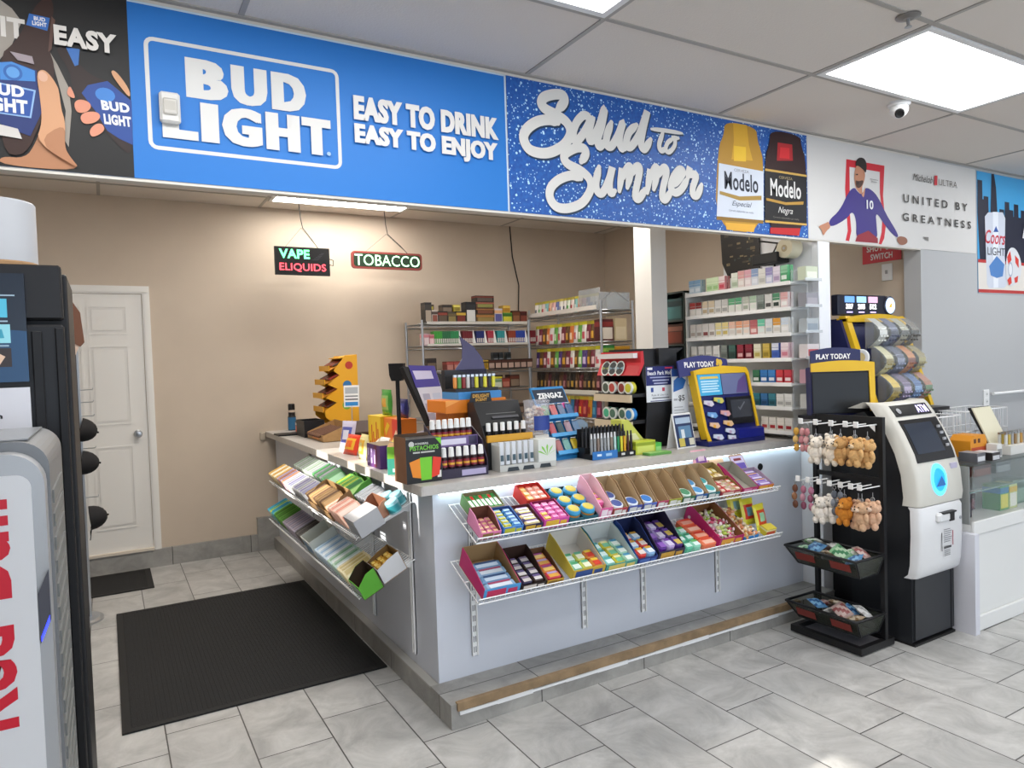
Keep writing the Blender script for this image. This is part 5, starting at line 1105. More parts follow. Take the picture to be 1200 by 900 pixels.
m = M(); m.box(-.12, -.085, 0, .12, .12, .045, PU); m.box(-.12, .02, .045, .12, .12, .17, PU); m.box(-.12, .112, .17, .12, .12, .24, P('#6a4c38', .6))
for x in (-.124, .12): m.prism([(-.085, 0), (.12, 0), (.12, .25), (.06, .22), (-.03, .17), (-.085, .07)], 0, x, x+.004, PU)
m.build('tray', t)
m = M(); m.box(-.12, -.0856, .0, .12, -.085, .045, PU); m.lathe([(.016, 0), (.0001, .0002)], P('#8f8aa8', .4), 12); 
m = M(); m.box(-.02, -.0862, .008, .11, -.0852, .036, P('#a79fc0', .4)); m.build('front_label', t); m = M(); m.box(-.12, .012, .14, .12, .0195, .19, PU2); m.box(-.10, .0112, .15, .055, .0119, .178, P('#d4cfe2', .4)); m.box(.07, .0112, .145, .115, .0119, .186, P('#3a3350', .4)); m.build('banner_strip', t)
for r, (yy, zz, n) in enumerate(((-.055, .046, 6), (.07, .171, 7))):
    for k in range(n): inst('shot', shot, 'energy_shot', (1.487-.10+.2*k/(n-1), 3.13+yy, ZW+zz), label='white-capped energy shot in the dark display, %s from left in the %s row' % (ORD[k+1], ('lower', 'upper')[r]), cat='bottle', group='energy shots')
def roller():
    m = M(); m.lathe([(.0125, 0), (.0125, .048), (.007, .053)], P('#17171c', .3), 10); c = M(); c.lathe([(.0125, .052), (.0115, .094), (.0001, .096)], P('#e9e9e8', .3), 10); return [(None, m), ('cap', c)]
t = grp('scent_display', 'black display box with orange lettered header and white-capped bottles', 'display box', 1.80, 3.235)
m = M(); m.box(-.135, -.09, 0, .135, .12, .14, P('#161618', .4)); m.box(-.135, -.09, .1401, .135, -.075, .175, P('#d09a2c', .45)); m.box(-.135, .05, .14, .135, .12, .22, P('#161618', .4))
m.prism([(-.08, .14), (.12, .14), (.12, .335), (.05, .335), (-.02, .25)], 0, -.139, -.135, P('#222226', .4)); m.prism([(.0, .22), (.12, .335), (.12, .34), (.05, .34)], 0, -.135, .135, P('#161618', .4)); m.build('box', t)
m = M(); m.prism([(-.135, .335), (.0, .335), (-.01, .39), (-.12, .39)], 1, .10, .106, P('#161618', .4)); hd = m.build('header_card', t)
m = M(); m.text('DELIGHT', (-.115, .0992, .363), *XZ, .10, .018, P('#d9a23a', .4), .03); m.text('SCENT', (-.10, .0992, .343), *XZ, .07, .016, P('#d9a23a', .4), .03); m.build('lettering', hd)
m = M(); n = Vector((0, -.8, .6)); m.face([(-.08, .038, .2945), (.10, .038, .2945), (.10, .022, .2765), (-.08, .022, .2765)], P('#6a6a6a', .5)); m.face([(-.05, .014, .265), (.11, .014, .265), (.11, .004, .254), (-.05, .004, .254)], P('#55555a', .5)); m.build('printed_bars', t)
for k in range(6): inst('roll', roller, 'scent_bottle', (1.80-.105+.042*k, 3.19, ZW+.141), label='white-capped scent bottle behind the orange lip, %s from left' % ORD[k+1], cat='bottle', group='scent bottles')
def vial():
    m = M(); m.rbox(-.013, -.008, 0, .013, .008, .115, P('#cdd0d4', .3, .2), .003); w = M(); w.box(-.009, -.0086, .02, .009, -.0081, .05, P('#3f5560', .3)); return [(None, m), ('window', w)]
t = grp('slim_device_display', 'grey cardboard display of slim silver vials with green leaf panel', 'display box', 1.845, 3.09, -.02)
GC_ = P('#b9bab6', .45); m = M(); m.box(-.165, -.045, 0, .165, .045, .03, GC_); m.box(-.165, .04, .03, .165, .045, .14, GC_); m.box(.06, -.046, .03, .165, .04, .145, P('#d2d5d0', .45)); m.box(-.165, -.045, .03, -.161, .04, .13, GC_); m.build('tray', t)
m = M()
for x in (-.09, .0, .10): m.prism([(x-.035, .0), (x+.035, .0), (x+.028, .02), (x-.028, .02)], 1, -.0456, -.045, P('#2a3238', .4))
m.build('cut_outs', t)
m = M(); g = P('#7fc04a', .5)
for a in (-1.1, -.55, 0, .55, 1.1): m.face([(.112, -.0468, .06), (.112+.05*math.sin(a)-.006, -.0468, .06+.045*math.cos(a)), (.112+.064*math.sin(a), -.0468, .06+.06*math.cos(a)), (.112+.05*math.sin(a)+.006, -.0468, .06+.045*math.cos(a)+.004)], g)
m.build('leaf_print', t)['label'] = 'green leaf print'
for k in range(6): inst('vial', vial, 'slim_vial', (1.845-.142+.035*k, 3.075, ZW+.031), label='slim silver vial in the grey display, %s from left' % ORD[k+1], cat='vial', group='slim vials')
# blue lighter stand
t = grp('lighter_stand', 'tilted blue lighter display board with white lettered header', 'lighter display', 2.228, 3.283, .14)
BL = P('#2a7fb8', .4); ln = .50; ct, st = math.cos(ln), math.sin(ln); m = M(); R4 = Matrix.Translation((-.0, -.075, 0)) @ Matrix.Rotation(-ln, 4, 'X'); m.T = R4
m.box(-.125, 0, .0, .125, .012, .45, BL); m.box(-.118, -.0012, .345, .118, 0, .435, P('#12243a', .4)); m.build('board', t, .003)
m = M(); m.T = R4; m.text('ZENGAZ', (-.095, -.0024, .375), *XZ, .19, .036, WHITE, .05); m.build('lettering', t)
m = M(); m.prism([(-.075, 0), (.15, 0), (.15, .02), (-.06, .02)], 0, -.12, .12, BL); m.prism([(.13, .02), (.145, .02), (.15, .36), (.14, .36)], 0, -.03, .03, BL); m.build('foot', t)
for r, z in enumerate((.02, .125, .235)):
    m = M(); m.T = R4; m.box(-.125, -.034, z, .125, 0, z+.012, BL); m.box(-.125, -.036, z, .125, -.032, z+.022, P('#4a9ad0', .4)); m.build('ledge', t)
lc = [['#a86a6a', '#7fb0a8', '#c9b02a', '#b07a94'], ['#b04a54', '#2f4a50', '#a88a94', '#5f7fa0'], ['#4f8a4a', '#c46a6a', '#6a7a94', '#3f5f8a']]
for r, z in enumerate((.02, .125, .235)):
    for k in range(4):
        c = lc[r][k]; p = Matrix.Translation((2.228, 3.283, ZW)) @ Matrix.Rotation(.14, 4, 'Z') @ R4 @ Vector((-.09+.06*k, -.016, z+.0125))
        inst('zl'+c, lambda: (lambda a, b: [(None, a), ('metal_cap', b)])(M().rbox(-.0225, -.009, 0, .0225, .009, .078, P(c, .3), .007), M().rbox(-.018, -.008, .078, .018, .008, .085, CHROME, .002)), 'jet_lighter', p, rz=.14, tilt=-ln, label='jet lighter on the blue board, %s from left in the %s row' % (ORD[k+1], ('bottom', 'middle', 'top')[r]), cat='lighter', group='lighters on the blue board')
m = M(); m.T = Matrix()
for k, (c, x) in enumerate((('#8a8f9a', -.07), ('#4a5568', -.01), ('#e0559a', .06))):
    q = M(); q.T = R4; q.rbox(x-.028, -.008, .305, x+.028, -.0002, .34, P(c, .35), .002); q.build('sample_tile', t)
# clear jar of wrapped sweets
t = grp('sweet_jar', 'clear plastic tub of wrapped sweets before the blue lighter stand', 'jar', 1.995, 3.195, 0, ZW+.156); t.scale = (.85, .85, .85); ctn('carton', (1.993, 3.195, ZW), (.085, .10, .155), ('#d0cdc6', '#b4b0a8'), 'plain pale carton carrying the clear sweet tub'); JR = clear('#dfe0ea', .25, .08)
m = M(); m.lathe([(.0001, .002), (.07, .002), (.075, .01), (.082, .20), (.086, .205), (.086, .215)], JR, 24); m.build('tub', t); m = M(); m.lathe([(.0805, .03), (.0815, .12)], P('#2a3f8a', .4), 24)
k = 24; keep = [f for f in range(len(m.f)) if 15 <= f % k <= 20]; m.f = [m.f[f] for f in keep]; m.mi = [m.mi[f] for f in keep]; m.sm = [m.sm[f] for f in keep]; m.build('label', t)['label'] = 'blue label'
for i in range(26):
    a = i*2.4; r = .02+.032*((i*7) % 5)/4; c = ['#d9c4b0', '#c9a08a', '#e6dccf', '#b98a7a', '#d8d4d8'][i % 5]
    inst('sw'+c, lambda: M().ball((0, 0, 0), (.014, .011, .011), P(c, .4), 7, 5).cyl((-.022, 0, 0), (-.012, 0, 0), .009, P(c, .4), 6, .003).cyl((.012, 0, 0), (.022, 0, 0), .003, P(c, .4), 6, .009), 'wrapped_sweet', (1.995+.82*r*math.cos(a), 3.195+.82*r*math.sin(a), ZW+.18+.0048*i), rz=i*1.3, tilt=i*.7, label='wrapped sweet in the clear tub', cat='candy', group='sweets in the clear tub')
# vape pens in trays
def pen(c, tip):
    def mk():
        m = M(); m.tube([(0, 0, 0), (0, 0, .085)], .0075, P(c, .3), 8); t_ = M(); t_.tube([(0, 0, .085), (0, 0, .112)], [.006, .0045], P(tip, .3), 8); return [(None, m), ('mouthpiece', t_)]
    return mk
t = grp('pen_display', 'black tiered tray of coloured pens with blue and black front', 'display box', 2.41, 3.12)
m = M(); m.box(-.15, -.055, 0, .15, .085, .028, DARK); m.box(-.15, .015, .028, .15, .085, .06, DARK); m.box(-.15, .08, .06, .15, .085, .16, DARK); m.build('tray', t)
m = M(); m.box(-.15, -.058, .0, .02, -.0552, .045, P('#2a6fb4', .4)); m.box(-.12, -.0588, .018, -.09, -.0582, .03, P('#cfe0f0', .4)); m.box(-.06, -.0588, .015, -.02, -.0582, .03, P('#9ac0e0', .4)); m.build('front_panel', t)['label'] = 'blue front panel'
m = M()
for x in (.06, .12): m.box(x-.012, -.0588, .01, x+.012, -.0552, .022, P('#d9d9d4', .4))
m.build('price_tags', t)
pcs = ['#8a8f94', '#94989c', '#8a7a70', '#a0a4a8', '#9a9ea2', '#b0b4b6', '#8f8478', '#b9dcd8', '#2f8a5a', '#d9d23a', '#d9a02a', '#4a2428', '#2f2428']
for k, c in enumerate(pcs): inst('pen'+c, pen(c, '#d9dcde' if k < 8 else '#2a2a2c'), 'vape_pen', (2.41-.138+.023*k, 3.087, ZW+.0285), label='pen in the front row of the black tray, %s from left' % ORD[k+1], cat='pen', group='front row pens')
for r in range(2):
    for k in range(11): inst('penk', pen('#2a2a2e', '#1a1a1c'), 'vape_pen', (2.41-.13+.026*k, 3.147+.03*r, ZW+.0605), label='black pen in the %s row of the black tray, %s from left' % (('middle', 'back')[r], ORD[k+1]), cat='pen', group='black pens')
m = M(); m.prism([(-.06, 0), (.06, 0), (.085, .16), (.05, .19), (-.05, .19)], 1, -.004, .004, P('#7f93a8', .4)); solo(m, 'backing_card', 'blue grey card standing behind the black pen tray', 'card', loc=(2.43, 3.42, ZW), tilt=-.2)
ctn('mint_box', (2.635, 3.10, ZW), (.145, .07, .075), ('#b9c43a', '#cfd86a', '#8fa02a'), 'yellow green carton at the foot of black tin dispenser'); ctn('mint_box', (2.735, 3.10, ZW), (.045, .06, .055), ('#4fae4a', '#8fd07a'), 'small bright green box beside the yellow green carton'); ctn('mint_box', (2.67, 3.01, ZW), (.16, .06, .014), ('#5f9a4a', None, None, '#86b86a'), 'flat green box in front of the yellow green carton')
m = M(); m.prism([(-.08, .0), (.09, 0), (.09, .06), (-.03, .19), (-.08, .19)], 1, -.05, .05, P('#c4c85a', .45)); m.prism([(-.03, .05), (.07, .05), (.02, .11), (-.03, .11)], 1, -.0508, -.05, P('#e0e0b0', .5)); solo(m, 'wedge_box', 'pale yellow wedge-shaped box behind the yellow green carton', 'box', loc=(2.63, 3.22, ZW))
# tin dispenser
t = grp('tin_dispenser', 'black tin dispenser with red header and flyer on its side', 'dispenser', 2.79, 3.25); B2 = P('#17171a', .45)
side = [(.0, 0), (.27, 0), (.27, .56), (.245, .59), (-.0, .59), (.0, .50), (-.01, .44), (.03, .30), (.01, .1)]
for y in (0, .375): m = M(); m.prism(side, 1, y, y+.008, B2); m.build('side_plate', t)
m = M(); m.box(.24, .008, .0, .268, .375, .56, B2); m.box(.0, .008, 0, .24, .375, .02, B2); m.box(.05, .008, .56, .25, .375, .585, B2); m.build('back_plate', t)
m = M(); m.prism([(-.05, .44), (-.035, .44), (.005, .51), (.0, .585), (-.015, .585), (-.02, .515)], 1, -.005, .39, P('#c42a32', .4)); h = m.build('header', t); h['label'] = 'red header'
m = M()
for k in range(3):
    cyc = .31-.07*k; pts = []
    for i in range(20): a = 2*PI*i/20; pts.append((cyc+.045*math.cos(a), .485+.046*math.sin(a)))
    for i in range(20):
        a, b = pts[i], pts[(i+1) % 20]; yz = lambda p, e: (-.052-.0002*k-.0+max(0, (p[1]-.44))*.30-e, p[0], p[1])
        ia = (cyc+(a[0]-cyc)*.82, .485+(a[1]-.485)*.82); ib = (cyc+(b[0]-cyc)*.82, .485+(b[1]-.485)*.82)
        m.face([yz(a, .002), yz(b, .002), yz(ib, .002), yz(ia, .002)], P('#d9dcd8', .4)); m.face([yz(ia, .0018), yz(ib, .0018), (yz((cyc, .485), .0018))], P(['#8f9a5a', '#7f9aa8', '#7fa0b0'][k] if i in (9, 10, 19, 0) else '#3a3f42', .4))
m.box(-.0565, .02, .545, -.024, .375, .575, P('#e0dada', .4))
m.build('tin_prints', h)
tin_c = [['#c9c43a', '#8a3a34', '#b04a44', '#4f5a50'], ['#2f7fc4', '#4a6a5a', '#4f7060', '#4fb08a']]
for r, z in enumerate((.33, .17)):
    m = M(); m.box(-.085, .015, z-.02, .20, .37, z, B2); m.box(-.095, .01, z-.05, -.082, .372, z-.005, P('#c9b9a0', .4)); m.build('tier', t)
    for k in range(4):
        c = tin_c[r][k]
        inst('tin'+c, lambda: [(None, M().add([], [], P(c, .3)).tube([(0, 0, 0), (.024, 0, 0)], .037, P(c, .3), 20)), ('lid', M().tube([(-.012, 0, 0), (0, 0, 0)], .0376, P('#dfe2dc', .3), 20)), ('lid_print', M().tube([(-.0132, 0, 0), (-.0121, 0, 0)], .027, P(c, .4), 16))], 'round_tin', (2.79-.055+.012*(k % 2), 3.25+.065+.078*k, ZW+z+.0352), label='round tin on the %s tier of the black dispenser, %s from its flyer side' % (('upper', 'lower')[r], ORD[k+1]), cat='tin', group='round tins')
m = M(); m.box(.02, -.0016, .275, .245, -.0002, .49, P('#dfe2e6', .45)); fl = m.build('flyer', t)
m = M(); m.box(.02, -.0022, .375, .245, -.0017, .49, P('#232a6a', .45)); W_ = P('#e6e6ea', .5)
m.text('Beach Park Mobil', (.03, -.0026, .438), *XZ, .205, .024, W_, .03); m.box(.05, -.0026, .420, .215, -.0022, .427, P('#a9aed0', .5)); m.box(.07, -.0026, .401, .20, -.0022, .409, P('#b9bdd8', .5)); m.box(.08, -.0026, .384, .19, -.0022, .391, P('#b9bdd8', .5))
m.box(.03, -.0026, .47, .07, -.0022, .484, W_); m.box(.17, -.0026, .474, .23, -.0022, .484, P('#c43a5a', .5))
m.box(.055, -.0022, .335, .075, -.0017, .362, P('#2f4a9a', .5)); m.box(.145, -.0022, .338, .165, -.0017, .36, P('#c4445a', .5))
m.text('Rate & Like Us', (.06, -.0022, .31), *XZ, .13, .013, P('#5a5f66', .5), 0); m.box(.065, -.0022, .294, .20, -.0017, .302, P('#7a7f86', .5)); m.box(.05, -.0022, .278, .22, -.0017, .283, P('#34387a', .5)); m.build('lettering', fl)
m = M(); m.box(-.02, .11, .585, .30, .30, .60, B2); m.prism([(.10, .50), (.285, .59), (.30, .60), (.10, .60)], 1, -.03, -.002, B2); m.build('top_arm', t)
# tent card
t = grp('tent_card', 'folded tent card with navy printed front before the lottery kiosk', 'card', 2.975, 3.135, .12)
m = M(); m.prism([(-.04, 0), (-.037, 0), (.002, .20), (.04, .0), (.043, .0), (.003, .206), (.0, .206)], 0, -.085, .085, WHITE); m.build('card', t)
m = M()
def tq(x0, x1, z0, z1, c, e=.0012): m.add([(x, -.04+.039*z/.2-e, z) for x, z in ((x0, z0), (x1, z0), (x1, z1), (x0, z1))], [(0, 1, 2, 3)], P(c, .4))
tq(-.075, .08, .008, .195, '#27365c'); tq(-.065, .07, .145, .18, '#a9bcd0', .0018); tq(-.05, .06, .06, .13, '#5f86a8', .0018); tq(-.06, -.01, .012, .06, '#c9b85a', .0022); tq(.03, .075, .015, .055, '#d0cdb8', .0022); tq(-.03, .0, .06, .11, '#d8e0e4', .0024); m.build('print', t)
# PLAY TODAY kiosk
t = grp('lottery_kiosk', 'PLAY TODAY lottery kiosk with yellow frame at right end of worktop', 'lottery kiosk', 3.335, 3.06, 0); t.scale = (.835, .97, .97); NV = P('#10185c', .35)
m = M(); ln = .16; R5 = Matrix.Rotation(-ln, 4, 'X'); m.box(-.29, -.03, 0, .30, .20, .03, NV); m.build('base', t, .004)
m = M(); m.T = R5; m.prism([(-.26, .03), (.285, .03), (.235, .46), (-.29, .46)], 1, .004, .06, NV); m.build('body', t)
m = M(); m.T = R5
m.prism([(-.30, .45), (.22, .45), (.24, .43), (.272, .03), (.295, .03), (.262, .45), (.24, .485), (-.0, .50), (-.20, .49), (-.31, .475)], 1, -.006, .05, P('#e0b41a', .4)); m.prism([(-.31, .475), (-.285, .45), (-.25, .1), (-.22, .02), (-.25, .0), (-.275, .1)], 1, -.006, .05, P('#e0b41a', .4)); m.build('yellow_frame', t, .003)['label'] = 'yellow curved frame'
m = M(); m.T = R5; hh = [(-.42+.50*i/14, .525+.05*math.sin(PI*(.12+.76*i/14))) for i in range(15)]; m.prism([(-.42, .44), (.08, .49)]+hh[::-1], 1, .02, .032, P('#2a2f6c', .4)); hd = m.build('header_board', t)
m = M(); m.T = R5; m.text('PLAY TODAY', (-.36, .0192, .50), *XZ, .30, .036, WHITE, .04); m.build('lettering', hd)
m = M(); m.T = R5; yy = P('#d9b43a', .4)
for i, (px, pz, r) in enumerate(((-.02, .535, .016), (.005, .525, .02), (.0, .505, .013), (-.03, .515, .011))): m.prism([(px+r*math.cos(2*PI*k/12), pz+r*math.sin(2*PI*k/12)) for k in range(12)], 1, .0185-.0004*i, .0197, yy)
m.build('bee_emblem', hd)['label'] = 'gold emblem'
m = M(); m.T = R5; m.box(-.275, -.004, .315, -.045, .004, .448, P('#3fa8d8', .35)); m.prism([(-.255, .42), (-.065, .42), (-.075, .435), (-.245, .435)], 1, -.0046, -.004, P('#e0c05a', .4))
for i in range(5): m.box(-.25, -.0046, .335+.016*i, -.07-.015*(i % 2), -.004, .344+.016*i, P('#bfe4f2', .4))
m.build('instruction_panel', t)
m = M(); m.T = R5; m.box(-.035, -.002, .315, .225, .004, .448, P('#6a7298', .25)); m.prism([(.10, .32), (.22, .32), (.22, .44), (.14, .40)], 1, -.0026, -.002, P('#5a4a80', .3)); m.build('dark_panel', t)
m = M(); m.T = R5; m.box(-.02, -.006, .12, .245, .004, .295, P('#141418', .3)); sc = m.build('screen_frame', t); m = M(); m.T = R5; m.box(.02, -.0068, .16, .225, -.006, .275, P('#3a3d44', .2)); m.prism([(.09, .225), (.11, .205), (.17, .255), (.165, .262), (.11, .22), (.095, .232)], 1, -.0074, -.0069, P('#6a6d74', .3)); m.build('screen', sc)
m = M(); m.prism([(-.03, .031), (.0, .031), (.0, .095), (-.028, .085)], 0, .02, .29, P('#17207a', .35)); m.build('ticket_tray', t)
for k, (x, z, c) in enumerate(((-.255, .235, '#c9c4cf'), (-.15, .25, '#c9c05a'), (-.235, .16, '#6a9ad0'), (-.10, .165, '#d09a9a'), (-.225, .095, '#d9b49a'), (-.085, .10, '#d9b48a'), (-.075, .05, '#c9d0e0'), (-.205, .02, '#c9d0e0'), (-.06, .005, '#d0d4e0'))):
    m = M(); m.T = R5; m.prism([(x, z+.028), (x+.075, z+.008), (x+.10, z+.02), (x+.085, z+.044), (x+.005, z+.05)], 1, -.012, -.004, P(c, .45)); m.prism([(x+.03, z+.016), (x+.052, z+.0125), (x+.06, z+.032), (x+.035, z+.036)], 1, -.0126, -.012, P({'#6a9ad0': '#a9c8ea', '#c9c05a': '#6fb0a0'}.get(c, '#e0a23a' if 'd9b4' in c else '#b9a4c0'), .5)); m.build('play_slip', t)
t = grp('brochure_panel', 'white upright brochure panel with blue top left of the kiosk', 'panel', 3.03, 3.20, 0)
m = M(); m.box(-.06, 0, 0, .07, .006, .47, P('#d6dade', .45)); m.build('panel', t); m = M(); m.box(-.06, -.0008, .425, .07, -.0001, .47, P('#2a4f94', .4)); m.prism([(-.05, .33), (.03, .35), (.055, .40), (.0, .43), (-.045, .40)], 1, -.0008, -.0001, P('#2460a4', .4)); m.box(.02, -.0012, .438, .05, -.0008, .46, P('#8fb0d8', .4))
m.text('$5', (-.01, -.0008, .27), *XZ, .05, .04, P('#44484f', .5), .02); m.box(-.048, -.0008, .278, -.018, -.0001, .29, P('#9a9ea6', .5))
for i in range(4): m.box(-.045, -.0008, .18+.018*i, .055-.01*i, -.0001, .186+.018*i, P('#a4a8ae', .5))
m.build('print', t)
# POS monitor with flyer, orange lighter stand behind
t = grp('pos_monitor', 'black tilted checkout monitor with purple and white flyers', 'monitor', 1.66, 3.74, .25)
m = M(); m.lathe([(.09, 0), (.09, .012), (.03, .02), (.025, .18)], BLACK, 18); m.build('stand', t)
m = M(); m.T = Matrix.Translation((0, 0, .17)) @ Matrix.Rotation(-.35, 4, 'X'); m.prism([(-.05, 0), (.16, 0), (.20, .32), (-.14, .40)], 1, -.0, .035, P('#1a1a1e', .4)); m.build('screen_body', t, .008)
m = M(); m.T = Matrix.Translation((0, 0, .17)) @ Matrix.Rotation(-.35, 4, 'X'); m.prism([(-.04, .03), (.11, .03), (.09, .39), (-.10, .40)], 1, -.003, -.0005, P('#dcdce8', .45)); m.prism([(-.085, .26), (.095, .26), (.09, .39), (-.10, .40)], 1, -.0036, -.003, P('#4a3f9a', .45)); m.prism([(-.07, .31), (.06, .31), (.055, .36), (-.08, .365)], 1, -.0042, -.0036, P('#d9d4f0', .45))
for i in range(3): m.box(-.05, -.0036, .06+.06*i, .0, -.003, .10+.06*i, P('#b4b4c8', .5)); m.box(.02, -.0036, .06+.06*i, .08, -.003, .10+.06*i, P(['#e2c8cc', '#e8e4ea', '#c8d0e4'][i], .5))
m.build('flyer', t)['label'] = 'purple and white flyer'
t = grp('pamphlet_holder', 'clear stacked pamphlet holder below the checkout monitor', 'holder', 1.455, 3.44, .2); m = M()
for i in range(5): m.prism([(-.05, .03+.036*i), (-.05, .065+.036*i), (.02, .05+.036*i), (.02, .03+.036*i)], 0, -.045, .045, clear('#e6e0ee', .5, .1))
m.build('pockets', t); m = M()
for i in range(5): m.box(-.04, -.04, .032+.036*i, .04, .015, .045+.036*i, P(['#d9c8d4', '#e4dce8', '#c8c4dc', '#e0d0d8', '#d4d0e4'][i], .5))
m.build('pamphlets', t); m = M(); m.box(-.06, -.06, 0, .06, .06, .028, P('#c9a08a', .6)); m.build('base', t)
t = grp('lighter_display', 'orange house-shaped lighter display behind the energy shots', 'lighter display', 1.72, 3.475, .05); t.scale = (1.12, 1, 1.14); OR = P('#d87a1e', .45)
m = M(); m.box(-.13, -.05, 0, .13, .10, .25, OR); m.prism([(-.165, .25), (.17, .25), (.17, .31), (-.165, .31)], 1, -.10, .12, OR); m.prism([(-.165, .28), (-.165, .31), (-.08, .31)], 1, -.1008, -.10, P('#e89a4a', .5)); m.build('stand', t, .004)
m = M(); m.box(-.02, -.0512, .05, .05, -.0502, .2, P('#5f6a70', .4)); m.build('window', t)
m = M(); m.box(-.09, -.09, .3105, .15, .10, .345, P('#3f86c4', .4)); m.box(-.09, .06, .345, .15, .10, .45, P('#1a1a1e', .4)); m.box(-.09, -.06, .345, .15, .06, .36, P('#1a1a1e', .4)); m.build('tray', t)
m = M(); m.prism([(-.03, .45), (.15, .40), (.13, .50), (.08, .56), (.02, .60), (.0, .615), (.015, .56), (.01, .50)], 1, .06, .066, P('#4a4668', .4)); m.build('fin_card', t)['label'] = 'purple fin-shaped card'
fc = ['#d98a3a', '#5f9a4a', '#8a2c2c', '#c9c4c0', '#4a4450', '#d9d03a', '#2a2a2c', '#d9d03a', '#2a2a2c', '#d9d03a']
for k, c in enumerate(fc): inst('lgt2'+c, lambda: (lambda a: [(None, a[0]), ('metal_cap', a[1])])((M().rbox(-.010, -.006, 0, .010, .006, .062, P(c, .35), .003), M().box(-.009, -.0055, .062, .009, .0055, .075, CHROME))), 'lighter', (1.72-.084+.0263*k, 3.445, ZW+.411), rz=.05, label='lighter on the orange stand, %s from left' % ORD[k+1], cat='lighter', group='lighters on the orange stand')
ctn('cigar_box', (1.96, 3.50, ZW), (.14, .12, .26), ('#3a2420', '#7a3a3a', '#b06a5a'), 'dark red brown carton behind the clear sweet tub')
# ---------------------------------------------------------------- goods on the sloped wire shelves
def shelf_frame(kind, zb):
    if kind == 'front': return Matrix.Translation((0, 2.965, zb)) @ Matrix.Rotation(TH, 4, 'X'), (TH, 0, 0)
    return Matrix.Translation((1.268, 0, zb)) @ Matrix.Rotation(-PI/2, 4, 'Z') @ Matrix.Rotation(TL, 4, 'X'), (TL, 0, -PI/2)
FR = {'fu': shelf_frame('front', .94), 'fl': shelf_frame('front', .675), 'lu': shelf_frame('left', .925), 'll': shelf_frame('left', .645)}
def at(sh, u, v, h=0):                                              # u along the shelf (world x, or world y on the side shelves), v down the slope
    R, e = FR[sh]; return R @ Vector((u if sh[0] == 'f' else -u, -v, .0045+h))
def place(o, sh, u, v, h=0, turn=0):
    o.location = at(sh, u, v, h); e = FR[sh][1]; o.rotation_euler = e
    if turn: o.rotation_euler = (FR[sh][0].to_3x3() @ Matrix.Rotation(turn, 3, 'Z')).to_euler()
    return o
def obox(w, d, hf, hb, out, inn, front=None, lip=None):             # open display box, front to -y
    def mk():
        m = M(); t = .003; O = P(out, .5); I = P(inn, .75); s = min(d*.45, .06)
        m.box(-w/2, -d/2, 0, w/2, d/2, t, I); m.box(-w/2, -d/2, 0, w/2, -d/2+t, hf, P(front or out, .5)); m.box(-w/2, d/2-t, 0, w/2, d/2, hb, I)
        for x, q in ((-w/2, O), (w/2-t, O)):
            m.prism([(-d/2+t, t), (d/2-t, t), (d/2-t, hb), (d/2-s, hb*.96), (-d/2+t, hf)], 0, x, x+t, q)
        m.prism([(-d/2+t, t), (d/2-t, t), (d/2-t, hb), (d/2-s, hb*.96), (-d/2+t, hf)], 0, -w/2+t, -w/2+t+.0006, I); m.prism([(-d/2+t, t), (d/2-t, t), (d/2-t, hb), (d/2-s, hb*.96), (-d/2+t, hf)], 0, w/2-t-.0006, w/2-t, I)
        r = [(None, m)]
        if lip:
            l = M(); l.box(-w*.42, -d/2-.0008, hf*.15, w*.1, -d/2, hf*.85, P(lip, .45)); l.box(w*.16, -d/2-.0008, hf*.3, w*.42, -d/2, hf*.7, P(lip, .45)); r.append(('front_print', l))
        return r
    return mk
def bx_(sh, u0, u1, v0, v1, hf, hb, out, inn, label, front=None, lip=None, name='display_box'):
    w, d = abs(u1-u0)-.003, v1-v0; o = inst(('ob', round(w, 3), round(d, 3), hf, hb, out, inn, front, lip), obox(w, d, hf, hb, out, inn, front, lip), name, (0, 0, 0), label=label, cat='box'); place(o, sh, (u0+u1)/2, (v0+v1)/2); return o
def stick(w, d, h, c1, c2, c3=None):
    def mk():
        m = M(); m.rbox(-w/2, -d/2, 0, w/2, d/2, h, P(c1, .35), min(h, w)*.18)
        k = M(); k.box(-w*.36, -d*.5+.003, h, w*.36, d*.1, h+.0006, P(c2, .35))
        if c3: k.box(-w*.36, d*.14, h, w*.36, d*.42, h+.0006, P(c3, .35))
        return [(None, m), ('wrapper_print', k)]
    return mk
def fill(sh, u0, u1, v0, v1, nu, nv, h, cols, noun, where, group, z=.004, tilt_row=0, name='gum_pack', cat='gum', gap=.9):
    du, dv = (u1-u0)/nu, (v1-v0)/nv
    for j in range(nv):
        for i in range(nu):
            c = cols[(i+j*3) % len(cols)] if not callable(cols) else cols(i, j)
            o = inst(('st', round(abs(du)*gap, 4), round(dv*gap, 4), h, c), stick(abs(du)*gap, dv*gap, h, *c), name, (0, 0, 0), label='%s, %s from left in %s row of %s' % (noun, ORD[i+1], ('front', 'second', 'third', 'fourth', 'fifth')[nv-1-j], where) if nv > 1 else '%s in %s, %s from left' % (noun, where, ORD[i+1]), cat=cat, group=group)
            place(o, sh, u0+du*(i+.5), v0+dv*(j+.5), z+tilt_row*(nv-1-j))
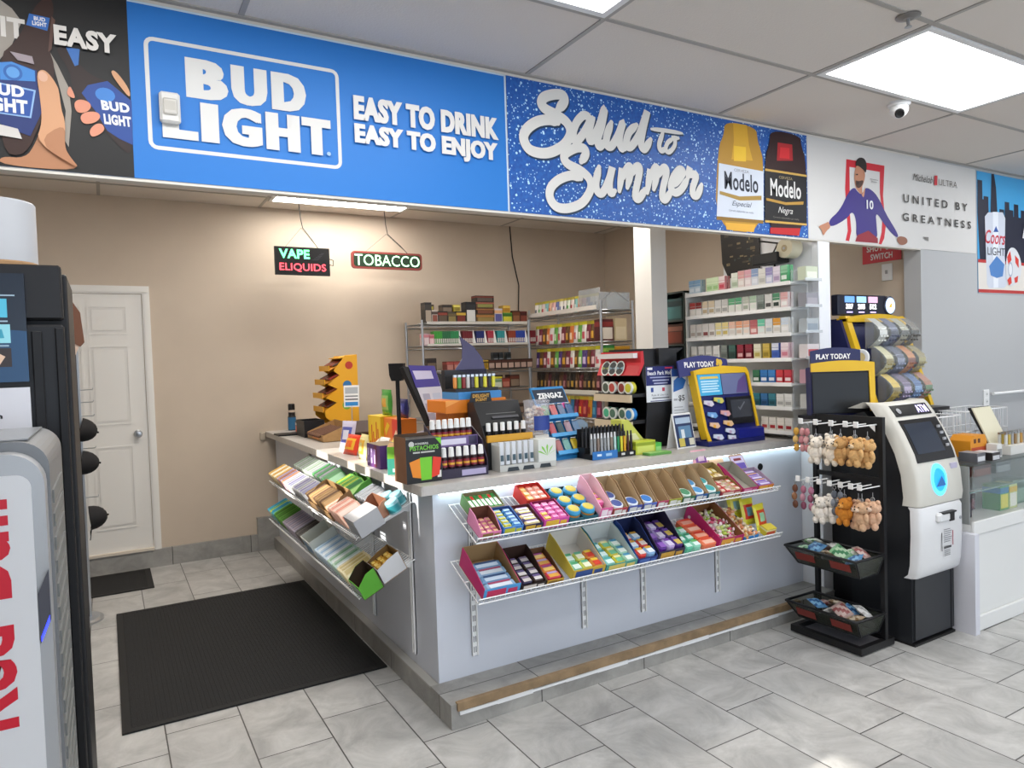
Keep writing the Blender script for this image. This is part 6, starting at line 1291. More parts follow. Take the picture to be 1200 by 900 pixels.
# upper front shelf
bx_('fu', 1.402, 1.572, .015, .135, .05, .06, '#6f9a5a', '#8a7a5a', 'brown-lined open box of green gum on upper front shelf', '#a8a07a')
fill('fu', 1.408, 1.566, .02, .13, 7, 1, .045, [('#3f9a4a', '#e6ece4', '#2f7a3a'), ('#4aa858', '#dfe8dc', '#c9302c')], 'green and white gum pack', 'the brown-lined box', 'green gum packs')
bx_('fu', 1.69, 1.822, .01, .135, .055, .065, '#d8342a', '#c42c24', 'red open box of orange and pink packs on upper front shelf', '#d8402c')
fill('fu', 1.70, 1.815, .02, .13, 3, 3, .05, lambda i, j: ('#e8b23a', '#f0d890', '#e07a3a') if i == 0 else ('#e8a08a', '#f0c4b4', '#d95a4a'), 'orange pink gum pack', 'the red box', 'orange gum packs')
bx_('fu', 1.374, 1.476, .15, .292, .035, .075, '#e08ab4', '#6a4030', 'pink open box of pink packs at left end of upper front shelf', '#d97aa8', '#8a6a3a')
fill('fu', 1.38, 1.47, .175, .286, 3, 4, .026, [('#d8789c', '#c9a07a', '#b0647a'), ('#c46a8a', '#d9b48a', '#a0524a')], 'pink gum pack', 'the pink box', 'pink gum packs')
bx_('fu', 1.482, 1.588, .15, .292, .045, .055, '#3a78c4', '#2a4a86', 'blue open box of yellow and blue packs on upper front shelf', '#3f80cc', '#c4c43a')
fill('fu', 1.487, 1.583, .158, .286, 2, 5, .044, lambda i, j: ('#c9c83a', '#a8a82a', '#4a90d0') if i == 0 else ('#3f8ad0', '#7ab4e4', '#2a6ab0'), 'yellow blue gum pack', 'the blue box', 'blue gum packs')
bx_('fu', 1.592, 1.692, .15, .292, .04, .05, '#2a2450', '#5a2028', 'dark purple open box of cream packs on upper front shelf', '#231d48', '#d0a83a')
fill('fu', 1.598, 1.687, .16, .286, 1, 5, .038, [('#d9c48a', '#efe6c8', '#8a6ab0'), ('#3a3468', '#c9b46a', '#e0dce8')], 'cream and purple gum pack', 'the dark purple box', 'cream gum packs')
bx_('fu', 1.696, 1.835, .15, .292, .05, .056, '#c8389a', '#8a1c4a', 'magenta open box of pink packs on upper front shelf', '#d048a4', '#e0b43a')
fill('fu', 1.702, 1.83, .158, .286, 3, 4, .046, lambda i, j: ('#d9a03a', '#e8c05a', '#d8489c') if (i == 0 and j > 1) else ('#d858a8', '#e88ac4', '#b83a8a'), 'magenta gum pack', 'the magenta box', 'magenta gum packs')
for k in range(2): bx_('fu', 1.84+.084*k, 1.924+.084*k, .05, .292, .03, .045, '#1f5a6a', '#1f3a44', ('dark teal tray of round gum tubs beside magenta box', 'dark teal tray of round gum tubs beside the pink white carton')[k], '#245f70')
def tub():
    m = M(); m.lathe([(.03, .004), (.037, .014), (.037, .042), (.033, .052), (.0001, .054)], P('#3f9ac9', .35), 16); l = M(); l.lathe([(.028, .0535), (.022, .0555), (.0001, .056)], P('#c9b84a', .4), 14); b = M(); b.lathe([(.0374, .018), (.0374, .038)], P('#2f8a9a', .4), 16); b.lathe([(.0376, .024), (.0376, .032)], P('#d08a3a', .4), 16); return [(None, m), ('lid_print', l), ('label_band', b)]
for k in range(2):
    for r in range(3): place(inst('tub', tub, 'gum_tub', (0, 0, 0), label='round blue gum tub, %s column and %s row from the front' % (('left', 'right')[k], ORD[3-r]), cat='gum', group='round gum tubs'), 'fu', 1.882+.084*k, .092+.078*r, .004)
def flapbox(sh, u0, u1, v0, v1, hf, hb, out, inn, lab, front=None, lip=None): return bx_(sh, u0, u1, v0, v1, hf, hb, out, inn, lab, front, lip)
flapbox('fu', 2.015, 2.088, .075, .292, .06, .12, '#e8a8c0', '#e6c4cc', 'pale pink tall open carton on upper front shelf', '#d8609a', '#f0e0e8')
fill('fu', 2.025, 2.08, .10, .24, 1, 3, .05, [('#e05a9a', '#f090bc', '#e8c43a')], 'hot pink gum pouch', 'the pale pink carton', 'hot pink gum pouches')
TINS = [(2.094, '#a83a44', '#e0e4ea', '#4a5a9a', 'red fronted'), (2.188, '#3a4a9a', '#dfe6f0', '#3f60a4', 'blue fronted'), (2.282, '#4a60b0', '#dce6f2', '#3a78c4', 'violet blue fronted'), (2.374, '#a83a5a', None, None, 'empty magenta fronted'), (2.452, '#9aa03a', None, None, 'empty lime fronted'), (2.545, '#2a6a48', '#cfe0d4', '#4a8a68', 'dark green fronted'), (2.635, '#2a5a94', '#dfe8ee', '#4a8fc4', 'strong blue fronted'), (2.725, '#1f6a70', '#e4efec', '#3fa0a4', 'teal fronted')]
for i, (u, c, tc, lc_, nm) in enumerate(TINS):
    w = .088 if i != 3 else .076
    flapbox('fu', u, u+w, .10, .292, .045, .11, '#9a7c58', '#b09672', '%s kraft tin tray in the middle of upper front shelf' % nm, c, '#d4d4d0')
    if tc:
        for r in range(2 if i in (0, 6, 7) else 1 if i != 5 else 1):
            place(inst('ti'+tc+lc_, lambda: [(None, M().lathe([(.034, 0), (.036, .004), (.036, .022), (.033, .026), (.0001, .027)], P(tc, .3), 20)), ('lid_print', M().lathe([(.028, .0267), (.02, .0275), (.0001, .0277)], P(lc_, .35), 18))], 'mint_tin', (0, 0, 0), label='%s round mint tin in the %s tray' % (('front', 'rear')[r], nm), cat='tin'), 'fu', u+w/2, .25-.068*r, .022+.004*r)
bx_('fu', 2.825, 2.985, .17, .292, .035, .05, '#a8384a', '#8a6a3a', 'red and tan open box of small sweets on upper front shelf', '#a03040', '#d9c0b0')
fill('fu', 2.832, 2.98, .18, .286, 4, 3, .032, [('#c9a07a', '#e4d4c4', '#c44a4a'), ('#d0404a', '#e0c8b8', '#b9b08a'), ('#d9ccba', '#b09a6a', '#c48a8a')], 'small red cream sweet', 'the red and tan box', 'red cream sweets', name='small_sweet', cat='candy')
bx_('fu', 2.83, 2.99, .04, .165, .03, .06, '#a07a3a', '#8f7a4a', 'tan open box of cream sweets behind the red and tan box', '#8f6a34')
fill('fu', 2.838, 2.982, .05, .16, 4, 2, .028, [('#d9c8a8', '#efe4cc', '#c9a86a'), ('#c9b04a', '#e6dcb0', '#b08a3a')], 'small cream sweet', 'the tan box', 'cream sweets', name='small_sweet', cat='candy')
bx_('fu', 2.992, 3.112, .07, .292, .035, .07, '#b02c6a', '#9a968a', 'magenta open box with grey lining near right end of upper front shelf', '#a82860', '#d890b0')
bx_('fu', 3.116, 3.24, .13, .292, .035, .05, '#a03a78', '#a898a8', 'plum open box of violet packs at right end of upper front shelf', '#c9783a', '#e0b04a')
fill('fu', 3.122, 3.234, .137, .287, 1, 5, .032, [('#7a5ab0', '#d9d0ea', '#9a7ac4'), ('#cfc4e0', '#8a6ac0', '#e0b04a')], 'violet and white pack', 'the plum box', 'violet packs')
def lid(): return [(None, M().box(-.055, 0, 0, .055, .003, .13, P('#b89a80', .6))), ('print', M().box(-.05, -.001, .01, .05, 0, .12, P('#cfc8e4', .5)).box(-.045, -.0018, .03, .045, -.001, .075, P('#6a5ab0', .5)).box(-.03, -.0018, .09, .03, -.001, .105, P('#8a3a44', .5)))]
place(inst('lid1', lid, 'display_card', (0, 0, 0), label='violet printed flap card standing behind the plum box', cat='card'), 'fu', 3.185, .125).rotation_euler = (-.55, 0, 0)
place(inst('lid2', lambda: M().box(-.055, 0, 0, .055, .003, .13, P('#c4a284', .6)), 'display_card', (0, 0, 0), label='plain tan flap card left of the violet printed one', cat='card'), 'fu', 3.06, .06).rotation_euler = (-.55, 0, 0)
o = sbag(2.93, 2.93, (.12, .10, .03), ('#e0a0b0', '#7a4a94', '#d9c0d0'), 'pink and purple pouch standing behind the tan box', 0, -.3, .955)
# lower front shelf
bx_('fl', 1.376, 1.562, .04, .292, .055, .10, '#c41c6a', '#a8875c', 'large kraft-lined box with pink side at left end of lower front shelf', '#4a9ad4', '#c0305a')
fill('fl', 1.384, 1.555, .10, .285, 1, 4, .045, [('#6f96bc', '#c4d4e4', '#2a4a78'), ('#8fb0cf', '#d9e2ea', '#a03a5a')], 'light blue candy bar', 'the large kraft-lined box', 'light blue candy bars', name='candy_bar', cat='candy')
bx_('fl', 1.568, 1.702, .08, .292, .035, .085, '#2a1c16', '#3a241a', 'dark brown box of chocolate packs on lower front shelf', '#24160f', '#d8cfc8')
fill('fl', 1.575, 1.695, .11, .285, 2, 4, .04, [('#3a2a24', '#d9d4d0', '#6a5a8a'), ('#2f2a4a', '#cfc8c4', '#8a7a94')], 'dark chocolate pack', 'the dark brown box', 'dark chocolate packs', name='chocolate_pack', cat='candy')
bx_('fl', 1.706, 1.80, .09, .292, .03, .06, '#7a5a34', '#6a4a30', 'narrow brown box of orange and purple bars on lower front shelf', '#c9a03a', '#8a6a2a')
fill('fl', 1.712, 1.794, .10, .285, 1, 4, .034, [('#e08a3a', '#e8c46a', '#a04a8a'), ('#c93a4a', '#e0a84a', '#b4a0cf')], 'orange candy bar', 'the narrow brown box', 'orange candy bars', name='candy_bar', cat='candy')
bx_('fl', 1.846, 2.036, .045, .292, .055, .10, '#d9c040', '#d8d4cc', 'white-lined box with yellow sides on lower front shelf', '#c9a83a', '#2a4a8a')
fill('fl', 1.854, 2.03, .16, .285, 3, 2, .05, [('#8fd0a8', '#dff0e4', '#4aa06a'), ('#d9dc6a', '#f0f0d0', '#5fb088'), ('#e08a3a', '#d8402c', '#e8c43a')], 'pale green yellow candy pack', 'the white-lined box', 'green yellow candy packs', name='candy_pack', cat='candy')
bx_('fl', 2.042, 2.236, .045, .292, .045, .10, '#3a8aa8', '#cfd4d4', 'white-lined box with teal front on lower front shelf', '#4f9a8a', '#d9c46a')
fill('fl', 2.05, 2.23, .11, .285, 3, 3, .04, [('#8fcfc4', '#d9efe8', '#4aa09a'), ('#d9c83a', '#6ab88a', '#e8e0a0'), ('#a8d8c0', '#e6f0e4', '#4a90b4')], 'mint green candy pack', 'the teal-fronted box', 'mint green candy packs', name='candy_pack', cat='candy')
bx_('fl', 2.24, 2.368, .05, .292, .04, .12, '#22408a', '#1c2a58', 'navy box of colourful bars in the middle of lower front shelf', '#1c3478', '#4a6ab0')
fill('fl', 2.247, 2.362, .10, .285, 2, 3, .055, [('#d8403a', '#e8d8d0', '#d9a83a'), ('#8ab4dc', '#e4ecf2', '#d0a03a')], 'red and blue candy bar', 'the navy box', 'red and blue candy bars', name='candy_bar', cat='candy', tilt_row=-.0)
bx_('fl', 2.372, 2.55, .02, .292, .055, .15, '#1f1a34', '#241a3c', 'tall black and purple box of bars on lower front shelf', '#2a2640', '#c4963a')
fill('fl', 2.38, 2.543, .06, .285, 3, 3, .07, [('#5a2a8a', '#8a5ab4', '#3a1a68'), ('#b9a4d4', '#d9cfe6', '#6a3a94'), ('#4a2a7a', '#d0b45a', '#6a4a9a')], 'purple candy bar', 'the black and purple box', 'purple candy bars', name='candy_bar', cat='candy')
fill('fl', 2.56, 2.675, .12, .292, 2, 3, .045, [('#5fbf9a', '#cfeee0', '#3f9f7a'), ('#8fd4b8', '#e0f2ea', '#5fae5a')], 'mint green pack', 'the loose stack', 'loose mint packs', z=.001, name='candy_pack', cat='candy')
fill('fl', 2.68, 2.79, .06, .292, 1, 4, .04, [('#e8643a', '#f0a890', '#d8402c'), ('#ea7a54', '#f4c0a8', '#d9543a')], 'orange red pack', 'the orange stack', 'orange red packs', z=.001, name='candy_pack', cat='candy')
bx_('fl', 2.80, 2.985, .01, .292, .055, .10, '#b8246a', '#8a5a34', 'large magenta carton of wrapped sweets on lower front shelf', '#b02464', '#d9a03a')
def sweet(c, c2):
    def mk():
        m = M(); m.ball((0, 0, 0), (.016, .012, .011), P(c, .35), 8, 6); m.cyl((-.026, 0, 0), (-.014, 0, 0), .010, P(c2, .35), 6, .003); m.cyl((.014, 0, 0), (.026, 0, 0), .003, P(c2, .35), 6, .010); return m
    return mk
def heap(sh, u0, u1, v0, v1, n, h, cols, lab, g, seed=1):
    r = random.Random(seed); nu = max(2, int((u1-u0)/.032)); nv = int((v1-v0)/.026); k = 0
    for L in range(4):
        for j in range(nv-L//2):
            for i in range(nu):
                if k >= n: return
                c = cols[r.randrange(len(cols))]; o = inst('hs'+c[0]+c[1], sweet(*c), 'wrapped_sweet', (0, 0, 0), label=lab, cat='candy', group=g)
                o.location = at(sh, u0+(u1-u0)*(i+.5+r.uniform(-.2, .2))/nu, v0+(v1-v0)*(j+.5+r.uniform(-.2, .2))/nv, h+.016*L); o.rotation_euler = (r.uniform(-.5, .5), r.uniform(-.5, .5), r.uniform(0, 3.1)); k += 1
SC_ = [('#e6dca0', '#d9d0c0'), ('#c93a6a', '#e0a0b8'), ('#c8d47a', '#e8ecd0'), ('#efe6dc', '#d8c0c4'), ('#a8c04a', '#dfe4b8'), ('#d8607a', '#f0d4d8')]
heap('fl', 2.81, 2.975, .03, .28, 84, .02, SC_, 'wrapped sweet in the large magenta carton', 'sweets in the magenta carton', 3)
bx_('fl', 2.992, 3.11, .05, .292, .03, .035, '#2f7ab8', '#2a6aa4', 'low bright blue tray of orange cream sweets near right end', '#2f80c4')
heap('fl', 3.0, 3.104, .05, .285, 60, .018, [('#e8c8a0', '#f0e4d0'), ('#e0a070', '#efd8c0'), ('#e6d8b0', '#d9a05a'), ('#d88a5a', '#f0e0d0')], 'orange cream sweet in the low blue tray', 'sweets in the blue tray', 5)
for k, (u, v, tn, c, lab) in enumerate(((3.165, .10, -.12, ('#d9cf2a', '#e4dc5a', '#8fc0d0'), 'yellow candy bag at the back, rightmost part of lower shelf'), (3.20, .17, .05, ('#dcd43a', '#d8402c', '#6fb0dc'), 'yellow candy bag with red lettering, middle one at right end'), (3.235, .235, .18, ('#dfd640', '#d8502c', '#9fd0a8'), 'yellow candy bag leaning in front at the right end'))):
    o = inst(('bag', c), bag(.115, .15, .035, *c), 'candy_bag', at('fl', u-.02, v, .0), rz=tn, tilt=-.22, label=lab, cat='candy bag')
ctn('candy_box', tuple(at('fl', 3.215, .262, .0)), (.08, .05, .045), ('#d8c43a', '#d0583a', '#e8e0a8'), 'little yellow box at the front right corner of lower shelf', tilt=TH)
# ------------------------------------------------ side shelves: leaning packs
def pack(w, h, th, c, c2, c3):
    def mk():
        m = M(); m.rbox(-w/2, -th/2, 0, w/2, th/2, h, P(c, .4), min(.003, th*.3)); f = M(); f.box(-w*.42, -th/2-.0005, h*.1, w*.42, -th/2, h*.62, P(c2, .4)); f.box(-w*.42, -th/2-.0005, h*.68, w*.42, -th/2, h*.92, P(c3, .4)); f.box(-w*.4, -th*.4, h, w*.4, th*.4, h+.0005, P(c3, .4)); return [(None, m), ('front_print', f)]
    return mk
def lean(sh, y0, y1, v, n, w, h, cols, noun, where, g, ang=1.05, name='wrap_pack'):
    """a row of flat packs standing along the side shelf between y0 (far) and y1 (near), fronts to the camera"""
    for k in range(n):
        y = y0+(y1-y0)*(k+.5)/n; c = cols[k % len(cols)]
        o = inst(('pk', w, h, c), pack(w, h, .012, *c), name, (0, 0, 0), label='%s %s, %s from the far end' % (noun, where, ORD[k+1]), cat='pack', group=g)
        R = FR[sh][0].to_3x3() @ Matrix.Rotation(PI/2, 3, 'Z') @ Matrix.Rotation(-ang, 3, 'X'); o.location = at(sh, y, v, .006); o.rotation_euler = R.to_euler()
def lbox(sh, y0, y1, v0, v1, hf, hb, out, inn, lab, front=None, lip=None): return bx_(sh, y0, y1, v0, v1, hf, hb, out, inn, lab, front, lip)
A_ = 'in front on upper side shelf'; B_ = 'behind on upper side shelf'; C_ = 'on the lower side shelf'
lean('lu', 5.08, 4.80, .235, 5, .13, .12, [('#d9b46a', '#e8d8a0', '#c99a4a'), ('#e6dcc0', '#c9b48a', '#efe8d4')], 'pale yellow wrap pack', A_, 'pale yellow wraps')
lean('lu', 4.80, 4.55, .235, 5, .13, .12, [('#b8aac4', '#d9d0dc', '#a094b0'), ('#c48a6a', '#e0b8a0', '#a86a4a')], 'lilac and copper wrap pack', A_, 'lilac copper wraps')
lean('lu', 4.55, 4.10, .235, 9, .13, .12, [('#a8aaa8', '#c9cac8', '#8a8c90'), ('#b0aeb4', '#d0ced4', '#6a6490'), ('#9a9ca0', '#c4c4c8', '#7a7a9a')], 'silver grey wrap pack', A_, 'silver grey wraps')
lean('lu', 4.90, 4.45, .085, 8, .13, .12, [('#9aa89a', '#c4cfc4', '#7a8a7a'), ('#a4aca8', '#cfd4d0', '#8a948f')], 'sage grey wrap pack', B_, 'sage grey wraps')
lean('lu', 4.45, 4.12, .085, 6, .13, .12, [('#a0a6a4', '#c8cccb', '#80868a'), ('#4f9a58', '#8fc49a', '#3a7a44')], 'grey and green wrap pack', B_, 'grey green wraps')
lbox('lu', 4.06, 3.60, .155, .305, .05, .10, '#8a6a44', '#9a7a50', 'long kraft box of brown packs on the upper side shelf')
lean('lu', 4.03, 3.64, .235, 9, .12, .11, [('#a07c50', '#8a683e', '#b8946a'), ('#6a4c34', '#7f6040', '#8a6a48'), ('#b08a58', '#96744a', '#c4a070')], 'brown cigarillo pack', 'in the long kraft box', 'brown cigarillos', .8)
lean('lu', 3.58, 3.34, .24, 6, .12, .115, [('#e0a894', '#f0d0c4', '#d88a78'), ('#e8c0ac', '#d98a74', '#f0dcd0')], 'peach pink wrap pack', A_, 'peach pink wraps', .9)
m = carton(.16, .13, .09, '#a4a5a8', '#8f9094', '#b4b4b6')()
o = solo(m, 'carton', 'plain pale grey carton at the near end of upper side shelf', 'box'); place(o, 'lu', 3.235, .235)
lbox('lu', 3.93, 3.66, .02, .145, .05, .08, '#4a8a34', '#3a6a2a', 'green open box on the upper side shelf back row', '#5a9a3a', '#c9c43a')
lean('lu', 3.91, 3.69, .09, 6, .11, .10, [('#4f9a3a', '#8fc46a', '#d0c43a'), ('#6ab04a', '#a4d080', '#2a6a34')], 'bright green wrap pack', 'in the green open box', 'bright green wraps', .8)
lean('lu', 3.62, 3.42, .08, 4, .12, .09, [('#a8b0b8', '#ccd2d8', '#8f979f')], 'blue grey wrap pack', B_, 'blue grey wraps', 1.1)
lbox('lu', 3.42, 3.22, .10, .16, .06, .08, '#a8745a', '#8a5c44', 'small copper box beside the teal round cans')
for k, (y, v) in enumerate(((3.33, .065), (3.26, .04), (3.20, .09))):
    o = inst('tealcan', lambda: [(None, M().lathe([(.03, 0), (.033, .003), (.033, .06), (.03, .064), (.0001, .065)], P('#8fc4cc', .35), 18)), ('label', M().lathe([(.0334, .01), (.0334, .045)], P('#2f8a94', .4), 18))], 'round_can', (0, 0, 0), label='teal round can near the shelf end, %s from the far side' % ORD[k+1], cat='can', group='teal cans'); place(o, 'lu', y, v, .002)
lean('ll', 5.17, 4.95, .22, 5, .15, .13, [('#3fb8d8', '#8fd8ea', '#2a90c0'), ('#6fc8dc', '#d8402c', '#7ac43a'), ('#d8e05a', '#4a9a3a', '#3fb0d0')], 'turquoise wrap pack', C_, 'turquoise wraps')
lean('ll', 4.95, 4.70, .22, 5, .15, .13, [('#4f8a2a', '#7ab04a', '#3a6a1c'), ('#5f9a34', '#8fc05a', '#447a24')], 'grass green wrap pack', C_, 'grass green wraps')
lean('ll', 4.70, 4.34, .22, 8, .15, .12, [('#a69aa6', '#c8bec8', '#8a7e8a'), ('#9a94a4', '#bcb6c4', '#7f7888')], 'mauve grey wrap pack', C_, 'mauve grey wraps')
lean('ll', 4.34, 4.20, .22, 4, .15, .12, [('#3f3a38', '#5a5450', '#2a2624'), ('#55504a', '#6f6a60', '#3a3632')], 'charcoal wrap pack', C_, 'charcoal wraps')
lbox('ll', 4.16, 3.96, .14, .305, .11, .12, '#d4d8ce', '#b8bcb4', 'cream box with blue ring print on the lower side shelf', '#dde0d8', '#6a94b8')
lean('ll', 3.95, 3.60, .22, 8, .16, .12, [('#b8cfe0', '#dbe8f2', '#8fb4d4'), ('#c8dae6', '#7fa8cc', '#e2ecf2')], 'ice blue wrap pack', C_, 'ice blue wraps')
lean('ll', 3.60, 3.42, .22, 4, .16, .12, [('#a8c8b0', '#d4e6d8', '#7fae8a'), ('#bcd4d0', '#8fb8a0', '#dfeae6')], 'pale sea green wrap pack', C_, 'sea green wraps')
lean('ll', 3.42, 3.30, .22, 3, .16, .12, [('#e0d4a8', '#efe8cc', '#c9b87a')], 'cream wrap pack', C_, 'cream wraps')
lbox('ll', 3.29, 3.13, .20, .305, .07, .11, '#4f9a24', '#3a2a1c', 'bright green box with grey panel at near end of lower side shelf', '#5aa82c', '#a8acac')
lbox('ll', 3.31, 3.15, .06, .19, .08, .10, '#c9cacb', '#8a6a3c', 'white open box with yellow packs at near end of lower side shelf', '#c4c5c6')
fill('ll', 3.30, 3.16, .075, .18, 3, 3, .07, [('#d9a83a', '#e8c86a', '#c08a24')], 'yellow pack', 'the white open box', 'yellow packs')
# ---------------------------------------------------------------- things behind the counter
m = M(); m.box(3.376, 3.82, 0, 3.52, 4.0, ZB-.006, P('#d8d6d2', .6)); struct(m, 'trim_column')
def led_sign(label, x, z, w, h, rows, frame, rr=0):
    t = thing('neon_sign', label, 'sign', (x, YB-.25, z)); m = M()
    if rr: 
        q = []
        for cx, cz, a0 in ((w/2-rr, h/2-rr, 0), (-w/2+rr, h/2-rr, 90), (-w/2+rr, -h/2+rr, 180), (w/2-rr, -h/2+rr, 270)):
            q += [(cx+rr*math.cos(math.radians(a0+22.5*k)), cz+rr*math.sin(math.radians(a0+22.5*k))) for k in range(5)]
        m.prism(q, 1, 0, .03, P(frame, .5)); k = 1-.035/h*1.0; m.prism([(p[0]*(1-.035/w), p[1]*(1-.035/h)) for p in q], 1, -.001, 0, P('#16321c', .5))
    else: m.box(-w/2, 0, -h/2, w/2, .03, h/2, P('#101012', .45)); m.box(-w/2+.012, -.001, -h/2+.012, w/2-.012, 0, h/2-.012, P('#0b0b0d', .4))
    m.build('sign_board', t)
    for s, x0, x1, z0, z1, c, e, b in rows: m = M(); m.text(s, (x0, -.0025, z0), *XZ, x1-x0, z1-z0, P(c, .5, emit=e), b); m.build('lit_lettering', t)
    m = M(); top = .17; zc = ZB-z-.0
    for sx in (-1, 1): m.tube([(sx*w*.3, .015, h/2), (0, .015, h/2+top)], .0022, P('#6a655e', .5), 4)
    m.tube([(w*.3, .02, h/2), (w*.2, .025, h/2+.07), (.015, .02, h/2+top), (0, .02, h/2+top+.08), (-.01, .02, zc)], .004, DARK, 5); m.build('hanging_cord', t)
    return t
# positions on a plane slightly in front of the back wall
k = (YB-.25)/YB
t = led_sign('black lit sign reading VAPE ELIQUIDS hanging before the back wall', 1.60*k, 1.6+(.962)*k, .49*k, .252*k, [('VAPE', -.20, .06, .02, .10, '#5fffa0', 2.2, .03), ('ELIQUIDS', -.20, .20, -.095, -.02, '#ff4a58', 1.6, .01)], '#101012')
m = M(); y = -.0016
for i in range(6): m.quad((.08+.016*i, y, .012+.012*i), (.135+.01*i, y, .012+.012*i), (.137+.01*i, y, .016+.012*i), (.082+.016*i, y, .016+.012*i), P('#3a3c42', .5))
m.build('small_print', t); m = M(); m.tube([(.235, .01, .03), (.27, .01, .02), (.268, .01, -.03), (.235, .01, -.02)], .004, DARK, 5); m.build('pull_cord', t)
led_sign('lit green TOBACCO sign with red rounded frame hanging before back wall', 2.41*k, 1.6+(1.0)*k, .71*k, .162*k, [('TOBACCO', -.315, .315, -.05, .05, '#c8ffd0', 1.5, .0)], '#8a3a34', .03)
m = M(); m.tube([(3.78, YB-.006, ZB), (3.80, YB-.006, 2.7), (3.86, YB-.02, 2.4), (3.84, YB-.03, 2.12)], .006, DARK, 5); solo(m, 'power_cable', 'thin black cable hanging down the back wall to chrome rack', 'cable')
# leaning dark poster, black box and paper roll by the partition
m = M(); m.prism([(3.60, 2.24), (3.545, 2.13), (3.27, 2.13), (3.27, 2.62), (3.62, 2.62)], 0, 3.848, 3.856, P('#211d1a', .5))
t = thing('wall_poster', 'dark poster on the white partition above the cigarette shelves', 'poster')
rr_ = random.Random(4)
for i in range(34): y, z = 3.30+rr_.random()*.26, 2.18+rr_.random()*.42; m.box(3.8472, y, z, 3.8478, y+.012+rr_.random()*.03, z+.005+rr_.random()*.02, P(['#6a5c44', '#4a4234', '#8a7a5a', '#3f4a44'][i % 4], .6))
m.build('board', t)
t = thing('speaker_box', 'small black box with bent bracket standing on top cigarette shelf', 'box', (3.775, 3.12, 2.046)); m = M(); m.rbox(-.06, -.10, .125, .06, .10, .19, DARK, .004); m.build('box', t); m = M(); m.tube([(.04, .0, 0), (.04, 0, .13)], .006, DARK, 6); m.build('stem', t); m = M(); m.tube([(.0, -.02, .19), (.0, -.06, .25), (.0, .10, .29)], .006, DARK, 6); m.build('bracket', t)
t = thing('paper_roll', 'cream paper roll held on white partition above cigarette packs', 'paper roll', (3.78, 2.98, 2.25), 0); m = M(); m.tube([(.055, 0, 0), (-.045, 0, 0)], .06, P('#cfc8b0', .9), 24); m.build('roll', t); m = M(); m.tube([(-.0465, 0, 0), (-.045, 0, 0)], .022, P('#a89a7a', .8), 14); m.tube([(.078, 0, 0), (-.05, 0, 0)], .008, CHROME, 8); m.build('core', t)
# cigarette shelves on the partition
t = thing('cigarette_shelf_unit', 'white cigarette shelf unit with clear end panel on the partition', 'shelf unit', (3.775, 3.36, 0)); ox, oy = 3.775, 3.36
ZS = [1.095, 1.248, 1.40, 1.556, 1.714, 1.872, 2.032]; SW = P('#dcdcd8', .4)
m = M(); m.box(3.846-ox, 2.905-oy, 1.046, 3.858-ox, 3.598-oy, 2.06, SW); m.box(3.846-ox, 3.602-oy, 1.046, 3.87-ox, 3.815-oy, 2.06, SW); m.build('back_panel', t)
for z in ZS:
    m = M(); m.box(3.69-ox, 2.905-oy, z-.012, 3.846-ox, 3.81-oy, z, SW); m.box(3.684-ox, 2.905-oy, z-.018, 3.69-ox, 3.81-oy, z+.006, WHITE); m.build('shelf', t)
m = M(); AC = clear('#e8eef0', .14, .05); m.box(3.686-ox, 2.895-oy, 1.046, 3.858-ox, 2.899-oy, 2.10, AC); m.build('end_panel', t)['label'] = 'clear acrylic end panel'
for z in ZS[1:]:
    m = M(); m.box(3.69-ox, 2.80-oy, z-.004, 3.845-ox, 2.894-oy, z, clear('#d8dee2', .4, .1)); m.box(3.69-ox, 2.797-oy, z-.006, 3.845-ox, 2.80-oy, z+.012, clear('#d8dee2', .5, .1)); m.build('end_tongue', t)
m = M(); m.box(3.69-ox, 3.806-oy, 1.046, 3.846-ox, 3.815-oy, 2.05, SW); m.build('far_panel', t)
t2 = thing('dark_cabinet', 'dark shelf cabinet at the far end of cigarette shelves', 'cabinet', (3.78, 3.95, 0)); m = M()
for z in (1.0, 1.35, 1.68, 1.86, 2.07): m.box(-.09, -.12, z-.012, .09, .12, z, P('#3f4744', .5))
m.box(.08, -.12, 0, .09, .12, 2.07, P('#2f3a3a', .5)); m.box(-.09, .11, 0, .08, .12, 2.07, P('#2f3a3a', .5)); m.box(-.09, -.12, 0, .08, -.112, 2.07, P('#4a5450', .5)); m.build('carcass', t2)
ctn('carton', (3.75, 3.95, 1.8605), (.18, .1, .16), ('#2a4a4c', '#3f6a6a', '#1f3438'), 'dark teal carton in the dark cabinet', rz=LF); ctn('carton', (3.75, 3.95, 1.6805), (.18, .1, .15), ('#4a2a24', '#7a3a2c', '#8a5a4a'), 'brown red carton in the dark cabinet', rz=LF)
def cig(w, h, c1, c2, c3):
    def mk():
        m = M(); m.box(-w/2, -.011, 0, w/2, .011, h, P(c1, .35)); m.box(-w/2-.0004, -.0114, h*.7, w/2+.0004, .0114, h*.705, P('#9a9a9a', .5))
        f = M(); f.box(-w/2, -.0118, h*.55, w/2, -.011, h*.69, P(c2, .35)); f.box(-w*.36, -.0122, h*.18, w*.36, -.011, h*.42, P(c3, .35)); f.box(-w/2, -.0118, h*.72, w/2, -.011, h*.99, P(c2, .35)); return [(None, m), ('front_print', f)]
    return mk
Wt = '#d9d8d4'
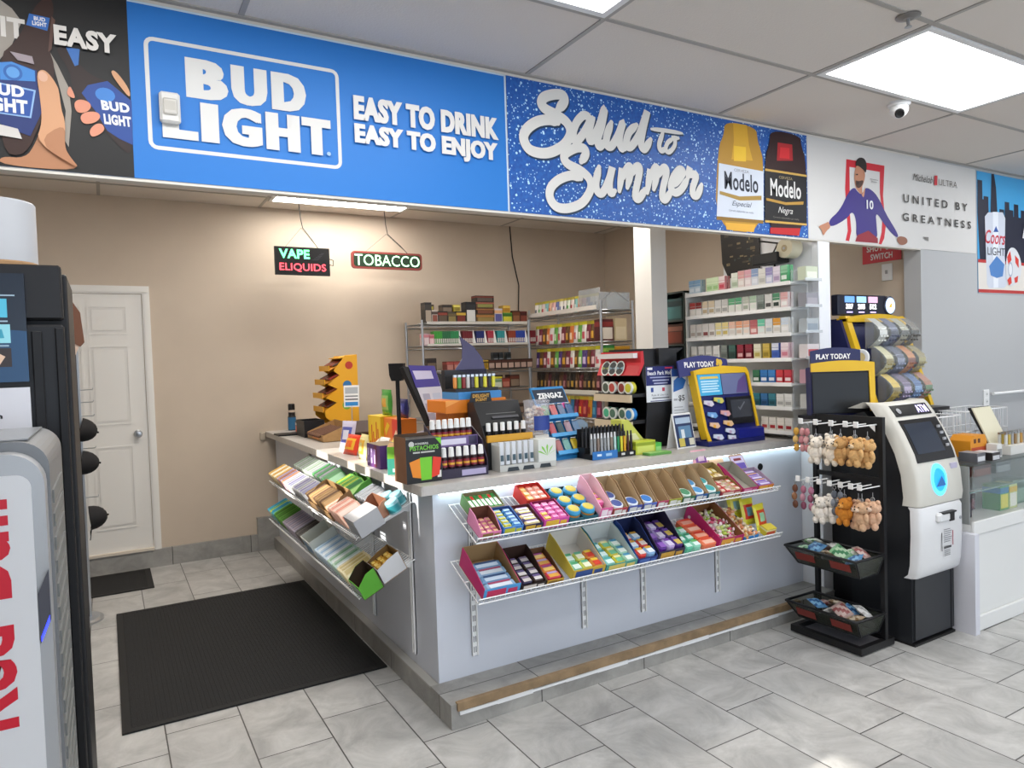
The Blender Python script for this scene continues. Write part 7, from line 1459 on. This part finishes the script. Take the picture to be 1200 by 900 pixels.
CIG = {6: [('#b9ccd9', '#7fa4c4', '#d9e2ea')]*2+[None]+[('#bcd4a8', '#cfe0bc', '#9abf84')]*2+[('#d98f96', '#e2d4d4', '#c44a5a'), None, ('#cfd8c8', '#dfe4da', '#a9b8a0'), ('#e0d4d0', '#d9a0a0', '#e8e4e0'), ('#e4d8da', '#dca8b4', '#eee8e8'), ('#d4dae4', '#8fa4c8', '#e4e8f0'), ('#d9d9d2', '#e4e4de', '#b9b9b4'), ('#c4c8e0', '#9a94c4', '#e0e0ec'), ('#cfc4d4', '#e0d8e4', '#a894b4'), ('#4f9a6a', '#8fc4a0', '#d9e4da')],
       5: [(Wt, '#a83a38', '#e2dedb'), (Wt, '#8a2c2c', '#e2dedb'), (Wt, '#d4c4a8', '#b9a88a'), (Wt, '#cfc0a4', '#b4a484'), (Wt, '#cfcfcc', '#a9a9a6'), (Wt, '#c4c4c0', '#9a9a98'), (Wt, '#5fa47a', '#d4d8d0'), (Wt, '#58a078', '#cfd6cc'), (Wt, '#b4bcae', '#a0a89a'), (Wt, '#9fb8a0', '#cdd4ca'), ('#6f7a74', '#8a948e', '#58625c'), (Wt, '#cdcdc8', '#4a4a4a'), (Wt, '#4f8a68', '#2a3a34'), ('#e0d0d0', '#d8a8a8', '#ececea')],
       4: [(Wt, '#e0dcd8', '#b4a8a0'), (Wt, '#d4d0cc', '#a49a94'), (Wt, '#d8d4d0', '#8a4a4a'), (Wt, '#cfcbc8', '#9a8f8a'), (Wt, '#e0d49a', '#cdbf7a'), (Wt, '#dccb8a', '#c4b26a'), (Wt, '#e0b8a4', '#cfcac4'), (Wt, '#d89a78', '#c9b4a4'), (Wt, '#d8a890', '#e0d0c4'), ('#c47a78', '#b46468', '#e0c8c4'), (Wt, '#6fc4a4', '#d4e0da'), (Wt, '#d4d8dc', '#b0b8c0'), (Wt, '#d99a3a', '#c9c4ba'), (Wt, '#c8d4e0', '#e4e4e4')],
       3: [(Wt, '#d4d4d0', '#b0b0ac'), (Wt, '#dcdcd8', '#8a8a88'), (Wt, '#cfd0cc', '#a4a8a0'), (Wt, '#d8d8d4', '#b8b8b4'), ('#6a706c', '#808882', '#565c58'), ('#2f4a44', '#46665e', '#243a36'), ('#7a2230', '#8f3040', '#d0a8a8'), ('#701f2e', '#882c3c', '#c8a0a0'), ('#cfc8a0', '#dcd8c4', '#b4a45a'), ('#b49a3f', '#c9b05a', '#8f7a2c'), ('#4a68b4', '#d4d8e4', '#3a54a0'), ('#d8b8c0', '#e4d4d8', '#c47a8a')],
       2: [('#2a5a40', '#3a7454', '#d4d8d0'), ('#2a64a4', '#3a7abc', '#d8dce0'), ('#2f6aaa', '#4080c0', '#d8dce0'), ('#b4303c', '#c8404a', '#e0d0d0'), ('#ac2c38', '#c03c48', '#e0d0d0')],
       1: [('#1f4a5a', '#2f6a7a', '#163640'), ('#24606f', '#34808f', '#1a4450'), ('#2a5a8a', '#3a74a8', '#1f4468'), ('#2f6a7a', '#3f8494', '#224e5a'), ('#d4d4d0', '#e0e0dc', '#a8a8a4'), ('#d0d0cc', '#dcdcd8', '#a0a09c')],
       0: [('#dcd8d0', '#e4e0d8', '#a83438'), ('#dcd8d0', '#e4e0d8', '#a02c34'), ('#e0dcd4', '#e8e4dc', '#98242c'), ('#dcd8d0', '#e4e0d8', '#a03036')]}
NAM = {6: 'top', 5: 'second', 4: 'third', 3: 'fourth', 2: 'fifth', 1: 'sixth', 0: 'lowest'}
rr_ = random.Random(11)
for lv, row in CIG.items():
    n = len(row); y0, y1 = (3.785, 2.93) if lv > 3 else (3.785, 2.93) if lv == 3 else (3.23, 2.93)
    for i, c in enumerate(row):
        if not c: continue
        y = y0+(y1-y0)*(i+.5)/n if n > 6 else 2.945+.062*(n-1-i)
        h = .10 if lv < 6 else (.115 if i in (8, 9, 10) else .10 if i < 6 else .108); h = .085 if lv in (2, 1, 0) else h
        o = inst(('cig', c, h), cig(.0545, h, *c), 'cigarette_pack', (3.712, y, ZS[lv]+.0005), rz=LF+rr_.uniform(-.06, .06), label='cigarette pack on the %s shelf of the partition unit, %s from left' % (NAM[lv], ORD[i+1]), cat='cigarette pack', group='cigarette packs')
        if lv >= 3: inst(('cig', c, h), cig(.0545, h, *c), 'cigarette_pack', (3.742, y, ZS[lv]+.0005), rz=LF, label='cigarette pack in second row of the %s shelf, %s from left' % (NAM[lv], ORD[i+1]), cat='cigarette pack', group='cigarette packs')
for lv, c, nm in ((6, ('#c4ccb4', '#dfe2d4', None), 'pale green'), (5, ('#8f8f96', '#a4a0a8', None), 'grey'), (4, ('#a9b0b4', '#8f9aa4', None), 'blue grey'), (3, ('#d8d0d0', '#c4545c', None), 'red and white'), (2, ('#c49aa4', '#d4b4bc', None), 'pinkish red'), (1, ('#c8c8c4', '#dadad6', None), 'white')):
    ctn('cigarette_carton', (3.78, 2.847, ZS[lv]+.0005), (.11, .06, .085), c, '%s carton on the clear end shelf of the cigarette unit' % nm)
# chrome wire racks
def wire_rack(label, loc, rz, L, D, H, zs, posts=True):
    t = thing('wire_rack', label, 'shelf rack', loc, rz)
    for x in (.012, L-.012):
        for y in (.012, D-.012): m = M(); m.cyl((x, y, 0), (x, y, H), .0125, CHROME, 10); m.build('post', t)
    for z in zs:
        m = M(); n = int(L/.05)
        for zz in (z-.004, z-.034): m.tube([(.012, .012, zz), (L-.012, .012, zz), (L-.012, D-.012, zz), (.012, D-.012, zz)], .0045, CHROME, 5, True)
        for y in (.012, D-.012):
            p = [(.012+(L-.024)*i/(2*n), y, z-.004 if i % 2 == 0 else z-.034) for i in range(2*n+1)]; m.tube(p, .0025, CHROME, 4)
        for i in range(1, 9): y = D*i/9; m.tube([(.012, y, z-.003), (L-.012, y, z-.003)], .0022, CHROME, 4)
        m.build('shelf', t)
    return t
ZA = [.35, .78, 1.075, 1.34, 1.525, 1.765, 1.97]; ZBk = [.35, .80, 1.06, 1.305, 1.515, 1.745, 2.022]
wire_rack('chrome wire rack of boxes along the back wall', (2.53, 6.0, 0), 0, 1.17, .42, 2.0, ZA)
wire_rack('chrome wire rack of bagged goods right of the back wall rack', (3.735, 6.10, 0), -PI/2, 1.21, .38, 2.10, ZBk)
def price_rail(zs, frm, to, lab):
    for z, c, nm in zs: 
        m = M()
        if frm[1] == to[1]: m.box(frm[0], frm[1]-.004, z-.03, to[0], frm[1], z+.002, P(c, .4))
        else: m.box(frm[0]-.004, to[1], z-.03, frm[0], frm[1], z+.002, P(c, .4))
        solo(m, 'price_strip', '%s price strip on the %s of %s' % (nm, *lab[z],), 'price strip')
def rbox_item(w, d, h, c1, c2, c3): return carton(w, d, h, c1, c2, c3)
def rowA(z, items, tier, x0=2.57, y=6.05):
    x = x0
    for i, it in enumerate(items):
        if it is None: x += .05; continue
        w, h, cols, noun = it; lab = '%s on %s tier of the back wall rack, %s from left' % (noun, tier, ORD[i+1])
        inst(('ra', w, h, cols), carton(w-.004, .10, h, *cols), 'carton', (x+w/2, y, z+.0005), label=lab, cat='box', group='cartons on the back wall rack'); x += w
D1, D2, D3, BRN = ('#2a2420', '#5a4a3a', '#8a3a2c'), ('#1f1d1c', '#a89a8a', '#3a3430'), ('#3a2c22', '#7a5a3a', '#b04a2c'), ('#4a2a1c', '#8a5a3a', '#6a3a24')
rowA(ZA[6], [(.07, .19, D2, 'dark carton'), (.06, .12, ('#c9c0b8', '#8a4a3a', '#4a3a34'), 'pale carton'), (.10, .11, D1, 'low dark brown carton'), (.09, .10, ('#4a4236', '#8a7a4a', '#6a5a3a'), 'olive carton'), (.10, .11, ('#2c2220', '#7a3428', '#c4a03a'), 'brown and gold carton'), (.11, .20, ('#1c1c1e', '#d0d0ce', '#2a2a2c'), 'black carton with white print'), (.20, .085, ('#6a5434', '#8f7a44', '#a8743a'), 'wide tan carton'), (.09, .14, ('#c4c0cc', '#5a5a94', '#d9a87a'), 'white and violet carton'), (.11, .10, ('#4f8a3a', '#c9c43a', '#3a6a2a'), 'green striped carton'), (.09, .12, BRN, 'red brown carton'), (.08, .115, ('#5a1f1c', '#7a3a2c', '#3a1412'), 'maroon carton')], 'top')
for j in range(3):
    inst(('ra2', j), carton(.195, .10, .058, *(('#3a2a20', '#7a4a34', '#9a6a3a'), ('#5a3a2a', '#8a8a4a', '#a05a4a'), ('#2a2624', '#5a5048', '#7a3428'))[j]), 'carton', (3.20, 6.05, ZA[6]+.0865+.059*j), label='flat brown carton stacked on the wide tan carton, %s from bottom' % ORD[j+1], cat='box', group='stacked flat cartons')
for (x, w, h, cols, nm) in ((2.62, .09, .05, ('#3a2a1e', '#b0a03a', '#5a4a2a'), 'dark flat box lying on the low dark cartons'), (2.80, .10, .07, ('#4a3a30', '#7a6a5a', '#2a2420'), 'dark brown box stacked on the olive carton'), (2.90, .07, .06, ('#c9b83a', '#8a7a2a', '#e0d46a'), 'yellow box stacked on the brown and gold carton'), (3.44, .08, .07, ('#d9a83a', '#b0802a', '#e0c05a'), 'amber box stacked on the green striped carton')):
    ctn('carton', (x, 6.05, ZA[6]+(.1215 if x < 2.7 else .1015 if x < 2.85 else .1115 if x < 3 else .1015)), (w, .09, h), cols, nm)
# tier two: fans of thin coloured packs in white holders
def slim(c): 
    def mk():
        m = M(); m.rbox(-.011, -.04, 0, .011, .04, .13, P(c, .4), .002); f = M(); f.box(-.007, -.0405, .02, .007, -.04, .06, P('#c9c4c0', .4)); return [(None, m), ('label', f)]
    return mk
SL = [('leaf green', '#3f9a3a', 4), ('dark green', '#2a6a44', 4), ('green', '#2f8450', 4), None, ('dark red', '#6a2028', 5), None, ('navy', '#1f2c6a', 4), None, ('crimson', '#a83444', 3), None, ('teal', '#2f8f94', 4), None, ('brick red', '#8a3a28', 4), ('blue', '#24409a', 5), None, ('wine red', '#6f1f2a', 4)]
x = 2.66
for grp_ in SL:
    if grp_ is None:
        m = M(); m.prism([(0, 0), (.035, 0), (.006, .14), (0, .14)], 1, -.05, .05, WHITE); x += .002; solo(m, 'pack_divider', 'white slanted divider on second tier, before the %s packs' % SL[SL.index(grp_) if 0 else 0][0] if 0 else 'white slanted divider on second tier of back wall rack at %d centimetres' % int((x-2.5)*100), 'divider', 'white dividers', loc=(x, 6.07, ZA[5]+.0005)); x += .037; continue
    nm, c, n = grp_
    for k in range(n): inst('sl'+c, slim(c), 'slim_pack', (x+.012, 6.06, ZA[5]+.0005), label='%s slim pack on second tier of the back wall rack, %s of its colour' % (nm, ORD[k+1]), cat='pack', group='%s slim packs' % nm); x += .0215
rowA(ZA[5], [(.055, .11, ('#b9a0a4', '#d9c4c8', '#c47a84'), 'pink grey carton'), (.05, .10, ('#c98a90', '#e0c0c4', '#b0606c'), 'rose carton')], 'second', 2.55)
rowA(ZA[4], [(.10, .12, ('#3a302a', '#6a5a4a', '#2a2220'), 'small dark carton')]+[None]*2+[(.075, .085, ('#7a3a34', '#b07a70', '#a04a44'), 'dusty red carton') for _ in range(5)]+[(.07, .085, ('#c9a83a', '#8a6a1c', '#4a3a1c'), 'yellow carton')]+[(.072, .09, ('#2a1c18', '#a89084', '#4a2c24'), 'dark carton with pale emblem') for _ in range(7)], 'third')
for x in (3.37, 3.43, 3.52): ctn('carton', (x, 6.16, ZA[4]+.0005), (.05, .06, .16), ('#4a5258', '#8a9298', '#2f363c'), 'tall grey carton behind the dark emblem cartons, %s one' % ('left' if x < 3.4 else 'middle' if x < 3.5 else 'right'))
rowA(ZA[3], [(.08, .09, ('#c98a7a', '#e0b4a4', '#b06a5a'), 'salmon carton') for _ in range(3)]+[None]+[(.11, .085, ('#9aa894', '#c4ccbc', '#6a8a6a'), 'pale green carton'), (.09, .09, ('#6a2c24', '#a86a5a', '#8a3c30'), 'rust carton'), (.11, .12, ('#3a2a24', '#7a6a5a', '#5a2a20'), 'dark brown carton')], 'fourth', 2.96)
ctn('carton', (3.33, 6.05, ZA[3]+.086), (.1, .06, .035), ('#1f1f20', '#d0c43a'), 'black and yellow flat box on the pale green carton')
rowA(ZA[2], [(.10, .10, c, n_) for c, n_ in ((('#b8a89a', '#d0c4b8', '#8a6a5a'), 'beige carton'), (('#7a4a3a', '#a8745c', '#5a3428'), 'brown carton'), (('#c4a43a', '#d8c46a', '#8a7a2a'), 'gold carton'), (('#a83a44', '#d08a90', '#7a2830'), 'red carton'), (('#4a3a34', '#7a6a5c', '#2a2420'), 'dark carton'))*2], 'fifth', 2.6)
# second rack: hanging bags and pouches, facing the counter
def hbag(c1, c2, c3, w=.07, h=.15):
    def mk():
        m = M(); n = 6; F = []; B = []
        for j in range(n+1):
            for i in range(5):
                u, v = i/4, j/n; b = (math.sin(PI*u)*math.sin(PI*min(1, v*1.15)))**.7*.014 if 0 < i < 4 and 0 < v < .87 else .001; F.append(((u-.5)*w, -b, v*h)); B.append(((u-.5)*w, b, v*h))
        for j in range(n):
            for i in range(4):
                a = j*5+i; c = c3 if j == n-1 else c2 if (j in (1, 2) and i in (1, 2)) else c1; m.add([F[a], F[a+1], F[a+6], F[a+5]], [(0, 1, 2, 3)], P(c, .3), True); m.add([B[a], B[a+1], B[a+6], B[a+5]], [(3, 2, 1, 0)], P(c, .3), True)
        return m
    return mk
def rowB(z, cols, tier, h, n, dz=0, y0=6.04, y1=4.98, w=.075, depth=1):
    for k in range(n):
        c = cols[k % len(cols)]; y = y0+(y1-y0)*(k+.5)/n
        for r in range(depth): inst(('hb', c, h), hbag(c[1], c[2], c[3], w, h), 'snack_pouch', (3.785+.06*r, y, z+.001+dz), rz=LF+rr_.uniform(-.15, .15), tilt=-.08, label='%s pouch on %s tier of right chrome rack, %s from left' % (c[0], tier, ORD[k+1]), cat='pouch', group='pouches on the right chrome rack')
BT = [('gold and dark', '#5a3c24', '#c9963a', '#b8a82a'), ('maroon', '#6a2434', '#d0b0b0', '#a8a03a'), ('white', '#d4d0cc', '#b8505c', '#c8c42a'), ('green', '#5f9a4a', '#d4d8c0', '#c0b83a'), ('purple', '#4a3470', '#c4b0d0', '#c9c03a'), ('orange', '#c9703a', '#e8d0b0', '#c0b43a')]
B2_ = [('white', '#d8d4d0', '#4a4a5a', '#b9a83a'), ('green and white', '#c8d0c0', '#4f9a4a', '#a8a03a'), ('red and white', '#d4c4c0', '#a83a44', '#b0a43a'), ('teal', '#7fb0b0', '#d4dcd8', '#b9b03a'), ('orange and white', '#d9b094', '#d0703a', '#c0b04a'), ('pink', '#d4a4a4', '#e4d8d4', '#c4b44a'), ('indigo', '#5a649a', '#d8d8e0', '#b8a84a'), ('pale', '#d8d4cc', '#7a84a8', '#c8b85a')]
rowB(ZBk[6], B2_, 'top', .15, 17, 0, w=.06)
rowB(ZBk[5], [BT[k] for k in (2, 1, 0, 5, 2, 3)], 'second', .19, 16, 0)
rowB(ZBk[4], [BT[k] for k in (4, 0, 1, 2, 0, 3)], 'third', .19, 16, 0)
DK = [('dark', '#2c2420', '#8a6a4a', '#3a342c'), ('black and gold', '#1f1c1a', '#b08a3a', '#2a2622'), ('dark brown', '#4a3224', '#a8845a', '#3a2a1c'), ('wine', '#4a2028', '#b07a7a', '#2c1c1c')]
rowB(ZBk[3], DK, 'fourth', .17, 16, 0)
RD = [('red', '#a82c30', '#d8a03a', '#c9b83a'), ('crimson', '#8a2434', '#c96a5a', '#d0a83a'), ('amber', '#c8862c', '#a83a2c', '#d4c04a'), ('blue', '#2f6a94', '#5fa0b8', '#c0b84a'), ('plum', '#6a2440', '#b0607a', '#b8a84a')]
rowB(ZBk[2], RD, 'fifth', .19, 15, 0)
LABP = {ZBk[6]: ('top tier', 'the right chrome rack'), ZBk[4]+.19: ('third tier', 'the right chrome rack'), ZBk[3]: ('fourth tier', 'the right chrome rack')}
for z, c, nm, tr in ((ZBk[6]+.03, '#cfc9c2', 'pale', 'top tier'), (ZBk[3]+.0, '#c9c6bc', 'white', 'fourth tier')):
    m = M(); m.box(3.712, 4.92, z-.03, 3.716, 6.06, z+.008, P(c, .4)); solo(m, 'price_strip', '%s price strip along the %s of the right chrome rack' % (nm, tr), 'price strip')
m = M(); m.box(2.58, 5.982, ZA[6]-.012, 3.66, 5.986, ZA[6]+.014, P('#c9c6c0', .4)); solo(m, 'price_strip', 'white price strip along the top tier of the back wall rack', 'price strip')
m = M(); m.box(2.58, 5.982, ZA[5]-.008, 3.66, 5.986, ZA[5]+.014, P('#c9c6c0', .4)); solo(m, 'price_strip', 'white price strip along the second tier of the back wall rack', 'price strip')
# goods at the near end of the right rack
for z, dims, cols, nm, x in ((ZBk[5], (.14, .09, .19), ('#4a1f20', '#c9c0b4', '#7a2c2a'), 'maroon and white carton at near end of the rack', 3.83), (ZBk[5], (.13, .08, .2), ('#b8a888', '#c9bca0'), 'tan carton at near end of the right chrome rack', 3.99), (ZBk[4], (.16, .09, .18), ('#c9962a', '#d8ac4a', '#b07c1c'), 'amber yellow carton at near end of the rack', 4.0), (ZBk[4], (.09, .09, .19), ('#2f7a3c', '#4f9a4a', '#8ab04a'), 'green carton beside the amber carton on the rack', 3.86), (ZBk[3], (.2, .1, .16), ('#2a2c44', '#4a4c6a'), 'dark blue carton at near end of the rack', 3.9)):
    ctn('carton', (x, 4.97, z+.0005), dims, cols, nm)
t = thing('acrylic_tray', 'empty clear acrylic tray on top of the right chrome rack', 'tray', (3.92, 5.02, ZBk[6]+.001)); m = M(); AT = clear('#aab2b8', .42, .08)
m.box(-.16, -.1, 0, .17, .22, .004, AT); m.box(-.16, -.1, .004, .17, -.096, .15, AT); m.box(-.16, -.096, .004, -.156, .22, .19, AT); m.box(.166, -.096, .004, .17, .22, .15, AT); m.build('walls', t); m = M(); m.tube([(-.16, -.098, .05), (-.02, -.1, .17), (.17, -.098, .06)], .003, CHROME, 5); m.build('wire_edge', t)
# label audit (no output files)
dup = {k: v for k, v in LAB.items() if len(v) > 1 and len({bpy.data.objects[n].get('group') for n in v}) > 1}
